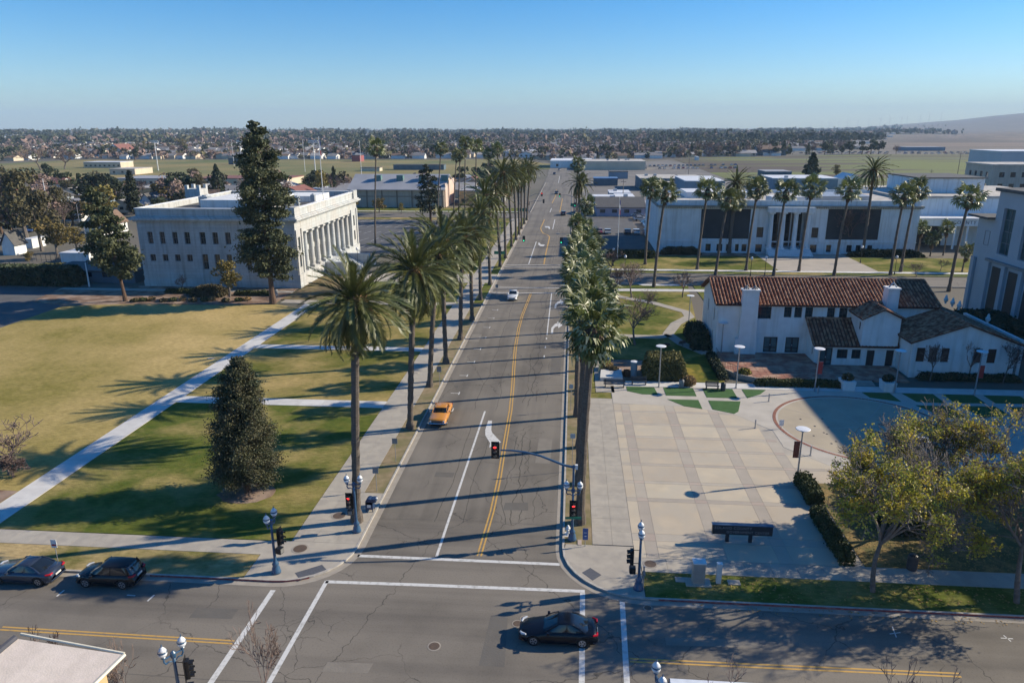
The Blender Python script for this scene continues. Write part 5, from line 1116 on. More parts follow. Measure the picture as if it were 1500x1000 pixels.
# ---- broad trees built from shared meshes: unit size 1 wide, 1 tall
def unit_crown(seed,n,size,m,blobs=14,lowz=.28,name='crown'):
    r=np.random.default_rng(seed); C=[]
    for k in range(blobs):
        a=r.uniform(0,6.28); R=r.uniform(0,.33); z=r.uniform(lowz+.08,.86); R*=math.sqrt(max(.1,1-((z-.58)/.42)**2)); C.append(ball(n//blobs,(R*math.cos(a),R*math.sin(a),z),(r.uniform(.11,.19),r.uniform(.11,.19),r.uniform(.09,.14)),r,.5))
    return mesh_from_quads(name,quads(np.concatenate(C),size,r),m)
def unit_trunk(m,seed=1,name='trunk'):
    mb=MB(); mb.tube([(0,0,0),(.01,0,.2),(-.01,.01,.42)],[.035,.026,.018],6)
    rr=random.Random(seed)
    for k in range(6): a=k*1.05; mb.tube([(0,0,.25+.03*k),(.15*math.cos(a),.15*math.sin(a),.42+.04*k),(.28*math.cos(a),.28*math.sin(a),.56+.04*k)],[.018,.012,.006],4,cap=False)
    return to_me(mb,name,m)
def unit_bare(seed,m,levels=5,r0=.022,name='branches'):
    segs,_=skeleton(1,1,levels,seed,.27,r0,5,up=.35,minr=.0035,splay=.8); P=np.array([list(s[1]) for s in segs]); sx=.5/np.percentile(np.hypot(P[:,0],P[:,1]),98); sz=1/P[:,2].max()
    S=[(Vector((a.x*sx,a.y*sx,a.z*sz)),Vector((b_.x*sx,b_.y*sx,b_.z*sz)),ra,rb,lv) for a,b_,ra,rb,lv in segs]
    return to_me(skel_mesh(S,5,0,0),'trunk',V_branch),to_me(skel_mesh(S,4,1),name,m)
def unit_conifer(seed,n,size,m):
    r=np.random.default_rng(seed); z=.08+.9*r.uniform(size=n)**1.2; R=.5*(1-z)**.8*(.55+.45*r.uniform(size=n)); a=r.uniform(0,6.28,n); R*=(1+.25*np.sin(a*5+z*40)); return mesh_from_quads('crown',quads(np.stack([R*np.cos(a),R*np.sin(a),z],1),size,r),m)
TK=unit_trunk(V_barkd); TKG=unit_trunk(V_branch)
KINDS={'evergreen':[(TK,unit_crown(31+i,2200,.022,V_oak)) for i in range(3)],'olive':[(TKG,unit_crown(41+i,1900,.017,V_olive)) for i in range(2)],'gold':[(TKG,unit_crown(51+i,1500,.018,V_gold)) for i in range(2)],
 'bare':[unit_bare(61+i,V_twig) for i in range(3)],'baretan':[unit_bare(71+i,V_twig2) for i in range(2)],'conifer':[(TK,unit_conifer(81+i,1500,.028,V_oak)) for i in range(2)]}
FARK={'evergreen':[(TK,unit_crown(91+i,420,.045,V_oak)) for i in range(3)],'olive':[(TKG,unit_crown(101+i,380,.042,V_olive)) for i in range(2)],'gold':[(TKG,unit_crown(111,380,.042,V_gold))],
 'bare':[(TKG,unit_crown(121+i,420,.028,mat('bare_crown_haze',(.28,.19,.16),(.20,.14,.12),scale=1,rough=1,rand=.15),name='branches')) for i in range(3)],'conifer':[(TK,unit_conifer(131,380,.05,V_oak))]}
FARK['baretan']=FARK['bare']
NAMES={'evergreen':'evergreen_tree','olive':'broadleaf_tree','gold':'golden_tree','bare':'bare_tree','baretan':'bare_tree','conifer':'conifer_tree'}
def tree(kd,x,y,h,w,label,cat='tree',group=None,seed=0,far=False,z=.05,part_crown='crown'):
    L_=(FARK if far else KINDS)[kd]; tk,cr=L_[seed%len(L_)]
    t=thing(NAMES[kd],label,cat,(x,y,z),group); obj_mesh('trunk',tk,t); obj_mesh(cr.name.split('.')[0],cr,t); t.scale=(w,w,h); t.rotation_euler=(0,0,seed*1.37); return t
def tpx(kd,bp,top,wpx,label,group=None,seed=0,far=False):
    x,y=G(*bp); h=AY(bp[0],top,y)[1]; return tree(kd,x,y,max(1.5,h),wpx/px_per_m(y),label,group=group,seed=seed,far=far)
T_=[('gold',(337,436),378,62,'yellow-brown leafy small tree in front of the hall corner'),('bare',(267,430),402,30,'tiny leafless tree before the shaded hall wall'),('bare',(430,418),385,30,'slim leafless tree right beside the tall pine'),
('olive',(40,352),238,105,'huge brown-green tree at the left edge behind the street'),('olive',(8,330),262,70,'brown shaggy tree cut by the left edge of the picture'),('evergreen',(150,305),250,60,'broad dark evergreen left of the dark cypress, above school roofs'),('evergreen',(175,310),258,44,'dark evergreen crown beside the cypress'),('evergreen',(75,266),236,30,'round dark evergreen by the far school field on the left'),('olive',(104,292),262,30,'low olive tree before the left school roofs'),
('gold',(85,380),312,66,'tall golden-brown tree on the pavement by the west street'),('gold',(113,370),330,56,'spreading golden-brown tree right of the tall one by the west street'),('gold',(44,388),366,18,'small round golden tree on the verge of the west street'),('evergreen',(108,330),302,50,'dark bushy tree before the red-roofed cottage'),('evergreen',(160,345),300,40,'green tree behind the leaning pine'),
('evergreen',(263,300),248,52,'dark rounded oak behind the stone tower stub'),('olive',(294,305),250,34,'thin brown tree right of the stone tower stub'),('conifer',(322,300),240,34,'layered conifer behind the hall roof'),('bare',(356,300),258,48,'wide leafless tree behind the hall roof, left of the tall pine'),('bare',(210,300),262,60,'wide leafless tree behind the left end of the hall roof'),('evergreen',(455,285),252,40,'dark round oak behind the hall roof right of the tall pine'),
('gold',(521,306),288,22,'round tan bush tree at the left end of the gym lawn'),('gold',(556,312),288,30,'wide tan tree before the gym wall'),('gold',(588,314),296,18,'small tan tree before the gym wall, right one'),
('bare',(925,437),384,64,'leafless spreading tree left of the side street corner'),('bare',(999.6,436),396,52,'leafless tree on the garden lawn just left of the tiled roof'),('baretan',(930,506),438,86,'large bare tan shrub tree on the lawn behind the nearest fan palm crown'),('bare',(945,458),424,36,'small leafless tree beside the curving garden path'),('bare',(905,446),392,60,'dense leafless tree just right of the fan palm crowns'),('bare',(893,405),362,58,'bare purple tree beyond the side street'),
('bare',(1242,372),300,50,'reddish leafless tree before the right dark panel of the library'),('bare',(1377,398),380,24,'small leafless bush tree by the library forecourt'),('bare',(1342,406),384,38,'low leafless tree before the annex lawn'),('bare',(1129,372),355,22,'small leafless shrub by the left portico column'),
('bare',(1362,559),500,46,'leafless tree before the three brown shutters'),('bare',(1419,556),500,40,'leafless tree before the gable, middle of three'),('bare',(1469,562),500,40,'leafless tree before the gable, right one of three'),
('gold',(1224,262),240,20,'olive bush tree beside the single dark conifer'),('bare',(955,312),292,44,'leafless tree behind the first slender fan palm'),('evergreen',(915,300),288,14,'small dark tree among the workshops'),
('olive',(62,368),272,84,'brown shaggy tree hiding the white cottage at the far left'),('bare',(24,352),258,70,'leafless brown tree leaning over the street at the far left'),('olive',(95,330),268,60,'dull brown broad tree left of the dark bushy tree'),('bare',(60,250),215,70,'leafless grey trees beyond the west street, left clump'),('bare',(95,248),218,60,'leafless grey tree clump before the field, right one'),('gold',(212,225),205,14,'small olive tree near the stadium light'),('gold',(268,222),200,24,'golden round tree beyond the sports field'),('evergreen',(198,235),214,20,'dark tree beside the white church')]
for i,(kd,b_,tp,wp,lab) in enumerate(T_): tpx(kd,b_,tp,wp,lab,seed=i)
_rr=random.Random(77)
for i in range(22):
    x=-345+i*11.5+_rr.uniform(-3,3); y=352+_rr.uniform(-34,34)-(.08*abs(x+200)); kd='bare' if i%4 else 'olive'; h=_rr.uniform(7,11.5)
    tree(kd,x,y,h,h*_rr.uniform(.9,1.2),f'{"leafless" if kd=="bare" else "brown leafy"} tree between the school roofs and the sports field',group='trees between the school roofs and the sports field',seed=i,far=(i%3>0))
for i in range(16):
    x=-270+i*11+_rr.uniform(-4,4); y=205+_rr.uniform(-30,60)-.25*(x+270)*0; 
    if -150<x: y=215+_rr.uniform(0,40)
    if abs(x+175)<12: continue
    kd=['bare','evergreen','olive','bare','gold'][i%5]; h=_rr.uniform(6,10); tree(kd,x,y,h,h*_rr.uniform(.9,1.2),f'{ {"bare":"leafless grey","evergreen":"dark evergreen","olive":"brown leafy","gold":"golden"}[kd]} garden tree among the cottages left of the hall',group='garden trees among the left cottages',seed=i)
# big bare shrub at the left edge on the lawn
x,y=G(12,706); tree('bare',x-.8,y+1.2,5.0,8.4,'dense leafless shrub cut by the left edge beside the path',cat='shrub',seed=1); 
segs,_=skeleton(1,1,6,77,.15,.02,7,up=.35,minr=.004,splay=.9); P=np.array([list(s[1]) for s in segs]); me=to_me(skel_mesh([(Vector((a.x*.6,a.y*.6,a.z)),Vector((b_.x*.6,b_.y*.6,b_.z)),ra,rb,lv) for a,b_,ra,rb,lv in segs],4,0),'branches',V_twig)
for i,(px_,py_,h,w,lab) in enumerate([(20,700,4.6,8.4,'second leafless shrub crowded beside the dense one at the left edge'),(975,512,2.0,4.5,'low purple-brown bare shrub between garden path and golden hedge'),(1000,508,1.8,4.,'low purple-brown bare shrub just left of the building corner')]):
    x,y=G(px_,py_); t=thing('bare_shrub',lab,'shrub',(x,y,.1)); obj_mesh('branches',me,t); t.scale=(w,w,h); t.rotation_euler=(0,0,i*1.1)
# young street trees whose tops only just enter at the bottom
me2=unit_bare(171,V_twig,5,.014)
for i,(px_,py_,y,w,lab) in enumerate([(1060,957,28.6,3.,'bare sapling top rising at the bottom edge before the right centre line'),(1325,962,28.7,2.6,'bare sapling top at the bottom edge, second from the right'),(1405,985,28.6,2.2,'rightmost bare sapling tip at the bottom edge'),(368,885,28.9,2.6,'bare sapling top at the bottom edge beside the left crosswalk line'),(60,915,28.8,2.8,'bare sapling top above the shingle roof at lower left'),(175,925,28.8,2.2,'bare sapling top right of the shingle roof at lower left')]):
    cx,cz=AY(px_,py_,y); t=thing('bare_sapling',lab,'tree',(cx,y,.13),'saplings along the near pavement'); obj_mesh('trunk',me2[0],t); obj_mesh('branches',me2[1],t); t.scale=(w,w,cz-.13); t.rotation_euler=(0,0,i)
# ---- hedges, shrubs
def hedge(label,x0,x1,y0,y1,h,m,n=None,name='hedge',rz=0.,round_=.12,z0=.1,size=.07,cat='hedge',group=None):
    cx,cy=(x0+x1)/2,(y0+y1)/2; t=thing(name,label,cat,(cx,cy,z0),group); lx,ly=x1-x0,y1-y0
    q=MB(); q.box(cx-lx/2*.9,cx+lx/2*.9,cy-ly/2*.88,cy+ly/2*.88,z0,z0+h*.93,top=1-round_); q.build('hedge_core',m,t)
    A=2*(lx+ly)*h+lx*ly; n=n or int(min(16000,A*2.0/(size*size*3))); r=np.random.default_rng(int(abs(cx*7+cy*3)))
    f=r.uniform(size=n)*A; P=np.zeros((n,3)); 
    top=f<lx*ly; P[top]=np.stack([r.uniform(-lx/2,lx/2,top.sum()),r.uniform(-ly/2,ly/2,top.sum()),np.full(top.sum(),h)],1)
    s=~top; k=s.sum(); e=r.uniform(0,2*(lx+ly),k); u=np.where(e<lx,e-lx/2,np.where(e<lx+ly,lx/2,np.where(e<2*lx+ly,lx/2-(e-lx-ly),-lx/2))); v=np.where(e<lx,-ly/2,np.where(e<lx+ly,-ly/2+(e-lx),np.where(e<2*lx+ly,ly/2,ly/2-(e-2*lx-ly)))); P[s]=np.stack([u,v,r.uniform(0,h,k)],1)
    P[:,:2]*=(1-round_*(P[:,2:3]/h)**2*.8); P+=r.normal(size=(n,3))*size*.8+ (np.sin(P[:,[1,0,0]]*2.1+cx)*.05); P[:,2]=np.maximum(P[:,2],.03)
    me=mesh_from_quads('foliage',quads(P,size,r),m); obj_mesh('foliage',me,t); t.rotation_euler=(0,0,rz); return t
hedge('short clipped hedge block at the plaza edge below the round lamp',19.9,21.1,54.6,58.7,1.05,V_hedge)
hedge('long clipped hedge along the leaf-strewn bed beside the plaza',19.5,20.5,46.1,53.3,.85,V_hedge)
hedge('big golden-green hedge mass behind the park benches',9.3,14.4,84.6,88.4,2.7,V_hedgeg,name='big_hedge',round_=.3,size=.1)
hedge('low dark hedge along the foot of the brick patio wall',22.4,33.0,83.35,84.5,.7,V_hedge)
hedge('dark hedge band climbing the slope left of the brick patio',18.5,19.5,85.2,95.,.8,V_oak)
hedge('dark foundation shrubs under the brown shutters',43,55,87.,88.1,.7,V_oak)
hedge('dark shrubs hugging the west wall of the mission-style building',17.2,19.7,97.5,106.5,2.2,V_oak,round_=.4,size=.12)
hedge('long dark clipped hedge on the library side lawn corner',8.5,20,171.5,173.2,1.7,V_hedge,size=.14)
hedge('tall dark hedge wall below the west street, casting deep shade',-128,-98,132.5,136,3.6,V_oak,size=.16,n=14000)
hedge('bright clipped hedge along the west street verge',-118,-96,148,150,1.6,V_hedgeg,size=.16,n=7000,rz=.35)
hedge('hedge left of the small garage yard',-135,-118,140,142,1.6,V_hedgeg,size=.16,n=5000,rz=.7)
hedge('wide olive shrub mound below the shaded hall wall',-70.5,-64.5,124.6,128.2,1.8,V_olive,round_=.5,size=.12)
hedge('clipped low hedge square left of the bare tree by the hall',-77,-69.8,127.4,128.4,.8,V_hedge,size=.1)
hedge('clipped low dark hedge below the yellow-brown tree',-63,-56,126.6,127.6,.8,V_hedge,size=.1)
hedge('dark yew hedge behind the urn wall',57,64.5,97,112,3.4,V_oak,round_=.3,size=.16,n=9000)
hedge('shrub bank before the blank left wing of the library',22,31.5,177,179.6,1.5,V_olive,round_=.4,size=.16,n=4000)
hedge('boulder-like shrubs before the blank right wing of the library',66.5,84,176.6,179,1.4,V_oak,round_=.4,size=.16,n=5000)
hedge('large clipped dark hedge under the right autumn trees',24.5,28.,50.3,56.3,1.5,V_oak,size=.1)
def tuft(label,x,y,w,h,m,n=500,cat='shrub',name='shrub',group=None,sz=.06):
    t=thing(name,label,cat,(x,y,.12),group); r=np.random.default_rng(int(x*31+y*17)%9999); C=ball(n,(0,0,h*.45),(w/2,w/2,h*.52),r,.6); C[:,2]=np.maximum(C[:,2],.03); me=mesh_from_quads('foliage',quads(C,sz,r,aspect=1.6),m); obj_mesh('foliage',me,t)
    q=MB(); q.lathe([(w*.2,0),(w*.32,h*.3),(w*.25,h*.7),(.02,h*.9)],8,(x,y,.12)); q.build('shrub_core',m,t); return t
V_grassy=mat('tawny_grass',(.36,.24,.11),(.22,.15,.07),scale=3,rough=.9,trans=.2)
for p,w,h,m,lab in [((887,542),1.9,1.3,V_grassy,'tawny ornamental grass clump beside the nearest fan palm'),((897,546),1.6,.8,V_olive,'low dark shrub right of the tawny grass clump'),((1009,566),1.7,1.3,V_grassy,'tawny grass clump at the right end of the golden hedge'),((918,552),1.2,.9,mat('rust_shrub',(.22,.09,.04),(.13,.07,.04),scale=3,rough=.9),'rust-red shrub at the end of the concrete ramp'),((1090,552),1.7,1.1,mat('gold_shrub',(.30,.24,.03),(.16,.16,.03),scale=2,rough=.8),'bright yellow-green shrub beside the second lamp by the patio')]:
    x,y=G(*p); tuft(lab,x,y,w,h,m,900)
for i,px_ in enumerate((198,210,222,240,254,268,283,300,311,330,350,362)):
    x,y=G(px_,443-(i%3)); tuft(f'{ORD[i]} low grassy clump from the left in the bark bed before the hall',x,y,1.5,.7,[V_olive,V_hedge,V_grassy][i%3],160,'grass clump','grass_clump','grassy clumps in the bark bed',.11)
# ================================================================ STREET FURNITURE
M_blue=mat('post_blue_paint',(.035,.10,.19),(.03,.08,.15),scale=3,rough=.35,coat=.3); M_black=mat('signal_black',(.012,.012,.014),rough=.45)
M_steel=mat('galvanised_steel',(.38,.39,.40),(.30,.31,.33),scale=4,rough=.45,metal=.5); M_globe=mat('lantern_globe',(.75,.76,.76),(.66,.68,.70),scale=2,rough=.25)
M_red=mat('signal_red_lit',(1,.03,.03),rough=.3,emit=2.2); M_greenl=mat('signal_green_lit',(.05,.9,.45),rough=.3,emit=1.6); M_lens=mat('signal_lens_dark',(.20,.20,.19),rough=.3)
M_sgreen=mat('street_sign_green',(.02,.22,.13),rough=.5); M_lwhite=mat('sign_white',(.75,.75,.73),rough=.5)
def lantern(parent,x,y,z):
    q=MB(); q.lathe([(.05,0),(.10,.05),(.13,.12),(.10,.16)],10,(x,y,z)); q.lathe([(.225,.42),(.235,.45),(.235,.49),(.22,.51)],14,(x,y,z)); q.lathe([(.025,.74),(.04,.80),(.015,.92)],6,(x,y,z)); f=q.build('lantern_fitting',M_blue,parent)
    g=MB(); g.lathe([(.10,.16),(.19,.24),(.225,.34),(.22,.42)],16,(x,y,z)); g.lathe([(.215,.512),(.17,.60),(.09,.70),(.03,.75)],16,(x,y,z)); g.build('globe',M_globe,f,smooth=True)
def head(parent,x,y,z,facing,lit=None,plate=True,off=.0,n=3,name='signal_head'):
    """three-lens head; facing = direction the lenses look"""
    c,s=math.cos(facing),math.sin(facing); S=MB()
    def R(px_,py_,pz_): return (x+px_*c-py_*s,y+px_*s+py_*c,z+pz_)
    def rb(mb,a,b_,c_,d,e,f): 
        b0=len(mb.v); 
        for zz in (e,f):
            for (u,v) in ((a,c_),(b_,c_),(b_,d),(a,d)): mb.v.append(R(u,v,zz))
        for q in ((0,3,2,1),(4,5,6,7),(0,1,5,4),(1,2,6,5),(2,3,7,6),(3,0,4,7)): mb.f.append(tuple(b0+i for i in q)); mb.m.append(0)
    H=.36*n
    if plate: rb(S,-.02,.0,-.30,.30,-H/2-.14,H/2+.14)
    rb(S,.01,.20,-.17,.17,-H/2,H/2)
    for i in range(n):
        zc=H/2-.18-.36*i
        for k in range(6): # visor
            a0=math.pi*(k/6*1.3-.15); a1=math.pi*((k+1)/6*1.3-.15); r=.145
            S.face([R(.2,r*math.cos(a0),zc+r*math.sin(a0)),R(.2,r*math.cos(a1),zc+r*math.sin(a1)),R(.42,r*math.cos(a1),zc+r*math.sin(a1)-.02),R(.42,r*math.cos(a0),zc+r*math.sin(a0)-.02)])
    f=S.build(name,M_black,parent)
    for i in range(n):
        zc=H/2-.18-.36*i; g=MB(); g.disc(R(.215,0,zc),.125,(c,s,0),14,th=.02); g.build('lens',(M_red if lit=='red' else M_greenl) if ((lit=='red' and i==0) or (lit=='green' and i==2)) else M_lens,f)
    return f
def ped(parent,x,y,z,facing):
    c,s=math.cos(facing),math.sin(facing); q=MB(); q.box(x-.2,x+.2,y-.2,y+.2,z-.22,z+.22,rz=facing); f=q.build('pedestrian_signal',M_black,parent)
    g=MB(); g.box(x+c*.21-.02,x+c*.21+.02,y+s*.21-.15,y+s*.21+.15,z-.16,z+.16,rz=facing); g.build('lens',M_lens,f)
def signal_pole(label,x,y,arm_az,z0=.13,h=4.05,group='blue corner lamp posts with signals'):
    t=thing('signal_lamp_post',label,'traffic light',(x,y,z0),group)
    q=MB(); q.lathe([(.33,0),(.34,.12),(.30,.18),(.27,.42),(.20,.55),(.22,.62),(.24,.72),(.15,.85),(.11,1.0),(.10,1.2),(.085,3.0),(.075,h)],16,(x,y,z0)); q.build('post',M_blue,t,smooth=True)
    c,s=math.cos(arm_az),math.sin(arm_az); q=MB(); z=z0+h
    q.tube([(x-.52*c,y-.52*s,z-.02),(x+.52*c,y+.52*s,z-.02)],.045,6); q.lathe([(.13,-.18),(.15,-.05),(.14,.1),(.05,.2)],10,(x,y,z))
    for sg in (-1,1): q.tube([(x+sg*.06*c,y+sg*.06*s,z-.42),(x+sg*.25*c,y+sg*.25*s,z-.30),(x+sg*.42*c,y+sg*.42*s,z-.34),(x+sg*.50*c,y+sg*.50*s,z-.18),(x+sg*.5*c,y+sg*.5*s,z-.03)],[.03,.04,.05,.05,.04],6)
    q.build('cross_arm',M_blue,t)
    for sg in (-1,1): lantern(t,x+sg*.5*c,y+sg*.5*s,z)
    return t
def bracket(parent,x0,y0,x1,y1,zs):
    q=MB()
    for z in zs: q.tube([(x0,y0,z),(x1,y1,z)],.022,5)
    q.build('bracket',M_black,parent)
PI=math.pi
x,y=G(405,838,.13); t=signal_pole('blue corner post with two stacked lanterns by the black hatchback',x,y,PI/2*.93); bracket(t,x,y,x+.5,y,(2.7,3.3)); head(t,x+.5,y,3.0,-.2,None); ped(t,x+.42,y-.02,1.95,-.3)
x,y=G(523,778,.13); t=signal_pole('blue corner post with a lit red signal in front of the nearest date palm',x,y,.12); bracket(t,x,y,x-.42,y,(2.5,3.1)); head(t,x-.42,y,2.75,-PI/2,'red'); ped(t,x-.38,y+.05,1.8,-PI/2)
x,y=G(935,862,.13); t=signal_pole('blue corner post at the right corner beside the grass strip, signals facing left',x,y,PI/2*.97); bracket(t,x,y,x-.42,y,(2.1,3.1)); head(t,x-.45,y,2.6,PI); ped(t,x-.45,y,1.6,PI)
x,y=-20.0,29.2; t=signal_pole('blue post rising from the bottom edge at lower left with two white lanterns',x,y,PI/2*.62); bracket(t,x,y,x+.55,y,(2.9,3.7)); head(t,x+.55,y,3.3,.3); ped(t,x+.6,y,2.1,.3)
x,y=4.65,29.2; t=signal_pole('blue post rising from the bottom edge right of the centre with two white lanterns',x,y,PI/2*1.12); bracket(t,x,y,x-.5,y,(2.9,3.5)); head(t,x-.5,y,3.,PI)
# mast arm pole
x,y=G(838,790,.13); t=signal_pole('blue mast-arm post with long curved arm over the street and a hydrant behind',x,y,.0,h=4.15)
q=MB(); q.tube([(x,y,4.2),(x,y,6.1)],[.09,.08],8); q.lathe([(.10,0),(.13,.1),(.05,.25)],8,(x,y,6.1)); q.build('upper_post',M_blue,t)
ex,ez=AY(733,659,y); q=MB(); q.tube([(x,y,AY(838,684,y)[1])]+[(AY(a_,b2,y)[0],y,AY(a_,b2,y)[1]) for a_,b2 in ((826,681),(810,674.5),(792,667.5),(770,662),(750,659.5),(733,659))],[.10,.095,.09,.085,.08,.07,.06],8); q.build('mast_arm',M_blue,t)
head(t,ex-.38,y,ez-.02,-PI/2,'red'); head(t,x+.05,y-.16,2.85,-PI/2,'red',plate=True)
q=MB(); q.box(x-.55,x+.65,y-.26,y-.23,2.02,2.22,rz=.05); f=q.build('street_sign',M_sgreen,t)
q=MB(); q.box(x+.1,x+.3,y-.05,y+.15,6.0,6.35); q.build('camera_box',M_lwhite,t)
# far signals
def far_signal(label,x,y,h,arm,facing,lit,sign=None,armaz=0.):
    t=thing('traffic_signal',label,'traffic light',(x,y,.1),'signals further down the street'); q=MB(); q.lathe([(.2,0),(.12,.5),(.09,1),(.07,h)],8,(x,y,.1)); q.build('post',M_blue,t)
    if arm:
        q=MB(); q.tube([(x,y,h-.5),(x+arm*.5,y,h+.5),(x+arm,y,h+.55)],[.08,.06,.05],6); q.build('mast_arm',M_blue,t); head(t,x+arm,y,h+.4,facing,lit)
    head(t,x+.1,y-.2,3.1,facing,lit)
    if sign: q=MB(); q.box(x+sign[0],x+sign[1],y-.1,y-.05,sign[2],sign[3]); q.build('street_sign',M_sgreen,t)
far_signal('green-lit signal post by the left kerb beyond the walkway',-16.6,164.6,5.2,5.6,-PI/2,'green',(-1.3,1.2,2.0,2.7))
far_signal('signal arm reaching over the street from the right kerb past the far crossing',1.3,158.4,5.8,-3.6,-PI/2,'green',None)
far_signal('green-signed far signal post on the left kerb at the school street',-16.4,250.,5.5,6.5,-PI/2,None,(-2.5,1.,2.4,3.5))
far_signal('far signal post on the right kerb at the school street',.8,268.,6,-5.5,-PI/2,'green',(-1.5,1.2,2.4,3.5))
far_signal('red signal over the left lanes at the far school street',-16.4,271.,6,5.,-PI/2,'red',None)
# plain roadside street lamps
def streetlight(label,x,y,h,arm,m=M_steel):
    t=thing('street_lamp',label,'street lamp',(x,y,.1),'plain street lamps'); q=MB(); q.lathe([(.12,0),(.09,1),(.06,h)],8,(x,y,.1)); q.build('post',m,t)
    q=MB(); q.tube([(x,y,h-.1),(x+arm*.4,y,h+.5),(x+arm,y,h+.6)],[.05,.04,.035],5); q.build('arm',m,t); q=MB(); q.box(x+arm-.1 if arm>0 else x+arm-.7,x+arm+.7 if arm>0 else x+arm+.1,y-.15,y+.15,h+.55,h+.7); q.build('lamp_head',m,t)
streetlight('tall street lamp with curved arm over the right lanes past the far crossing',1.0,141,9.5,-3.4); 
streetlight('tall street lamp beside the two trunks left of the street at the walkway',-17.0,170.,8.5,2.6)
for (x,y,h,a,l) in ((-122,171,8.5,2.5,'leaning-armed street lamp by the west street near the garage yard'),(-146,203,9,2.5,'street lamp further along the west street'),(-205,262,9.5,2.,'street lamp beside the far west street roofs')): streetlight(l,x,y,h,a)
# globe lamps along the side street
def globe_lamp(label,x,y,h=3.4):
    t=thing('globe_lamp',label,'street lamp',(x,y,.1),'globe lamps by the side street'); q=MB(); q.lathe([(.18,0),(.1,.5),(.06,.8),(.05,h)],8,(x,y,.1)); q.build('post',M_black,t); q=MB(); q.lathe([(.08,0),(.25,.15),(.30,.35),(.2,.6),(.05,.7)],10,(x,y,.1+h)); q.build('globe',M_globe,t,smooth=True)
for p,l in (((898,390),'globe lamp just right of the fan palm crowns'),((915,402),'globe lamp beside the dense leafless tree'),((1099,405),'globe lamp below the left dark panel of the library'),((1120,404),'globe lamp left of the library forecourt'),((1260,386),'globe lamp right of the library forecourt'),((1310,403),'globe lamp between the two crossing fan palm trunks')):
    x,y=G(*p); globe_lamp(l,x,y)
for p,l in (((525,395),'twin globe lamp at the foot of the hall stairs, near one'),((501,398),'globe lamp at the near end of the hall stairs')):
    x,y=G(*p); globe_lamp(l,x,y,4.2)
# plaza disc lamps
def disc_lamp(label,px_,py_,h=5.1,banner=None):
    x,y=G(px_,py_,.13); t=thing('disc_lamp',label,'street lamp',(x,y,.13),'disc-topped lamps round the plaza')
    q=MB(); q.lathe([(.16,0),(.16,.04),(.085,.06),(.075,h*.55),(.06,h-.25)],10,(x,y,.13)); q.build('post',M_steel,t)
    q=MB(); q.lathe([(.10,h-.35),(.12,h-.15),(.05,h-.08)],10,(x,y,.13)); q.build('lamp_body',M_steel,t)
    q=MB(); q.lathe([(.10,h-.12),(.60,h-.06),(.62,h-.03),(.58,h),(.05,h+.03)],20,(x,y,.13)); q.build('disc_shade',mat('disc_shade_white',(.72,.73,.74),(.66,.67,.69),scale=2,rough=.5),t)
    if banner:
        q=MB(); q.box(x+banner[0],x+banner[0]+.5,y-.012,y+.012,banner[1],banner[1]+1.5); q.build('banner',mat('banner_red',(.45,.05,.04),(.36,.04,.035),scale=2,rough=.8) if banner[2]=='r' else mat('banner_brown',(.26,.07,.04),(.20,.06,.04),scale=2,rough=.8),t)
        q=MB(); q.tube([(x,y,banner[1]+1.52),(x+banner[0]+(.5 if banner[0]>0 else 0),y,banner[1]+1.52)],.015,4); q.tube([(x,y,banner[1]-.02),(x+banner[0]+(.5 if banner[0]>0 else 0),y,banner[1]-.02)],.015,4); q.build('banner_bracket',M_steel,t)
disc_lamp('disc lamp nearest the camera with a brown banner, by the hedge block',1167,706,5.1,(-.6,2.5,'b'))
disc_lamp('disc lamp at the upper left corner of the brick patio',1056,520,4.6); disc_lamp('disc lamp on the plaza walk in front of the patio wall',1078,568,5.2)
disc_lamp('disc lamp with red banner before the lean-to wing',1193,573,5.3,(.1,2.3,'r')); disc_lamp('disc lamp before the golden hedge',965,567,5.2)
disc_lamp('disc lamp beside the right planter in the shade',1310,575,5.2); disc_lamp('disc lamp with red banner before the broad gable',1427,578,5.3,(.1,2.2,'r')); disc_lamp('disc lamp far back beside the garden path',1009,470,4.2)
x,y=G(1338,724); disc_lamp('disc lamp whose pale top shows through the autumn tree',1338,724,5.1)
def bollard(label,px_,py_,h=.95,m=None):
    x,y=G(px_,py_,.13); q=MB(); q.lathe([(.07,0),(.07,h-.05),(.05,h)],8,(x,y,.13)); q.box(x-.11,x+.11,y-.11,y+.11,.13,.15); o=q.build('bollard',m or M_steel,origin=(x,y,.13)); tag(o,label,'bollard','bollards on the plaza')
bollard('slim bollard left of the circle on the pale apron',1106,627); bollard('slim bollard on the walk above the circle',1126,588); bollard('slim bollard at the lower rim of the circle',1187,667); bollard('slim bollard by the disc lamp with the red banner',1198,576,.9)
x,y=G(1144,628,.13); t=thing('plaza_notice',"small tilted white notice panel inside the circle's rim",'sign',(x,y,.13)); q=MB(); q.tube([(x,y,.13),(x,y,.5)],.03,5); q.build('post',M_steel,t); q=MB(); q.box(x-.22,x+.22,y-.02,y+.02,.5,1.15); q.build('panel',M_lwhite,t)
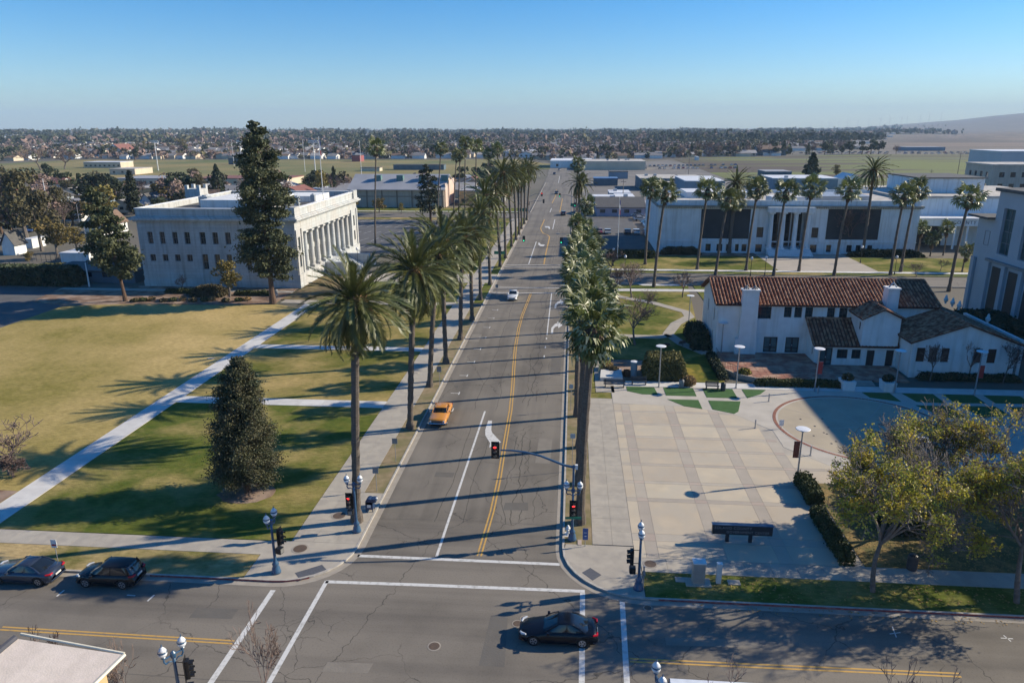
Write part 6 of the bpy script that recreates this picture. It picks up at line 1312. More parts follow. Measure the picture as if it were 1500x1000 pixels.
# monument sign
x0,y0=G(1042,795); x1,_=G(1126,797)
x0,z0=AY(1042,788,48.7); t=thing('monument_sign','dark wall-like county sign on two legs standing on the plaza','sign',(13.1,48.7,.13))
M_sign=mat('sign_charcoal',(.022,.026,.032),(.03,.034,.04),scale=2,rough=.5); q=MB(); q.box(10.95,15.35,48.55,48.85,.78,1.55); q.build('panel',M_sign,t); q=MB(); q.box(10.9,15.4,48.5,48.9,1.551,1.60); q.build('cap',mat('sign_cap_blue',(.05,.09,.16),rough=.4),t)
for xx in (12.1,13.8): q=MB(); q.box(xx-.12,xx+.12,48.58,48.82,.13,.778); q.build('leg',M_sign,t)
M_let=mat('sign_lettering_grey',(.26,.27,.28),rough=.5)
text3('SOLANO COUNTY',.29,(12.45,48.535,1.33),(PI/2,0,0),M_let,t,sp=1.15,ext=.008); text3('GOVERNMENT CENTER',.27,(13.55,48.535,1.0),(PI/2,0,0),M_let,t,sp=1.12,ext=.008)
# cabinets, hydrant, small posts, mailbox
x,y=G(1022,853,.12); t=thing('utility_cabinet','grey-tan utility cabinet on a concrete pad at the grass strip','cabinet',(x,y,.12)); q=MB(); q.box(x-.4,x+.4,y-.3,y+.3,.2,1.75); q.build('body',mat('cabinet_tan',(.36,.34,.30),(.32,.30,.27),scale=2,rough=.6),t); q=MB(); q.box(x-.44,x+.44,y-.34,y+.34,1.751,1.83); q.build('lid',M_lwhite,t); q=MB(); q.box(x-.3,x+.3,y-.315,y-.301,.4,1.6); q.build('door',mat('cabinet_door',(.33,.31,.28),rough=.6),t); q=MB(); q.box(x-.85,x+.85,y-.5,y+.45,.1,.2); q.build('pad',C_concrete,t)
x,y=G(1052,853,.12); t=thing('meter_pedestal','slim white meter pedestal right of the utility cabinet','cabinet',(x,y,.12)); q=MB(); q.box(x-.16,x+.16,y-.14,y+.14,.12,1.6); q.build('body',mat('pedestal_white',(.60,.63,.62),rough=.5),t); q=MB(); q.box(x-.19,x+.19,y-.17,y+.17,1.601,1.66); q.build('lid',M_lwhite,t)
for p,l in (((1075,853),'flat concrete utility lid in the grass right of the pedestal'),((998,849),'flat utility lid in the grass left of the cabinet'),((608,546),'grey utility box lid on the lawn behind the second palm row'),((309,525),'square grate in the big dry lawn beside the park path')):
    x,y=G(*p,.12); q=MB(); q.box(x-.42,x+.42,y-.28,y+.28,.08,.17); o=q.build('ground_hatch',C_concrete,origin=(x,y,.12)); tag(o,l,'hatch')
x,y=G(832,782,.13); t=thing('fire_hydrant','white fire hydrant on the strip behind the mast-arm post','fire hydrant',(x,y,.12)); q=MB(); q.lathe([(.2,0),(.2,.06),(.13,.08),(.12,.5),(.17,.52),(.17,.58),(.14,.62),(.10,.72),(.04,.80)],12,(x,y,.12)); q.build('body',M_lwhite,t); q=MB(); q.tube([(x-.24,y,.55),(x+.24,y,.55)],.07,8); q.tube([(x,y-.22,.50),(x,y,.50)],.08,8); q.build('outlet',M_lwhite,t); q=MB(); q.box(x-.4,x+.4,y-.35,y+.35,.1,.135); q.build('pad',C_conc_light,t)
x,y=G(543,747,.13); t=thing('mail_box','dark blue street mail collection box with white label behind the corner post','mailbox',(x,y,.13)); M_mail=mat('mail_blue',(.02,.045,.11),rough=.4)
q=MB(); q.box(x-.32,x+.28,y-.3,y+.3,.35,1.0); q.tube([(x-.02,y-.3,1.0),(x-.02,y+.3,1.0)],.30,14); q.build('body',M_mail,t)
for (dx,dy) in ((-.28,-.26),(.24,-.26),(-.28,.26),(.24,.26)): q=MB(); q.box(x+dx-.03,x+dx+.03,y+dy-.03,y+dy+.03,.13,.349); q.build('leg',M_mail,t)
q=MB(); q.box(x+.2,x+.55,y-.28,y+.28,1.0,1.28); q.build('chute_hood',M_mail,t); q=MB(); q.box(x-.18,x+.12,y-.33,y-.305,.55,.8); q.build('notice_label',M_lwhite,t); q=MB(); q.box(x+.5,x+.62,y-.1,y+.1,1.2,1.3); q.build('handle',M_lwhite,t)
q=MB()
def sign(label,px_,py_,h,w_,hh,m,name='sign_post',zz=.12,back=False,rz=0.,cat='sign'):
    x,y=G(px_,py_,zz); t=thing(name,label,cat,(x,y,zz)); q=MB(); q.tube([(x,y,zz),(x,y,zz+h)],.028,6); q.build('post',M_steel,t); q=MB(); q.box(x-w_/2,x+w_/2,y-.06,y-.035,zz+h-hh,zz+h,rz=rz); q.build('plate',m,t); return t,x,y
t,x,y=sign('white and red parking sign on the strip between the two parked cars',88,836,2.55,.42,.62,M_lwhite); q=MB(); q.box(x-.16,x+.16,y-.075,y-.062,2.2,2.32); q.build('printed_band',mat('print_red',(.5,.05,.05)),t)
M_sgrey=mat('sign_back_grey',(.20,.21,.22),(.25,.26,.27),scale=3,rough=.5)
sign('grey-backed sign on the strip right of the nearest date palm',552,719,2.3,.5,.6,M_sgrey); sign('grey-backed sign near the orange car, left of the kerb',580,676,2.4,.5,.55,M_sgrey)
sign('grey-backed sign on the strip behind the second palm',644,565,2.5,.55,.7,M_sgrey); sign('pale blue-grey sign on the strip between the right palms and kerb',838,688,3.6,.45,.45,mat('sign_pale',(.42,.48,.50),rough=.5)); sign('square blue-grey sign on the right strip, further back',836,600,3.,.45,.5,mat('sign_pale',(.42,.48,.50)))
sign('small grey-backed sign by the left kerb near the far crossing',728,436,2.5,.5,.6,M_sgrey); sign('low sign post by the left kerb of the second block',713,392,2.4,.5,.5,M_sgrey)
t,x,y=sign('blue sign with white marks on the tan strip beside the mast-arm post',857,800,1.55,.40,.95,mat('sign_blue',(.03,.10,.30),rough=.4)); q=MB(); q.box(x-.06,x+.08,y-.075,y-.062,1.0,1.06); q.box(x-.12,x+.1,y-.075,y-.062,1.3,1.34); q.build('printed_marks',M_lwhite,t)
x,y=G(851,795,.12); q=MB(); q.box(x-.25,x+.05,y-.3,y+.4,.1,.16); o=q.build('ground_hatch',mat('lid_pinkish',(.45,.36,.30)),origin=(x,y,.12)); tag(o,'pale pinkish utility lid beside the blue sign','hatch')
x,y=G(942,858,.12); t=thing('push_button_post','short grey push-button post right of the right corner lamp post','post',(x,y,.12)); q=MB(); q.lathe([(.06,0),(.05,1.4),(.07,1.42),(.07,1.55)],8,(x,y,.12)); q.build('post',M_steel,t); q=MB(); q.box(x-.1,x+.1,y-.12,y-.06,1.0,1.35); q.build('button_box',M_sgrey,t)
def bench(label,px_,py_,w_,rz=0.,m=None,zz=.13):
    x,y=G(px_,py_,zz); m=m or mat('bench_dark_blue',(.035,.045,.06),rough=.5); t=thing('park_bench',label,'bench',(x,y,zz),'benches by the plaza')
    for k in range(3): q=MB(); q.box(x-w_/2,x+w_/2,y-.22+k*.16,y-.09+k*.16,zz+.43,zz+.47); q.build('seat_slat',m,t)
    for k in range(3): q=MB(); q.box(x-w_/2,x+w_/2,y+.28,y+.32,zz+.52+k*.15,zz+.63+k*.15); q.build('back_slat',m,t)
    for sx in (-1,1): q=MB(); q.box(x+sx*w_*.42-.04,x+sx*w_*.42+.04,y-.2,y+.27,zz,zz+.429); q.box(x+sx*w_*.42-.04,x+sx*w_*.42+.04,y+.24,y+.279,zz+.43,zz+.98); q.build('bench_frame',m,t)
    t.rotation_euler=(0,0,rz)
bench('blue bench in the hedge shade left of the golden hedge',936,563,1.9); bench('blue bench left end in the shade by the concrete ramp',900,567,2.6); bench('dark bench on the plaza walk below the yard lawn',1043,570,1.6)
def bin_(label,px_,py_,m,h=.95,r=.3):
    x,y=G(px_,py_,.13); t=thing('litter_bin',label,'litter bin',(x,y,.13)); q=MB(); q.lathe([(r*.9,0),(r,.1),(r,h*.85),(r*1.06,h*.87),(r*.9,h)],12,(x,y,.13)); q.build('body',m,t); q=MB(); q.lathe([(r*.8,h+.001),(r*.5,h+.08),(.02,h+.12)],12,(x,y,.13)); q.build('lid',M_black,t)
bin_('dark litter bin by the tawny grass at the hedge end',998,567,M_sgrey); bin_('dark litter bin at the right end of the bench',1059,572,mat('bench_dark_blue',(.035,.045,.06))); bin_('round dark bin behind the nearest date palm post',514,745,M_sgrey,1.0,.35); bin_('short dark bin at the end of the park path by the pine',404,433,M_sgrey,1.2,.4); bin_('small dark trash bin under the autumn trees by the pavement',1335,833,mat('bin_brown',(.07,.06,.055)),1.1,.35)
x,y=G(928,552,.13); t=thing('round_kiosk','blue-grey round-topped kiosk column against the golden hedge','kiosk',(x,y,.13)); q=MB(); q.lathe([(.42,0),(.42,1.9),(.46,1.92),(.46,2.0)],16,(x,y,.13)); q.build('body',mat('kiosk_blue',(.13,.22,.27),(.11,.19,.24),scale=1,rough=.6),t); q=MB(); q.lathe([(.46,2.001),(.44,2.07),(.05,2.12)],16,(x,y,.13)); q.build('cap',M_lwhite,t)
t=thing('concrete_ramp_slab','low sloping concrete slab feature beside the tawny grass','planter',(5.8,84.8,.13)); q=MB(); b_=len(q.v); q.prism([G(879,559),G(912,559),G(910,546),G(880,547)],.1,.55); q.build('slab',C_conc_light,t)
# planters
for (px_,py_,w_,l) in ((1243,572,1.5,'white trapezoid planter left of the patio steps'),(1303,574,1.4,'white trapezoid planter right of the patio steps')):
    x,y=G(px_,py_,.13); t=thing('white_planter',l,'planter',(x,y,.13),'white planters at the steps'); q=MB(); q.box(x-w_/2*.85,x+w_/2*.85,y,y+1.5,.13,1.25,top=1.18); q.build('tub',W_white,t)
    r=np.random.default_rng(int(px_)); me=mesh_from_quads('foliage',quads(ball(700,(0,.75,1.4),(.7,.6,.55),r,.4),.07,r),V_olive if px_<1270 else V_oak); obj_mesh('foliage',me,t)
# flagpoles, stadium lights, utility poles
def flagpole(label,x,y,h,z=.1):
    t=thing('flagpole',label,'flagpole',(x,y,z)); q=MB(); q.tube([(x,y,z),(x,y,z+h)],[.10,.05],8); q.lathe([(.02,0),(.12,.1),(.02,.2)],8,(x,y,z+h)); q.build('pole',M_lwhite,t)
    for k in range(3): q=MB(); q.face([(x+.08,y,z+h-3.6+k*1.1),(x+.32,y+.1,z+h-4.0+k*1.1),(x+.30,y+.1,z+h-2.9+k*1.1),(x+.08,y,z+h-2.5+k*1.1)]); q.face([(x+.08,y+.01,z+h-3.6+k*1.1),(x+.08,y+.01,z+h-2.5+k*1.1),(x+.30,y+.11,z+h-2.9+k*1.1),(x+.32,y+.11,z+h-4.0+k*1.1)]); q.build('flag',[mat('flag_red',(.5,.05,.05)),mat('flag_white',(.7,.7,.7)),mat('flag_blue',(.05,.07,.25))][k],t)
flagpole('tall flagpole with furled flags beside the fan palm crowns',10.9,170.6,14.3); 
x=-56.; flagpole('flagpole standing on the roof of the classical hall',x,160,14,14.2)
for i,(b_,tp) in enumerate([((232,250),207),((355,243),207),((463,264),207)]):
    x,y=G(*b_); h=AY(b_[0],tp,y)[1]; t=thing('stadium_light',['stadium light mast with white lamp rack left of the field','stadium light mast left of the tall pine','stadium light mast right of the tall pine'][i],'floodlight',(x,y,.05),'stadium lights of the sports field'); q=MB(); q.tube([(x,y,0),(x,y,h)],[.35,.22],8); q.build('mast',M_lwhite,t)
    for k in range(2): q=MB(); q.box(x-3.2+k*.2,x+3.2-k*.2,y-.3,y+.1,h-.9+k*1.0,h-.35+k*1.0); q.build('lamp_rack',M_lwhite,t)
for i,(b_,tp,l) in enumerate([((343,243),205,'thin white pole left of the tall pine top'),((447,252),204,'thin white pole right of the tall pine'),((530,262),206,'thin white pole above the gymnasium roof'),((1397,288),222,'tall utility pole standing in the pasture on the right'),((1362,268),248,'short utility pole in the pasture left of the tall one'),((1180,245),232,'thin pole at the near edge of the pasture'),((472,270),228,'thin pole with red and white flag right of the tall pine'),((131,420),385,'thin dark lamp pole in the garage yard'),((75,330),262,'pale pole by the west street roofs'),((1008,262),215,'tall pole among the workshop roofs'),((912,300),262,'utility pole by the grey-roofed purple workshop')]):
    x,y=G(*b_); h=AY(b_[0],tp,y)[1]; t=thing('utility_pole',l,'pole',(x,y,.05)); q=MB(); q.tube([(x,y,0),(x,y,h)],[.18,.10],6); q.build('pole',mat('pole_brown_grey',(.22,.18,.15)) if i in (3,4,5,9,10) else M_lwhite,t)
    if i in (3,4,10): q=MB(); q.box(x-1.1,x+1.1,y-.08,y+.08,h-1.2,h-1.); q.build('crossarm',mat('pole_brown_grey',(.22,.18,.15)),t)
# ================================================================ VEHICLES
M_tyre=mat('tyre_rubber',(.018,.018,.018),rough=.8); M_rim=mat('wheel_rim',(.45,.45,.46),rough=.3,metal=.7); M_cglass=mat('car_glass',(.012,.016,.02),rough=.04,spec=.9); M_tail=mat('tail_lamp_red',(.45,.01,.02),rough=.2); M_headl=mat('head_lamp_clear',(.62,.64,.66),rough=.12); M_chrome=mat('chrome_trim',(.55,.56,.58),rough=.12,metal=.9); M_plate=mat('number_plate',(.6,.6,.58),rough=.5)
def paint(n,c,met=.2): return mat(n,c,tuple(v*.92 for v in c),scale=1,rough=.22,metal=met if sum(c)>.1 else 0,coat=0 if sum(c)<.1 else .4,spec=.4)
def car(label,x,y,rz,pm,L=4.7,W=1.82,H=1.44,style='sedan',cat='car',group=None,z=0.,name='car'):
    """front towards +x, built at the origin then turned"""
    t=thing(name,label,cat,(0,0,0),group); P={'sedan':[(0,.60,.60),(.03,.68,.78),(.10,.76,.86),(.22,.86,.90),(.30,.93,.91),(.34,.97,.91),(.60,.99,.91),(.80,1.0,.90),(.86,.99,.88),(.95,.96,.84),(.985,.86,.78),(1,.62,.66)],
      'suv':[(0,.70,.62),(.03,.80,.80),(.10,.90,.88),(.20,.98,.91),(.27,1.02,.91),(.60,1.06,.91),(.85,1.08,.90),(.94,1.06,.87),(.985,.95,.80),(1,.60,.70)],
      'classic':[(0,.52,.84),(.012,.84,.88),(.05,.88,.90),(.25,.92,.91),(.33,.94,.91),(.60,.95,.91),(.75,.94,.91),(.95,.90,.90),(.985,.84,.88),(1,.52,.84)]}[style]
    # P: (fraction from the nose, deck height, half-width factor of W)
    wr=.335 if style!='suv' else .36; fx,rx=L*.5-L*.185,-L*.5+L*.195
    if style=='classic': fx,rx=L*.5-L*.17,-L*.5+L*.22
    N=64; S=[]
    for i in range(N+1):
        f=i/N; xx=L/2-L*f; top=np.interp(f,[p[0] for p in P],[p[1] for p in P]); hw=W/2*np.interp(f,[p[0] for p in P],[p[2] for p in P])/.91
        zb=.20+.14*max(0,(abs(f-.5)-.42)/.08)
        for wx in (fx,rx):
            d=abs(xx-wx); R=wr+.055
            if d<R: zb=max(zb,math.sqrt(R*R-d*d)+wr-.02)
        mid=.55*top+.1; mid=max(mid,zb+.04)
        S.append([(xx,-hw*.93,zb),(xx,-hw*1.0,max(zb+.02,.42)),(xx,-hw*.995,max(zb+.03,mid)),(xx,-hw*.93,top-.06),(xx,-hw*.80,top),(xx,0,top+.035),(xx,hw*.80,top),(xx,hw*.93,top-.06),(xx,hw*.995,max(zb+.03,mid)),(xx,hw*1.0,max(zb+.02,.42)),(xx,hw*.93,zb)])
    q=MB(); n=len(S[0]); q.v=[p for s in S for p in s]
    for i in range(N):
        for k in range(n-1): q.f.append((i*n+k,(i+1)*n+k,(i+1)*n+k+1,i*n+k+1)); q.m.append(0)
    q.f.append(tuple(range(n-1,-1,-1))); q.m.append(0); q.f.append(tuple(N*n+k for k in range(n))); q.m.append(0)
    body=q.build('body',pm,t,smooth=True); 
    q=MB(); q.box(-L*.47,L*.47,-W*.36,W*.36,.16,.30); q.build('underbody',M_black,t)
    # greenhouse rings: (x front, x rear, half width, z)
    G_={'sedan':[(L*.20,-L*.40,W*.43,.94),(L*.085,-L*.30,W*.385,1.22),(L*.02,-L*.20,W*.345,H-.05),(-L*.01,-L*.15,W*.28,H)],
        'suv':[(L*.25,-L*.475,W*.44,1.03),(L*.13,-L*.44,W*.405,1.32),(L*.07,-L*.40,W*.37,H-.06),(L*.03,-L*.36,W*.31,H)],
        'classic':[(L*.17,-L*.27,W*.42,.92),(L*.10,-L*.22,W*.38,1.16),(L*.06,-L*.19,W*.35,H-.04),(L*.03,-L*.16,W*.30,H)]}[style]
    def ring(a,b_,w,zz,n=28):
        out=[]; cx,hx=(a+b_)/2,(a-b_)/2
        for k in range(n):
            an=2*math.pi*k/n; c,s=math.cos(an),math.sin(an); e=.32; out.append((cx+hx*math.copysign(abs(c)**e,c),w*math.copysign(abs(s)**e,s)*(1-.05*abs(c)),zz))
        return out
    R_=[ring(*g) for g in G_]; q=MB(); nn=len(R_[0])
    for r_ in R_[:3]: q.v+=r_
    for j in range(2):
        for k in range(nn): k2=(k+1)%nn; q.f.append((j*nn+k,j*nn+k2,(j+1)*nn+k2,(j+1)*nn+k)); q.m.append(0)
    q.build('window_glass',M_cglass,t,smooth=True)
    q=MB(); R2=[ring(G_[2][0]+.01,G_[2][1]-.01,G_[2][2]+.008,G_[2][3]-.008),ring(*G_[2][:3],G_[2][3]+.004),ring(*G_[3])]
    for r_ in R2: q.v+=r_
    for j in range(2):
        for k in range(nn): k2=(k+1)%nn; q.f.append((j*nn+k,j*nn+k2,(j+1)*nn+k2,(j+1)*nn+k)); q.m.append(0)
    q.f.append(tuple(2*nn+k for k in range(nn))); q.m.append(0); q.build('roof',pm,t,smooth=True)
    for sy in (-1,1):
        q=MB(); g0,g1,g2=G_[0],G_[1],G_[2]
        def side(xa,xb,w=.05):
            q.tube([(xa,sy*(g0[2]-.0),g0[3]),((xa+xb)/2,sy*(g1[2]+.0),g1[3]),(xb,sy*(g2[2]+.0),g2[3])],[w,w*.85,w*.75],5)
        side(g0[0]*.93-.02*L,g2[0]-.10,.042); mid=(g0[0]+g0[1])/2-.02; side(mid,mid-.02,.034); side(g0[1]*.86,g2[1]+.12,.07 if style!='classic' else .10)
        q.build('pillars',pm,t)
        q=MB(); mx_=g0[0]-.32; q.box(mx_-.09,mx_+.07,sy*(W/2-.02) if sy>0 else -W/2-.16,sy*(W/2+.16) if sy>0 else -W/2+.02,.93,1.06); q.build('mirror',pm if style!='classic' else M_chrome,t)
        for wx in (fx,rx):
            q=MB(); yy=sy*(W/2-.125); q.tube([(wx,yy-.10,wr),(wx,yy-.095,wr),(wx,yy+.095,wr),(wx,yy+.10,wr)],[wr-.03,wr,wr,wr-.03],20); wh=q.build('wheel',M_tyre,t)
            g=MB(); g.disc((wx,yy+sy*.098,wr),wr*.66,(0,1,0),20,th=.012); g.build('rim',M_rim if style!='classic' else M_chrome,wh)
            g=MB()
            for k in range(5): a=k*1.2566; g.tube([(wx+.07*math.cos(a+.5),yy+sy*.106,wr+.07*math.sin(a+.5)),(wx+wr*.52*math.cos(a+.5),yy+sy*.106,wr+wr*.52*math.sin(a+.5))],[.03,.045],4)
            g.build('rim_gap',M_black,wh)
        hwf=W/2*.80; zt=(.70 if style=='sedan' else .80 if style=='suv' else .70)
        if style=='classic':
            q=MB(); q.disc((L/2-.02,sy*W*.36,.66),.11,(1,0,0),14,th=.08); q.disc((L/2-.02,sy*W*.25,.66),.10,(1,0,0),14,th=.08); q.build('headlight',M_headl,t)
            q=MB(); q.box(-L/2-.02,-L/2+.06,sy*W*.42-.15,sy*W*.42+.12,.62,.76); q.build('taillight',M_tail,t)
        else:
            q=MB(); ax,ay=L/2-.03-.12*1,W*.34; q.tube([(L/2-.08,sy*W*.26,zt-.04),(L/2-.17,sy*W*.37,zt+.02),(L/2-.42,sy*W*.452,zt+.07)],[.07,.085,.05],7); q.build('headlight',M_headl,t)
            q=MB(); q.tube([(-L/2+.03,sy*W*.26,zt+.17),(-L/2+.06,sy*W*.39,zt+.17),(-L/2+.30,sy*W*.472,zt+.20)],[.055,.085,.05],7); q.build('taillight',M_tail,t)
    q=MB(); q.box(-L/2-.012,-L/2+.03,-.26,.26,.55 if style!='suv' else .72,.68 if style!='suv' else .85); q.build('number_plate',M_plate,t)
    q=MB(); q.box(L/2-.05,L/2+(.01 if style!='classic' else .03),-W*.30,W*.30,.36 if style!='classic' else .56,.58 if style!='classic' else .76); q.build('grille',M_black if style!='classic' else mat('grille_grey',(.10,.11,.13),rough=.3,metal=.6),t)
    for sx in (1,-1):
        q=MB(); 
        if style=='classic': q.tube([(sx*(L/2-.15),-W*.5,.46),(sx*(L/2+.05),-W*.44,.46),(sx*(L/2+.07),0,.46),(sx*(L/2+.05),W*.44,.46),(sx*(L/2-.15),W*.5,.46)],.085,7)
        else: q.tube([(sx*(L/2-.30),-W*.47,.36),(sx*(L/2-.05),-W*.38,.36),(sx*(L/2+.005),0,.36),(sx*(L/2-.05),W*.38,.36),(sx*(L/2-.30),W*.47,.36)],.075,7)
        q.build('bumper',pm if style!='classic' else M_chrome,t)
    t.location=(x,y,z+.004); t.rotation_euler=(0,0,rz); return t
K=paint('paint_black',(.006,.008,.014)); 
x,y=G(817,948); car('black sedan crossing the junction, waiting above the right crosswalk',x+.02,y+.92,PI,K,4.75,1.82,1.45)
x,y=G(150,863); car('black hatchback crossover parked at the left kerb, behind the blue-grey sedan',x+.1,y+.95,PI,paint('paint_black_suv',(.013,.014,.017)),4.25,1.8,1.60,'suv')
x,y=G(19,858); car('dark blue-grey sedan at the left edge, cut by the frame',x+.35,y+.95,PI,paint('paint_blue_grey',(.055,.070,.10),.5),4.75,1.82,1.45)
x,y=G(750,441); car('white sedan coming up the street before the far crossing',x,y+2.3,-PI/2,paint('paint_white',(.62,.63,.64),0),4.7,1.85,1.46)
x0,y0=G(641,626); car('orange vintage sedan parked at the left kerb beside the second palm',x0-.1,y0+2.55,-PI/2+.02,paint('paint_orange',(.62,.27,.055),.1),5.1,1.92,1.38,'classic')
for p,l,c,rz,st in (((825,316),'dark small car in the right lane far down the street',(.03,.04,.06),PI/2,'suv'),((768,368),'distant dark pickup by the kerb at the walkway',(.02,.02,.022),-PI/2,'suv'),((815,285),'dark car far down at the bend',(.03,.03,.03),-PI/2,'sedan'),((812,256),'tiny dark car at the far bend',(.02,.02,.03),-PI/2,'sedan'),((819,250),'tiny grey car beyond the far bend',(.2,.2,.2),-PI/2,'sedan')):
    if p[0]==768: continue
    x,y=G(*p); car(l,x,y+2,rz,paint('paint_%02d_%02d'%(int(c[0]*100),int(c[2]*100)),c),4.6,1.85,1.5,st)
# parked cars: small single meshes, body and dark glass
def mini():
    q=MB(); pr=[(-2.25,.35),(-2.25,.85),(-1.7,.95),(-1.1,1.42),(.35,1.45),(1.0,1.0),(2.1,.82),(2.25,.6),(2.25,.35)]
    for i in range(len(pr)):
        a,b_=pr[i],pr[(i+1)%len(pr)]; g=1 if i in (2,4) else 0; q.face([(a[0],-.88,a[1]),(a[0],.88,a[1]),(b_[0],.88,b_[1]),(b_[0],-.88,b_[1])],g)
    q.face([(p[0],-.88,p[1]) for p in pr][::-1],0); q.face([(p[0],.88,p[1]) for p in pr],0)
    for s in (-1,1): 
        w=[(-1.55,s*.89,.97),(.85,s*.89,.98),(.28,s*.89,1.36),(-1.05,s*.89,1.34)]; q.face(w if s<0 else w[::-1],1)
        for wx in (-1.35,1.4): q.disc((wx,s*.86,.33),.33,(0,1,0),10,2,th=.12)
    return q
PC=[(.62,.62,.62),(.03,.03,.035),(.30,.31,.33),(.12,.13,.15),(.05,.10,.25),(.35,.05,.04),(.55,.54,.50),(.10,.16,.22)]; PN=['white','black','silver','dark grey','blue','red','cream','slate']
MINI=[]
for c,n in zip(PC,PN): o=mini().build('parked_car',[mat('mini_'+n.replace(' ','_'),c,rough=.3,coat=.5),M_cglass,M_tyre]); MINI.append(o.data); bpy.data.objects.remove(o)
def lot(x0,y0,dx,dy,n,rz,where,group,prob=.8,z=.05,jit=.25):
    rr=random.Random(int(x0*13+y0))
    for i in range(n):
        if rr.random()>prob: continue
        k=rr.choice([0,0,1,2,2,3,4,5,6,7]); o=obj_mesh('parked_car',MINI[k],None,(x0+dx*i+rr.uniform(-jit,jit),y0+dy*i+rr.uniform(-jit,jit),z),(0,0,rz+rr.uniform(-.04,.04)+(PI if rr.random()<.4 else 0)))
        tag(o,f'{PN[k]} car parked {where}','car',group)
lot(24.5,200,0,3.,14,0,'beside the left end of the library roof','cars by the library',.75); lot(5,214,2.8,0,7,PI/2,'before the white-roofed workshop','cars before the workshop',.85); lot(23,246,0,3.2,10,0,'behind the white-roofed workshop','cars behind the workshop',.7)
lot(34,590,3.4,1,30,PI/2,'in the yard beyond the workshops','cars in the far yard',.8); lot(40,560,3.6,.6,24,PI/2,'in the near row of the yard beyond the workshops','cars in the far yard, near row',.7)
lot(-34,214,-3,0,6,PI/2,'in the left parking lot','cars in the left parking lot',.5); lot(255,905,7,-1,40,.4,'in the storage yard beyond the pasture','vehicles in the far storage yard',.85); lot(265,945,7,-1,40,.4,'in the back row of the far storage yard','vehicles in the far storage yard, back row',.85)
lot(-150,168,-8,20,5,-1.2,'along the west street','cars along the west street',.8); lot(98,300,3.2,0,10,PI/2,'by the blue-walled workshops','cars by the blue workshops',.7)
# ================================================================ BACKGROUND: near foreground roofs, workshops, school, houses, woods
def box_building(label,x0,x1,y0,y1,h,wm,rm,wins=0,name='building',group=None,units=0,roof='flat',rise=2.,over=.4,wz=(1.2,2.4),z=.02,cat='building',chim=False,axis='x'):
    t=thing(name,label,cat,((x0+x1)/2,(y0+y1)/2,z),group)
    hs=[]; 
    if wins:
        for i in range(wins):
            u=x0+(x1-x0)*(i+.5)/wins; w=min(1.8,(x1-x0)/wins*.5); hs.append((u-w/2,u+w/2,wz[0],wz[1]))
    m=MB(); wall(m,'-y',y0,x0,x1,z,h,hs,.2); wall(m,'+y',y1,x0,x1,z,h); wall(m,'-x',x0,y0,y1,z,h); wall(m,'+x',x1,y0,y1,z,h)
    if roof=='gable':
        if axis=='x':
            ym=(y0+y1)/2; m.face([(x0,y1,h),(x0,ym,h+rise-.1),(x0,y0,h)]); m.face([(x1,y0,h),(x1,ym,h+rise-.1),(x1,y1,h)])
        else:
            xm=(x0+x1)/2; m.face([(x0,y0,h),(x1,y0,h),(xm,y0,h+rise-.1)]); m.face([(x1,y1,h),(x0,y1,h),(xm,y1,h+rise-.1)])
    m.build('wall',wm,t)
    for h_ in hs:
        q=MB(); q.box(h_[0],h_[1],y0+.14,y0+.19,h_[2],h_[3]); q.build('window',G_glass,t)
    r=MB()
    if roof=='flat': 
        r.box(x0-.15,x1+.15,y0-.15,y1+.15,h,h+.35)
    else:
        if axis=='x':
            ym=(y0+y1)/2
            for a,b_,za,zb in ((y0-over,ym,h-.15,h+rise),(ym,y1+over,h+rise,h-.15)):
                r.face([(x0-over,a,za),(x1+over,a,za),(x1+over,b_,zb),(x0-over,b_,zb)]); r.face([(x0-over,a,za-.2),(x0-over,b_,zb-.2),(x1+over,b_,zb-.2),(x1+over,a,za-.2)]); r.face([(x0-over,a,za-.2),(x1+over,a,za-.2),(x1+over,a,za),(x0-over,a,za)]) if za<zb else None
                for xx in (x0-over,x1+over): r.face([(xx,a,za-.2),(xx,b_,zb-.2),(xx,b_,zb),(xx,a,za)])
        else:
            xm=(x0+x1)/2
            for a,b_,za,zb in ((x0-over,xm,h-.15,h+rise),(xm,x1+over,h+rise,h-.15)):
                r.face([(a,y0-over,za),(b_,y0-over,zb),(b_,y1+over,zb),(a,y1+over,za)]); r.face([(a,y0-over,za-.2),(a,y1+over,za-.2),(b_,y1+over,zb-.2),(b_,y0-over,zb-.2)])
                for yy in (y0-over,y1+over): r.face([(a,yy,za-.2),(b_,yy,zb-.2),(b_,yy,zb),(a,yy,za)])
                xe=a if za<zb else b_; ze=min(za,zb); r.face([(xe,y0-over,ze-.2),(xe,y1+over,ze-.2),(xe,y1+over,ze),(xe,y0-over,ze)])
    r.build('roof',rm,t)
    rr=random.Random(int(x0*7+y0))
    for k in range(units):
        q=MB(); a=rr.uniform(x0+1,x1-3); b2=rr.uniform(y0+1,y1-2); q.box(a,a+1.6,b2,b2+1.4,h+.36,h+1.4); q.build('roof_unit',R_metal,t)
    return t
def pxb(label,x0p,x1p,topp,basep,depth,wm,rm,**k):
    """building whose front wall spans the pixels x0p..x1p, eave at topp, ground at basep"""
    y=G((x0p+x1p)/2,basep)[1]; a,h=AY(x0p,topp,y); b_,_=AY(x1p,topp,y); return box_building(label,a,b_,y,y+depth,max(2.2,h),wm,rm,**k)
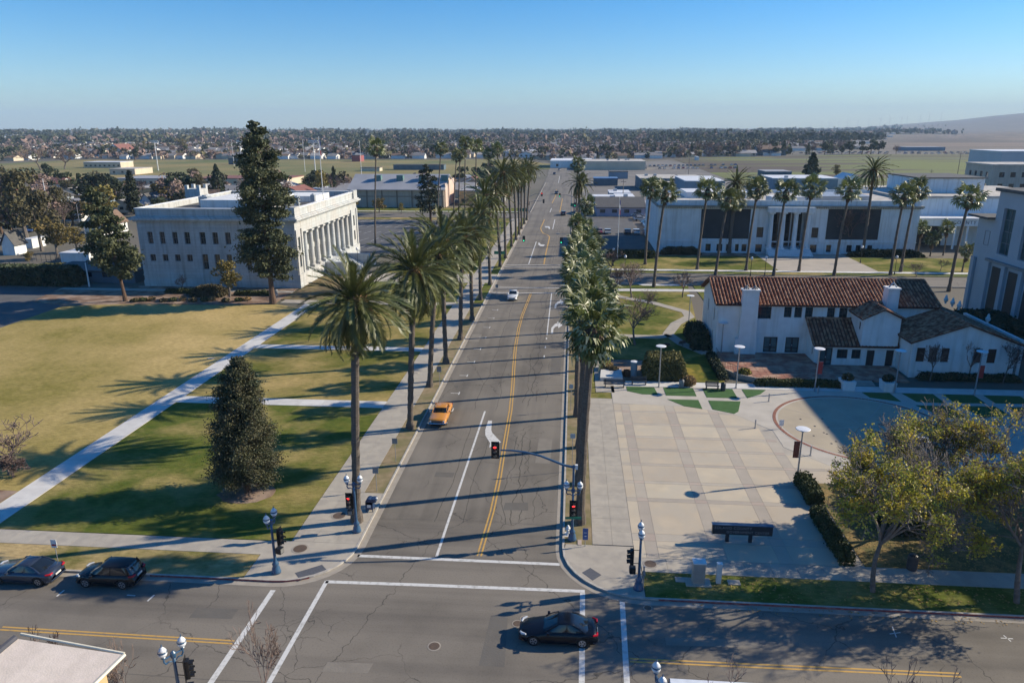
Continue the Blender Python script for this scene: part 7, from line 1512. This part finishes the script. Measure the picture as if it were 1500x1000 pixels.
W_purple=mat('lilac_wall',(.36,.34,.42),(.31,.29,.36),scale=.3,rough=.9,world=True); W_blueg=mat('blue_grey_wall',(.20,.27,.33),(.17,.23,.28),scale=.3,rough=.8,world=True); W_cream=mat('cream_wall',(.62,.52,.38),(.55,.46,.34),scale=.2,rough=.9,world=True); W_teal=mat('teal_dark_wall',(.10,.15,.18),(.08,.12,.15),scale=.3,rough=.9,world=True); R_red=mat('red_roof',(.24,.10,.08),(.19,.08,.065),scale=.5,rough=.9,world=True); R_brown=mat('brown_shingle',(.20,.13,.09),(.15,.10,.07),scale=.6,rough=.95,world=True); W_yellow=mat('ochre_wall',(.56,.40,.20),(.50,.35,.18),scale=.3,rough=.9,world=True)
pxb('long lilac workshop with grey hipped roof right of the street palms',874,945,303,317,22,W_purple,R_dark,wins=4,roof='gable',rise=2.6,axis='x')
pxb('white-roofed workshop block beside the parked cars',903,931,291,309,18,W_blueg,R_white,wins=2,units=1); pxb('white-roofed garage left of the workshop block',868,902,289,303,9,W_white,R_white); pxb('small flat annex with white roof behind the workshop block',893,924,284,291,16,W_blueg,R_white,units=1)
pxb('low shed right of the lilac workshop with pale roof',946,980,300,312,12,W_teal,R_grey); pxb('big workshop with large white pitched roof behind the library',1004,1062,266,291,34,W_blueg,R_white,wins=0); pxb('teal warehouse behind the lilac workshop',938,998,262,279,30,W_teal,R_flat,units=2); pxb('pale lilac shed beside the teal warehouse',976,1000,268,281,14,W_purple,R_flat); pxb('cream concrete block behind the teal warehouse',998,1027,260,271,18,W_cream,R_flat)
pxb('blue-walled workshop with white roof before the pasture',1133,1228,262,278,26,W_blueg,R_white,units=3); pxb('dark shed behind the blue-walled workshop',1122,1160,252,262,20,W_teal,R_grey); pxb('quonset-like white shed beside the tallest date palm',1238,1262,262,276,16,W_white,R_white,roof='gable',rise=2.4,axis='y')
pxb('long cream warehouse at the far end of the street',854,946,237,249,40,W_cream,R_flat,units=4); pxb('white warehouse left of the long cream one',806,868,236,246,45,W_white,R_white,wins=3,wz=(1,3)); pxb('white flat-roofed store left of the far street end',738,785,222,229,60,W_white,R_white,units=2); pxb('small dark office among the yard cars',893,920,252,262,14,W_blueg,R_dark)
pxb('low sheds with blue roof beyond the workshops',870,905,262,272,12,W_teal,mat('roof_blue',(.10,.20,.36),rough=.6)); pxb('white trailer shed at the pasture edge',1020,1024,230,235,10,W_white,R_white); pxb('long low barn among trees beyond the pasture',1112,1152,219,228,30,W_teal,R_brown,roof='gable',rise=4,axis='x')
pxb('grey low roofs behind the right library annex',1262,1330,281,292,20,W_lib,R_flat); pxb('blue-grey house on the far right pasture rim',1328,1385,216,221,30,W_blueg,R_grey)
# school and roofs on the left
pxb('long cream school wing with white roof on the far left field',122,176,238,246,18,W_cream,R_white,wins=8); pxb('cream school block with tree before it',160,197,248,256,22,W_cream,R_flat,wins=3); pxb('low ochre school wing with grey roof, behind the broad evergreen',58,118,286,296,30,W_yellow,R_grey,wins=9,units=2); pxb('flat dark blue gym block below the ochre school wing',70,125,299,311,24,W_blueg,R_grey,units=1)
pxb('ochre school wing with long grey roof above the hall roof',188,300,276,290,26,W_yellow,R_flat,wins=12); pxb('second ochre school wing behind the hall roof',300,360,284,296,26,W_yellow,R_flat,wins=7,units=1); pxb('long white roofed classroom row behind the hall',170,262,262,272,24,W_cream,R_grey,wins=10); pxb('classroom row with red roof trim behind the conifer',282,420,262,272,26,W_cream,R_red,wins=10)
pxb('white classroom hut right of the tall pine',452,506,278,289,16,W_cream,R_white,wins=5); pxb('low blue-roofed hall beside the gymnasium',420,512,288,301,20,W_beige,mat('roof_pale_blue',(.42,.52,.60),rough=.6),wins=6); pxb('press box stand on the far side of the sports field',334,358,232,241,8,W_teal,R_dark); pxb('field house with tan wall by the running track',528,556,246,251,8,W_cream,R_dark); pxb('grey shed behind the gymnasium roof',576,650,242,249,10,W_teal,R_dark)
pxb('low flat building right of the gymnasium with ochre wall',672,712,280,300,24,W_yellow,R_grey,wins=3,units=3); pxb('grey flat roofs right of the very tall palms',668,735,262,273,30,W_cream,R_grey,units=5)
pxb('white church with red roof beyond the school field',156,178,220,229,30,W_white,R_red,roof='gable',rise=7,axis='y'); pxb('yellow-walled store beyond the sports field',610,614,225,232,14,W_yellow,R_dark); pxb('red-topped store beyond the sports field',515,527,228,237,14,mat('red_wall',(.30,.09,.09)),R_dark)
pxb('white gabled cottage with pale walls at the left edge by the west street',2,20,358,374,4,W_white,R_dark,roof='gable',rise=3.2,axis='y',name='cottage'); pxb('small white outbuilding beside the gabled cottage',34,46,352,364,5,W_white,R_white,name='cottage'); pxb('red-brown roofed cottage with white gable above the street lamp',82,118,312,324,12,W_white,R_brown,roof='gable',rise=3.4,axis='y',name='cottage'); pxb('cottage with brown shingle roof left of the leaning pine',122,150,330,346,12,W_white,R_brown,roof='gable',rise=3.4,axis='y',name='cottage'); pxb('white triangle-gabled cottage above the hall corner',204,222,296,304,9,W_white,R_dark,roof='gable',rise=3.4,axis='y',name='cottage')
t=pxb('low shaded building filling the corner between hedge and hall, left',60,196,398,414,10,W_teal,R_dark,wins=5)
x,y=G(110,384); t=thing('garage_yard_fence','dark railing round the small garage yard on the left','fence',(x,y,.05))
for i in range(22): q=MB(); q.box(x-12+i*1.2,x-11.92+i*1.2,y-.04,y+.04,.05,1.7); q.build('fence_bar',F_dark,t)
q=MB(); q.box(x-12,x+13.3,y-.05,y+.05,1.71,1.8); q.build('rail',F_dark,t)
pxb('white open shed in the garage yard',88,130,374,386,6,W_white,R_white)
# shingled roof at the bottom left
def corner_roof():
    t=thing('shingled_house','house with pale shingled hip roof and cream fascia in the lower left corner','house',(-26,18,0))
    Mw=mat('pale_shingle',(.56,.49,.44),(.50,.44,.39),scale=2,rough=.95,world=True,bump=.3,rand=.04); Md=mat('dark_slate_band',(.05,.055,.07),(.07,.07,.085),scale=2,rough=.8,world=True)
    R=(-26.0,26.6,6.85); A=(-20.9,26.9,6.0); B=(-22.5,14,6.0); D=(-27.0,14,6.85)
    m=MB(); m.box(-31,-21.5,12,26.3,0,5.85); m.build('wall',W_yellow,t)
    m=MB(); m.face([R,D,B,A]); m.face([(p[0],p[1],p[2]-.12) for p in (R,A,B,D)]); m.build('roof_deck',Mw,t)
    # shingle courses, each a long strip a little proud
    for k in range(9):
        f0,f1=k/9,(k+1)/9; L=lambda P,Q,f:tuple(P[i]+(Q[i]-P[i])*f for i in range(3)); a,b_,c,d=L(A,R,f0),L(A,R,f1),L(B,D,f1),L(B,D,f0); m=MB(); up=.012; m.face([(a[0],a[1],a[2]+up),(b_[0],b_[1],b_[2]+.012),(c[0],c[1],c[2]+.012),(d[0],d[1],d[2]+up)]); m.face([a,(a[0],a[1],a[2]+up),(d[0],d[1],d[2]+up),d]); m.build('shingle_course',Mw,t)
    m=MB(); m.tube([(A[0],A[1]+.04,A[2]-.02),(B[0]+.04,B[1],B[2]-.02)],.09,6); m.build('gutter',mat('gutter_cream',(.66,.62,.50),rough=.5),t)
    m=MB(); m.box(-26.1,-20.85,26.9,27.05,0,0) if 0 else m.tube([(R[0],R[1]+.35,R[2]-.02),(A[0]-.05,A[1]+.1,A[2])],.07,6); m.build('rake_trim',mat('gutter_cream',(.66,.62,.50)),t)
    m=MB(); m.tube([(R[0],R[1],R[2]+.05),(D[0],D[1],D[2]+.05)],.16,7); m.build('ridge_cap',Md,t)
    for k in range(10):
        f0=k/10; m=MB(); x0=R[0]-.15-f0*5; z0=R[2]-.02-f0*1.6; m.box(x0-.5,x0,16,26.2-f0*1.2,z0-.22,z0-.12 if k%2 else z0-.05); m.build('slate_course',Md if k%2 else mat('slate_grey',(.20,.19,.19),rough=.8),t)
corner_roof()
t=thing('near_flat_roof','flat roof edge with white cap cutting the bottom edge right of the centre','building',(14,22,0)); q=MB(); q.box(5.3,40,8,28.3,0,4.6); q.build('wall',W_white,t)
q=MB(); q.box(5.05,40,27.95,28.55,4.601,5.); q.box(5.05,5.5,8,27.949,4.601,5.); q.build('parapet_cap',mat('cap_white_metal',(.72,.75,.78),rough=.4),t); q=MB(); q.box(5.6,40,8,27.9,4.601,4.66); q.build('roof',R_grey,t); q=MB(); q.box(5.0,40,28.551,28.6,4.55,4.96); q.build('fascia',mat('fascia_navy',(.03,.04,.09),rough=.4),t)
# ---- houses and trees by distance
def az_d(x,y): return math.degrees(math.atan2(x,y)),math.hypot(x,y)
def in_poly(x,y,P):
    c=False
    for i in range(len(P)):
        (x1,y1),(x2,y2)=P[i],P[(i+1)%len(P)]
        if (y1>y)!=(y2>y) and x<(x2-x1)*(y-y1)/(y2-y1)+x1: c=not c
    return c
PAST=[(88,400),(96,320),(185,315),(335,392),(530,630),(600,880),(330,880),(175,812),(97,775)]; SPORT=[(-575,490),(-340,418),(-240,350),(-100,350),(-44,440),(-20,470),(-14,640),(-70,760),(-560,750)]
STREET=[(-22,0),(6,0),(8,470),(14,560),(0,650),(-50,790),(-120,790),(-40,640)]; CORE=[(-140,0),(140,0),(140,300),(30,420),(-30,300),(-140,300)]; YARD=[(0,280),(125,290),(92,400),(98,770),(0,700)]
def ok(x,y,m=0):
    az,d=az_d(x,y)
    if any(in_poly(x,y,P) for P in (PAST,SPORT,STREET,CORE,YARD)): return False
    e_=21.5+1.6*math.sin(d*.004)+1.2*math.sin(d*.0017+1)
    if az>e_ and d>1050 and (d<2400 or az>e_+2.5): return False
    if 240<x and 620<y<1010: return False
    return True
ZN=[(130,'at the far left'),(230,'above the dark cypress'),(340,'above the hall roof'),(440,'behind the tall pine'),(560,'above the hall columns'),(680,'above the gymnasium'),(800,'behind the left palm row'),(900,'at the far end of the street'),(1020,'above the long cream warehouse'),(1160,'above the left library palms'),(1300,'above the lone conifer'),(9999,'toward the right plain')]
def where(x,y):
    p=project(x,y,0)[0]; d=math.hypot(x,y); z=[b_ for a,b_ in ZN if p<a][0]; return ('just' if d<480 else 'well' if d<620 else 'far' if d<820 else 'very far' if d<1050 else 'remote,')+' '+z
HW=[W_white,W_cream,W_beige,mat('wall_grey_blue',(.34,.38,.42)),mat('wall_tan',(.42,.34,.25))]; HR=[mat('roof_grey_shingle',(.22,.21,.21),(.17,.165,.165),scale=.8,rough=.95,rand=.2),R_brown,R_dark,mat('roof_light_shingle',(.36,.34,.32),(.30,.28,.27),scale=.8,rough=.95,rand=.15),R_red]
def house_proto(wm,rm,ax):
    w,d,h,r=13,9.5,3.1,2.3; t=box_building('x',-w/2,w/2,-d/2,d/2,h,wm,rm,wins=3,roof='gable',rise=r,axis=ax,name='house',z=0,over=.6); return t
PROTO=[house_proto(HW[i%5],HR[[0,1,3,2,0,4,3][i]],'x' if i%3 else 'y') for i in range(7)]
PD=['white','cream','tan','blue-grey','light brown']; 
rr=random.Random(21); placed=[]; nH=0; first=set()
def far_enough(x,y,s): return all((x-a)**2+(y-b_)**2>s*s for a,b_ in placed)
tries=0
while nH<230 and tries<9000:
    tries+=1; az=rr.uniform(-42,30); d=300*math.exp(rr.uniform(0,math.log(1500/300.))); x,y=d*math.sin(math.radians(az)),d*math.cos(math.radians(az))
    if az>-5 and d<760: continue
    x=round(x/17)*17+rr.uniform(-2,2); y=round(y/24)*24+rr.uniform(-2,2)
    if not ok(x,y) or not far_enough(x,y,15): continue
    placed.append((x,y)); k=rr.randrange(7); zone='beyond the west street' if az<-24 and d<560 else ('beyond the sports field' if az<-5 else ('beyond the far street end' if az<12 else 'beyond the pasture'))
    s=rr.uniform(.85,1.25); lab=f'{"smallish" if s<.98 else "mid-sized" if s<1.12 else "larger"} {PD[k%5]} gabled house {where(x,y)}'; 
    if k not in first: o=PROTO[k]; first.add(k); o.location=(x,y,0)
    else: o=copy_tree(PROTO[k],(x,y,0))
    o.rotation_euler=(0,0,rr.choice((0,PI/2))+rr.uniform(-.06,.06)); o.scale=(s,s,s); o['label']=lab; o['group']=f'{PD[k%5]} houses across the suburb'; nH+=1
for k in range(7):
    if k not in first: PROTO[k].location=(-300-20*k,900,0)
# trees individually
nT=0; tries=0; KD=[('bare',.40),('evergreen',.24),('olive',.12),('gold',.07),('conifer',.10),('baretan',.07)]
KL={'bare':'leafless grey-brown tree','baretan':'leafless tan tree','evergreen':'dark evergreen tree','olive':'olive-brown leafy tree','gold':'golden-brown tree','conifer':'pointed dark conifer'}
while nT<250 and tries<8000:
    tries+=1; az=rr.uniform(-42,30); d=230*math.exp(rr.uniform(0,math.log(1250/230.))); x,y=d*math.sin(math.radians(az)),d*math.cos(math.radians(az))
    if az>-5 and d<740 and not (60<x and False): continue
    if not ok(x,y) or not far_enough(x,y,8): continue
    u=rr.random(); a=0
    for kd,p in KD:
        a+=p
        if u<a: break
    h=rr.uniform(7,13)*(1.15 if kd in('conifer','evergreen') else 1); w=h*rr.uniform(.8,1.15)*(.5 if kd=='conifer' else 1); zone='beyond the west street' if az<-24 and d<560 else ('beyond the sports field' if az<-5 else ('beyond the far street end' if az<12 else 'beyond the pasture'))
    tree(kd,x,y,h,w,f'{"low" if h<9 else "mid-height" if h<11 else "tall"} {KL[kd]} {where(x,y)}',group=f'{KL[kd]}s across the suburb',seed=nT,far=True); nT+=1
# belts of trees one can tell apart along the field edges
for i in range(34):
    x=-560+i*16+rr.uniform(-4,4); y=775+rr.uniform(0,14)
    if x>-75: continue
    kd=rr.choice(['bare','bare','evergreen','olive','conifer']); h=rr.uniform(8,14); tree(kd,x,y,h,h*(.5 if kd=='conifer' else 1.),f'{"low" if h<10 else "taller"} {KL[kd]} behind the sports field, {where(x,y)}',group=f'{KL[kd]}s along the back of the sports field',seed=i,far=True)
for i in range(22):
    x=112+i*12+rr.uniform(-4,4); y=795+i*4+rr.uniform(0,14); kd=rr.choice(['bare','evergreen','evergreen','conifer']); h=rr.uniform(10,17); tree(kd,x,y,h,h*(.5 if kd=='conifer' else 1.),f'{"low" if h<13 else "taller"} {KL[kd]} behind the pasture, {where(x,y)}',group=f'{KL[kd]}s along the back of the pasture',seed=i,far=True)
# the wooded suburb beyond reads as one mass
def mass(name,label,n,d0,d1,mats_,per,size,hmin,hmax,seed,kindsplit,azr=(-46,34)):
    r=np.random.default_rng(seed); C=[];S=[];MI=[]; k=0; cnt=0
    while cnt<n and k<n*6:
        k+=1; az=r.uniform(*azr); d=d0*math.exp(r.uniform(0,math.log(d1/d0))); x,y=d*math.sin(math.radians(az)),d*math.cos(math.radians(az))
        if not ok(x,y): continue
        if math.sin(x*.0045+1.3*math.sin(y*.003))*math.sin(y*.0062+seed)>.55: continue
        cnt+=1; h=r.uniform(hmin,hmax); w=h*r.uniform(.42,.62); z=terrain(x,y); nf_=.5+.5*math.sin(x*.006*1500/max(600,d)+2*math.sin(y*.0023))*math.sin(y*.0045+1.7*math.sin(x*.003)); u=.5*r.random()+.5*nf_; h*=.72+.6*nf_; mi=0 if u<kindsplit[0] else (1 if u<kindsplit[1] else 2)
        if mi==2 and r.random()<.5: h*=1.35; w*=.5
        sc=1+d/2600.; m=max(5,int(per/sc)); c=ball(m,(x,y,z+h*.55),(w,w,h*.47),r,.7); C.append(c); S.append(np.full(m,size*sc*(w/5))); MI.append(np.full(m,mi,dtype=np.int32))
    C=np.concatenate(C); S=np.concatenate(S); o=np_obj(name,quads(C,S,r),4,mats_,midx=np.concatenate(MI)); tag(o,label,'trees'); o['kind']='stuff'; return o
M_far=[mat('far_bare_trees',(.26,.18,.155),(.19,.135,.115),scale=.01,rough=1,world=True),mat('far_olive_trees',(.15,.13,.065),(.11,.10,.05),scale=.01,rough=1,world=True),mat('far_dark_trees',(.035,.050,.028),(.05,.06,.03),scale=.01,rough=1,world=True)]
mass('distant_trees','hazy mixed bare and dark trees filling the suburb out to the horizon',3400,560,1700,M_far,34,1.1,4.5,10,5,(.46,.58))
mass('distant_woodland','blue-hazed wooded horizon beyond the suburb',7000,1500,7500,M_far,26,1.5,7,17,6,(.38,.48))
# far houses: roofs as one mass
r=np.random.default_rng(9); q=MB(); cnt=0
while cnt<3000:
    az=r.uniform(-46,30); d=650*math.exp(r.uniform(0,math.log(3600/650.))); x,y=d*math.sin(math.radians(az)),d*math.cos(math.radians(az))
    if not ok(x,y) : continue
    cnt+=1; s=r.uniform(.8,1.3); w,dp,h=7*s,5*s,3.2; z=terrain(x,y); mi=int(r.choice([0,0,1])); rm=int(r.choice([2,2,3,4])); 
    if r.random()<.5: w,dp=dp,w
    for (a,b_,c,d_) in ((x-w,y-dp,x+w,y-dp),(x+w,y-dp,x+w,y+dp),(x-w,y+dp,x-w,y-dp)): q.face([(a,b_,z-1),(c,d_,z-1),(c,d_,z+h),(a,b_,z+h)],mi)
    q.face([(x-w-.5,y-dp-.5,z+h),(x+w+.5,y-dp-.5,z+h),(x+w+.5,y,z+h+2.2*s),(x-w-.5,y,z+h+2.2*s)],rm); q.face([(x+w+.5,y+dp+.5,z+h),(x-w-.5,y+dp+.5,z+h),(x-w-.5,y,z+h+2.2*s),(x+w+.5,y,z+h+2.2*s)],rm); q.face([(x+w,y-dp,z+h),(x+w,y+dp,z+h),(x+w,y,z+h+2.1*s)],mi)
o=q.build('distant_houses',[W_white,W_cream,HR[0],HR[3],R_brown]); tag(o,'many tiny pale house walls and roofs among the far trees','houses'); o['kind']='stuff'
# wind turbines on the far right skyline and a few pale towers
t0=None
for i in range(14):
    az=17.+i*.62+rr.uniform(-.15,.15); d=9500+rr.uniform(-500,900); x,y=d*math.sin(math.radians(az)),d*math.cos(math.radians(az)); z=terrain(x,y)
    t=thing('wind_turbine','tiny pale wind turbine on the hazy skyline right of the centre','wind turbine',(x,y,z),'wind turbines on the skyline'); q=MB(); q.tube([(x,y,z-5),(x,y,z+78)],[2.2,1.4],5); q.build('tower',M_lwhite,t)
    for k in range(3): a=k*2.094+i; q=MB(); q.tube([(x,y-3,z+78),(x+38*math.sin(a),y-3,z+78+38*math.cos(a))],[1.5,.5],4); q.build('blade',M_lwhite,t)
# ---- haze
hz=MB(); hz.box(-15700,15700,-15700,15700,-1.3,420); h=hz.build('haze',[mat('haze',(.8,.8,.8))]); h['kind']='stuff'
m=MATS['haze']; N,L=nodes_of(m); N.clear(); ou=N.new('ShaderNodeOutputMaterial'); pv=N.new('ShaderNodeVolumePrincipled'); pv.inputs['Color'].default_value=(.60,.80,1.0,1); pv.inputs['Density'].default_value=HAZE; pv.inputs['Anisotropy'].default_value=0.; L.new(pv.outputs[0],ou.inputs['Volume'])

# ---- tell look-alikes apart: nth from the left where a label is shared
from collections import defaultdict
D=defaultdict(list)
for o in COL.objects:
    if o.parent is None and o.get('label') and o.get('kind') is None: D[o['label']].append(o)
ORD2=ORD+['twenty-%s'%w_ for w_ in ('fifth','sixth','seventh','eighth','ninth')]
for lab,L_ in D.items():
    if 1<len(L_)<=len(ORD2) and len(lab.split())<=12:
        for i,o in enumerate(sorted(L_,key=lambda o:project(o.location.x,o.location.y,o.location.z)[0])): o['label']=f'{ORD2[i]} from the left: {lab}'
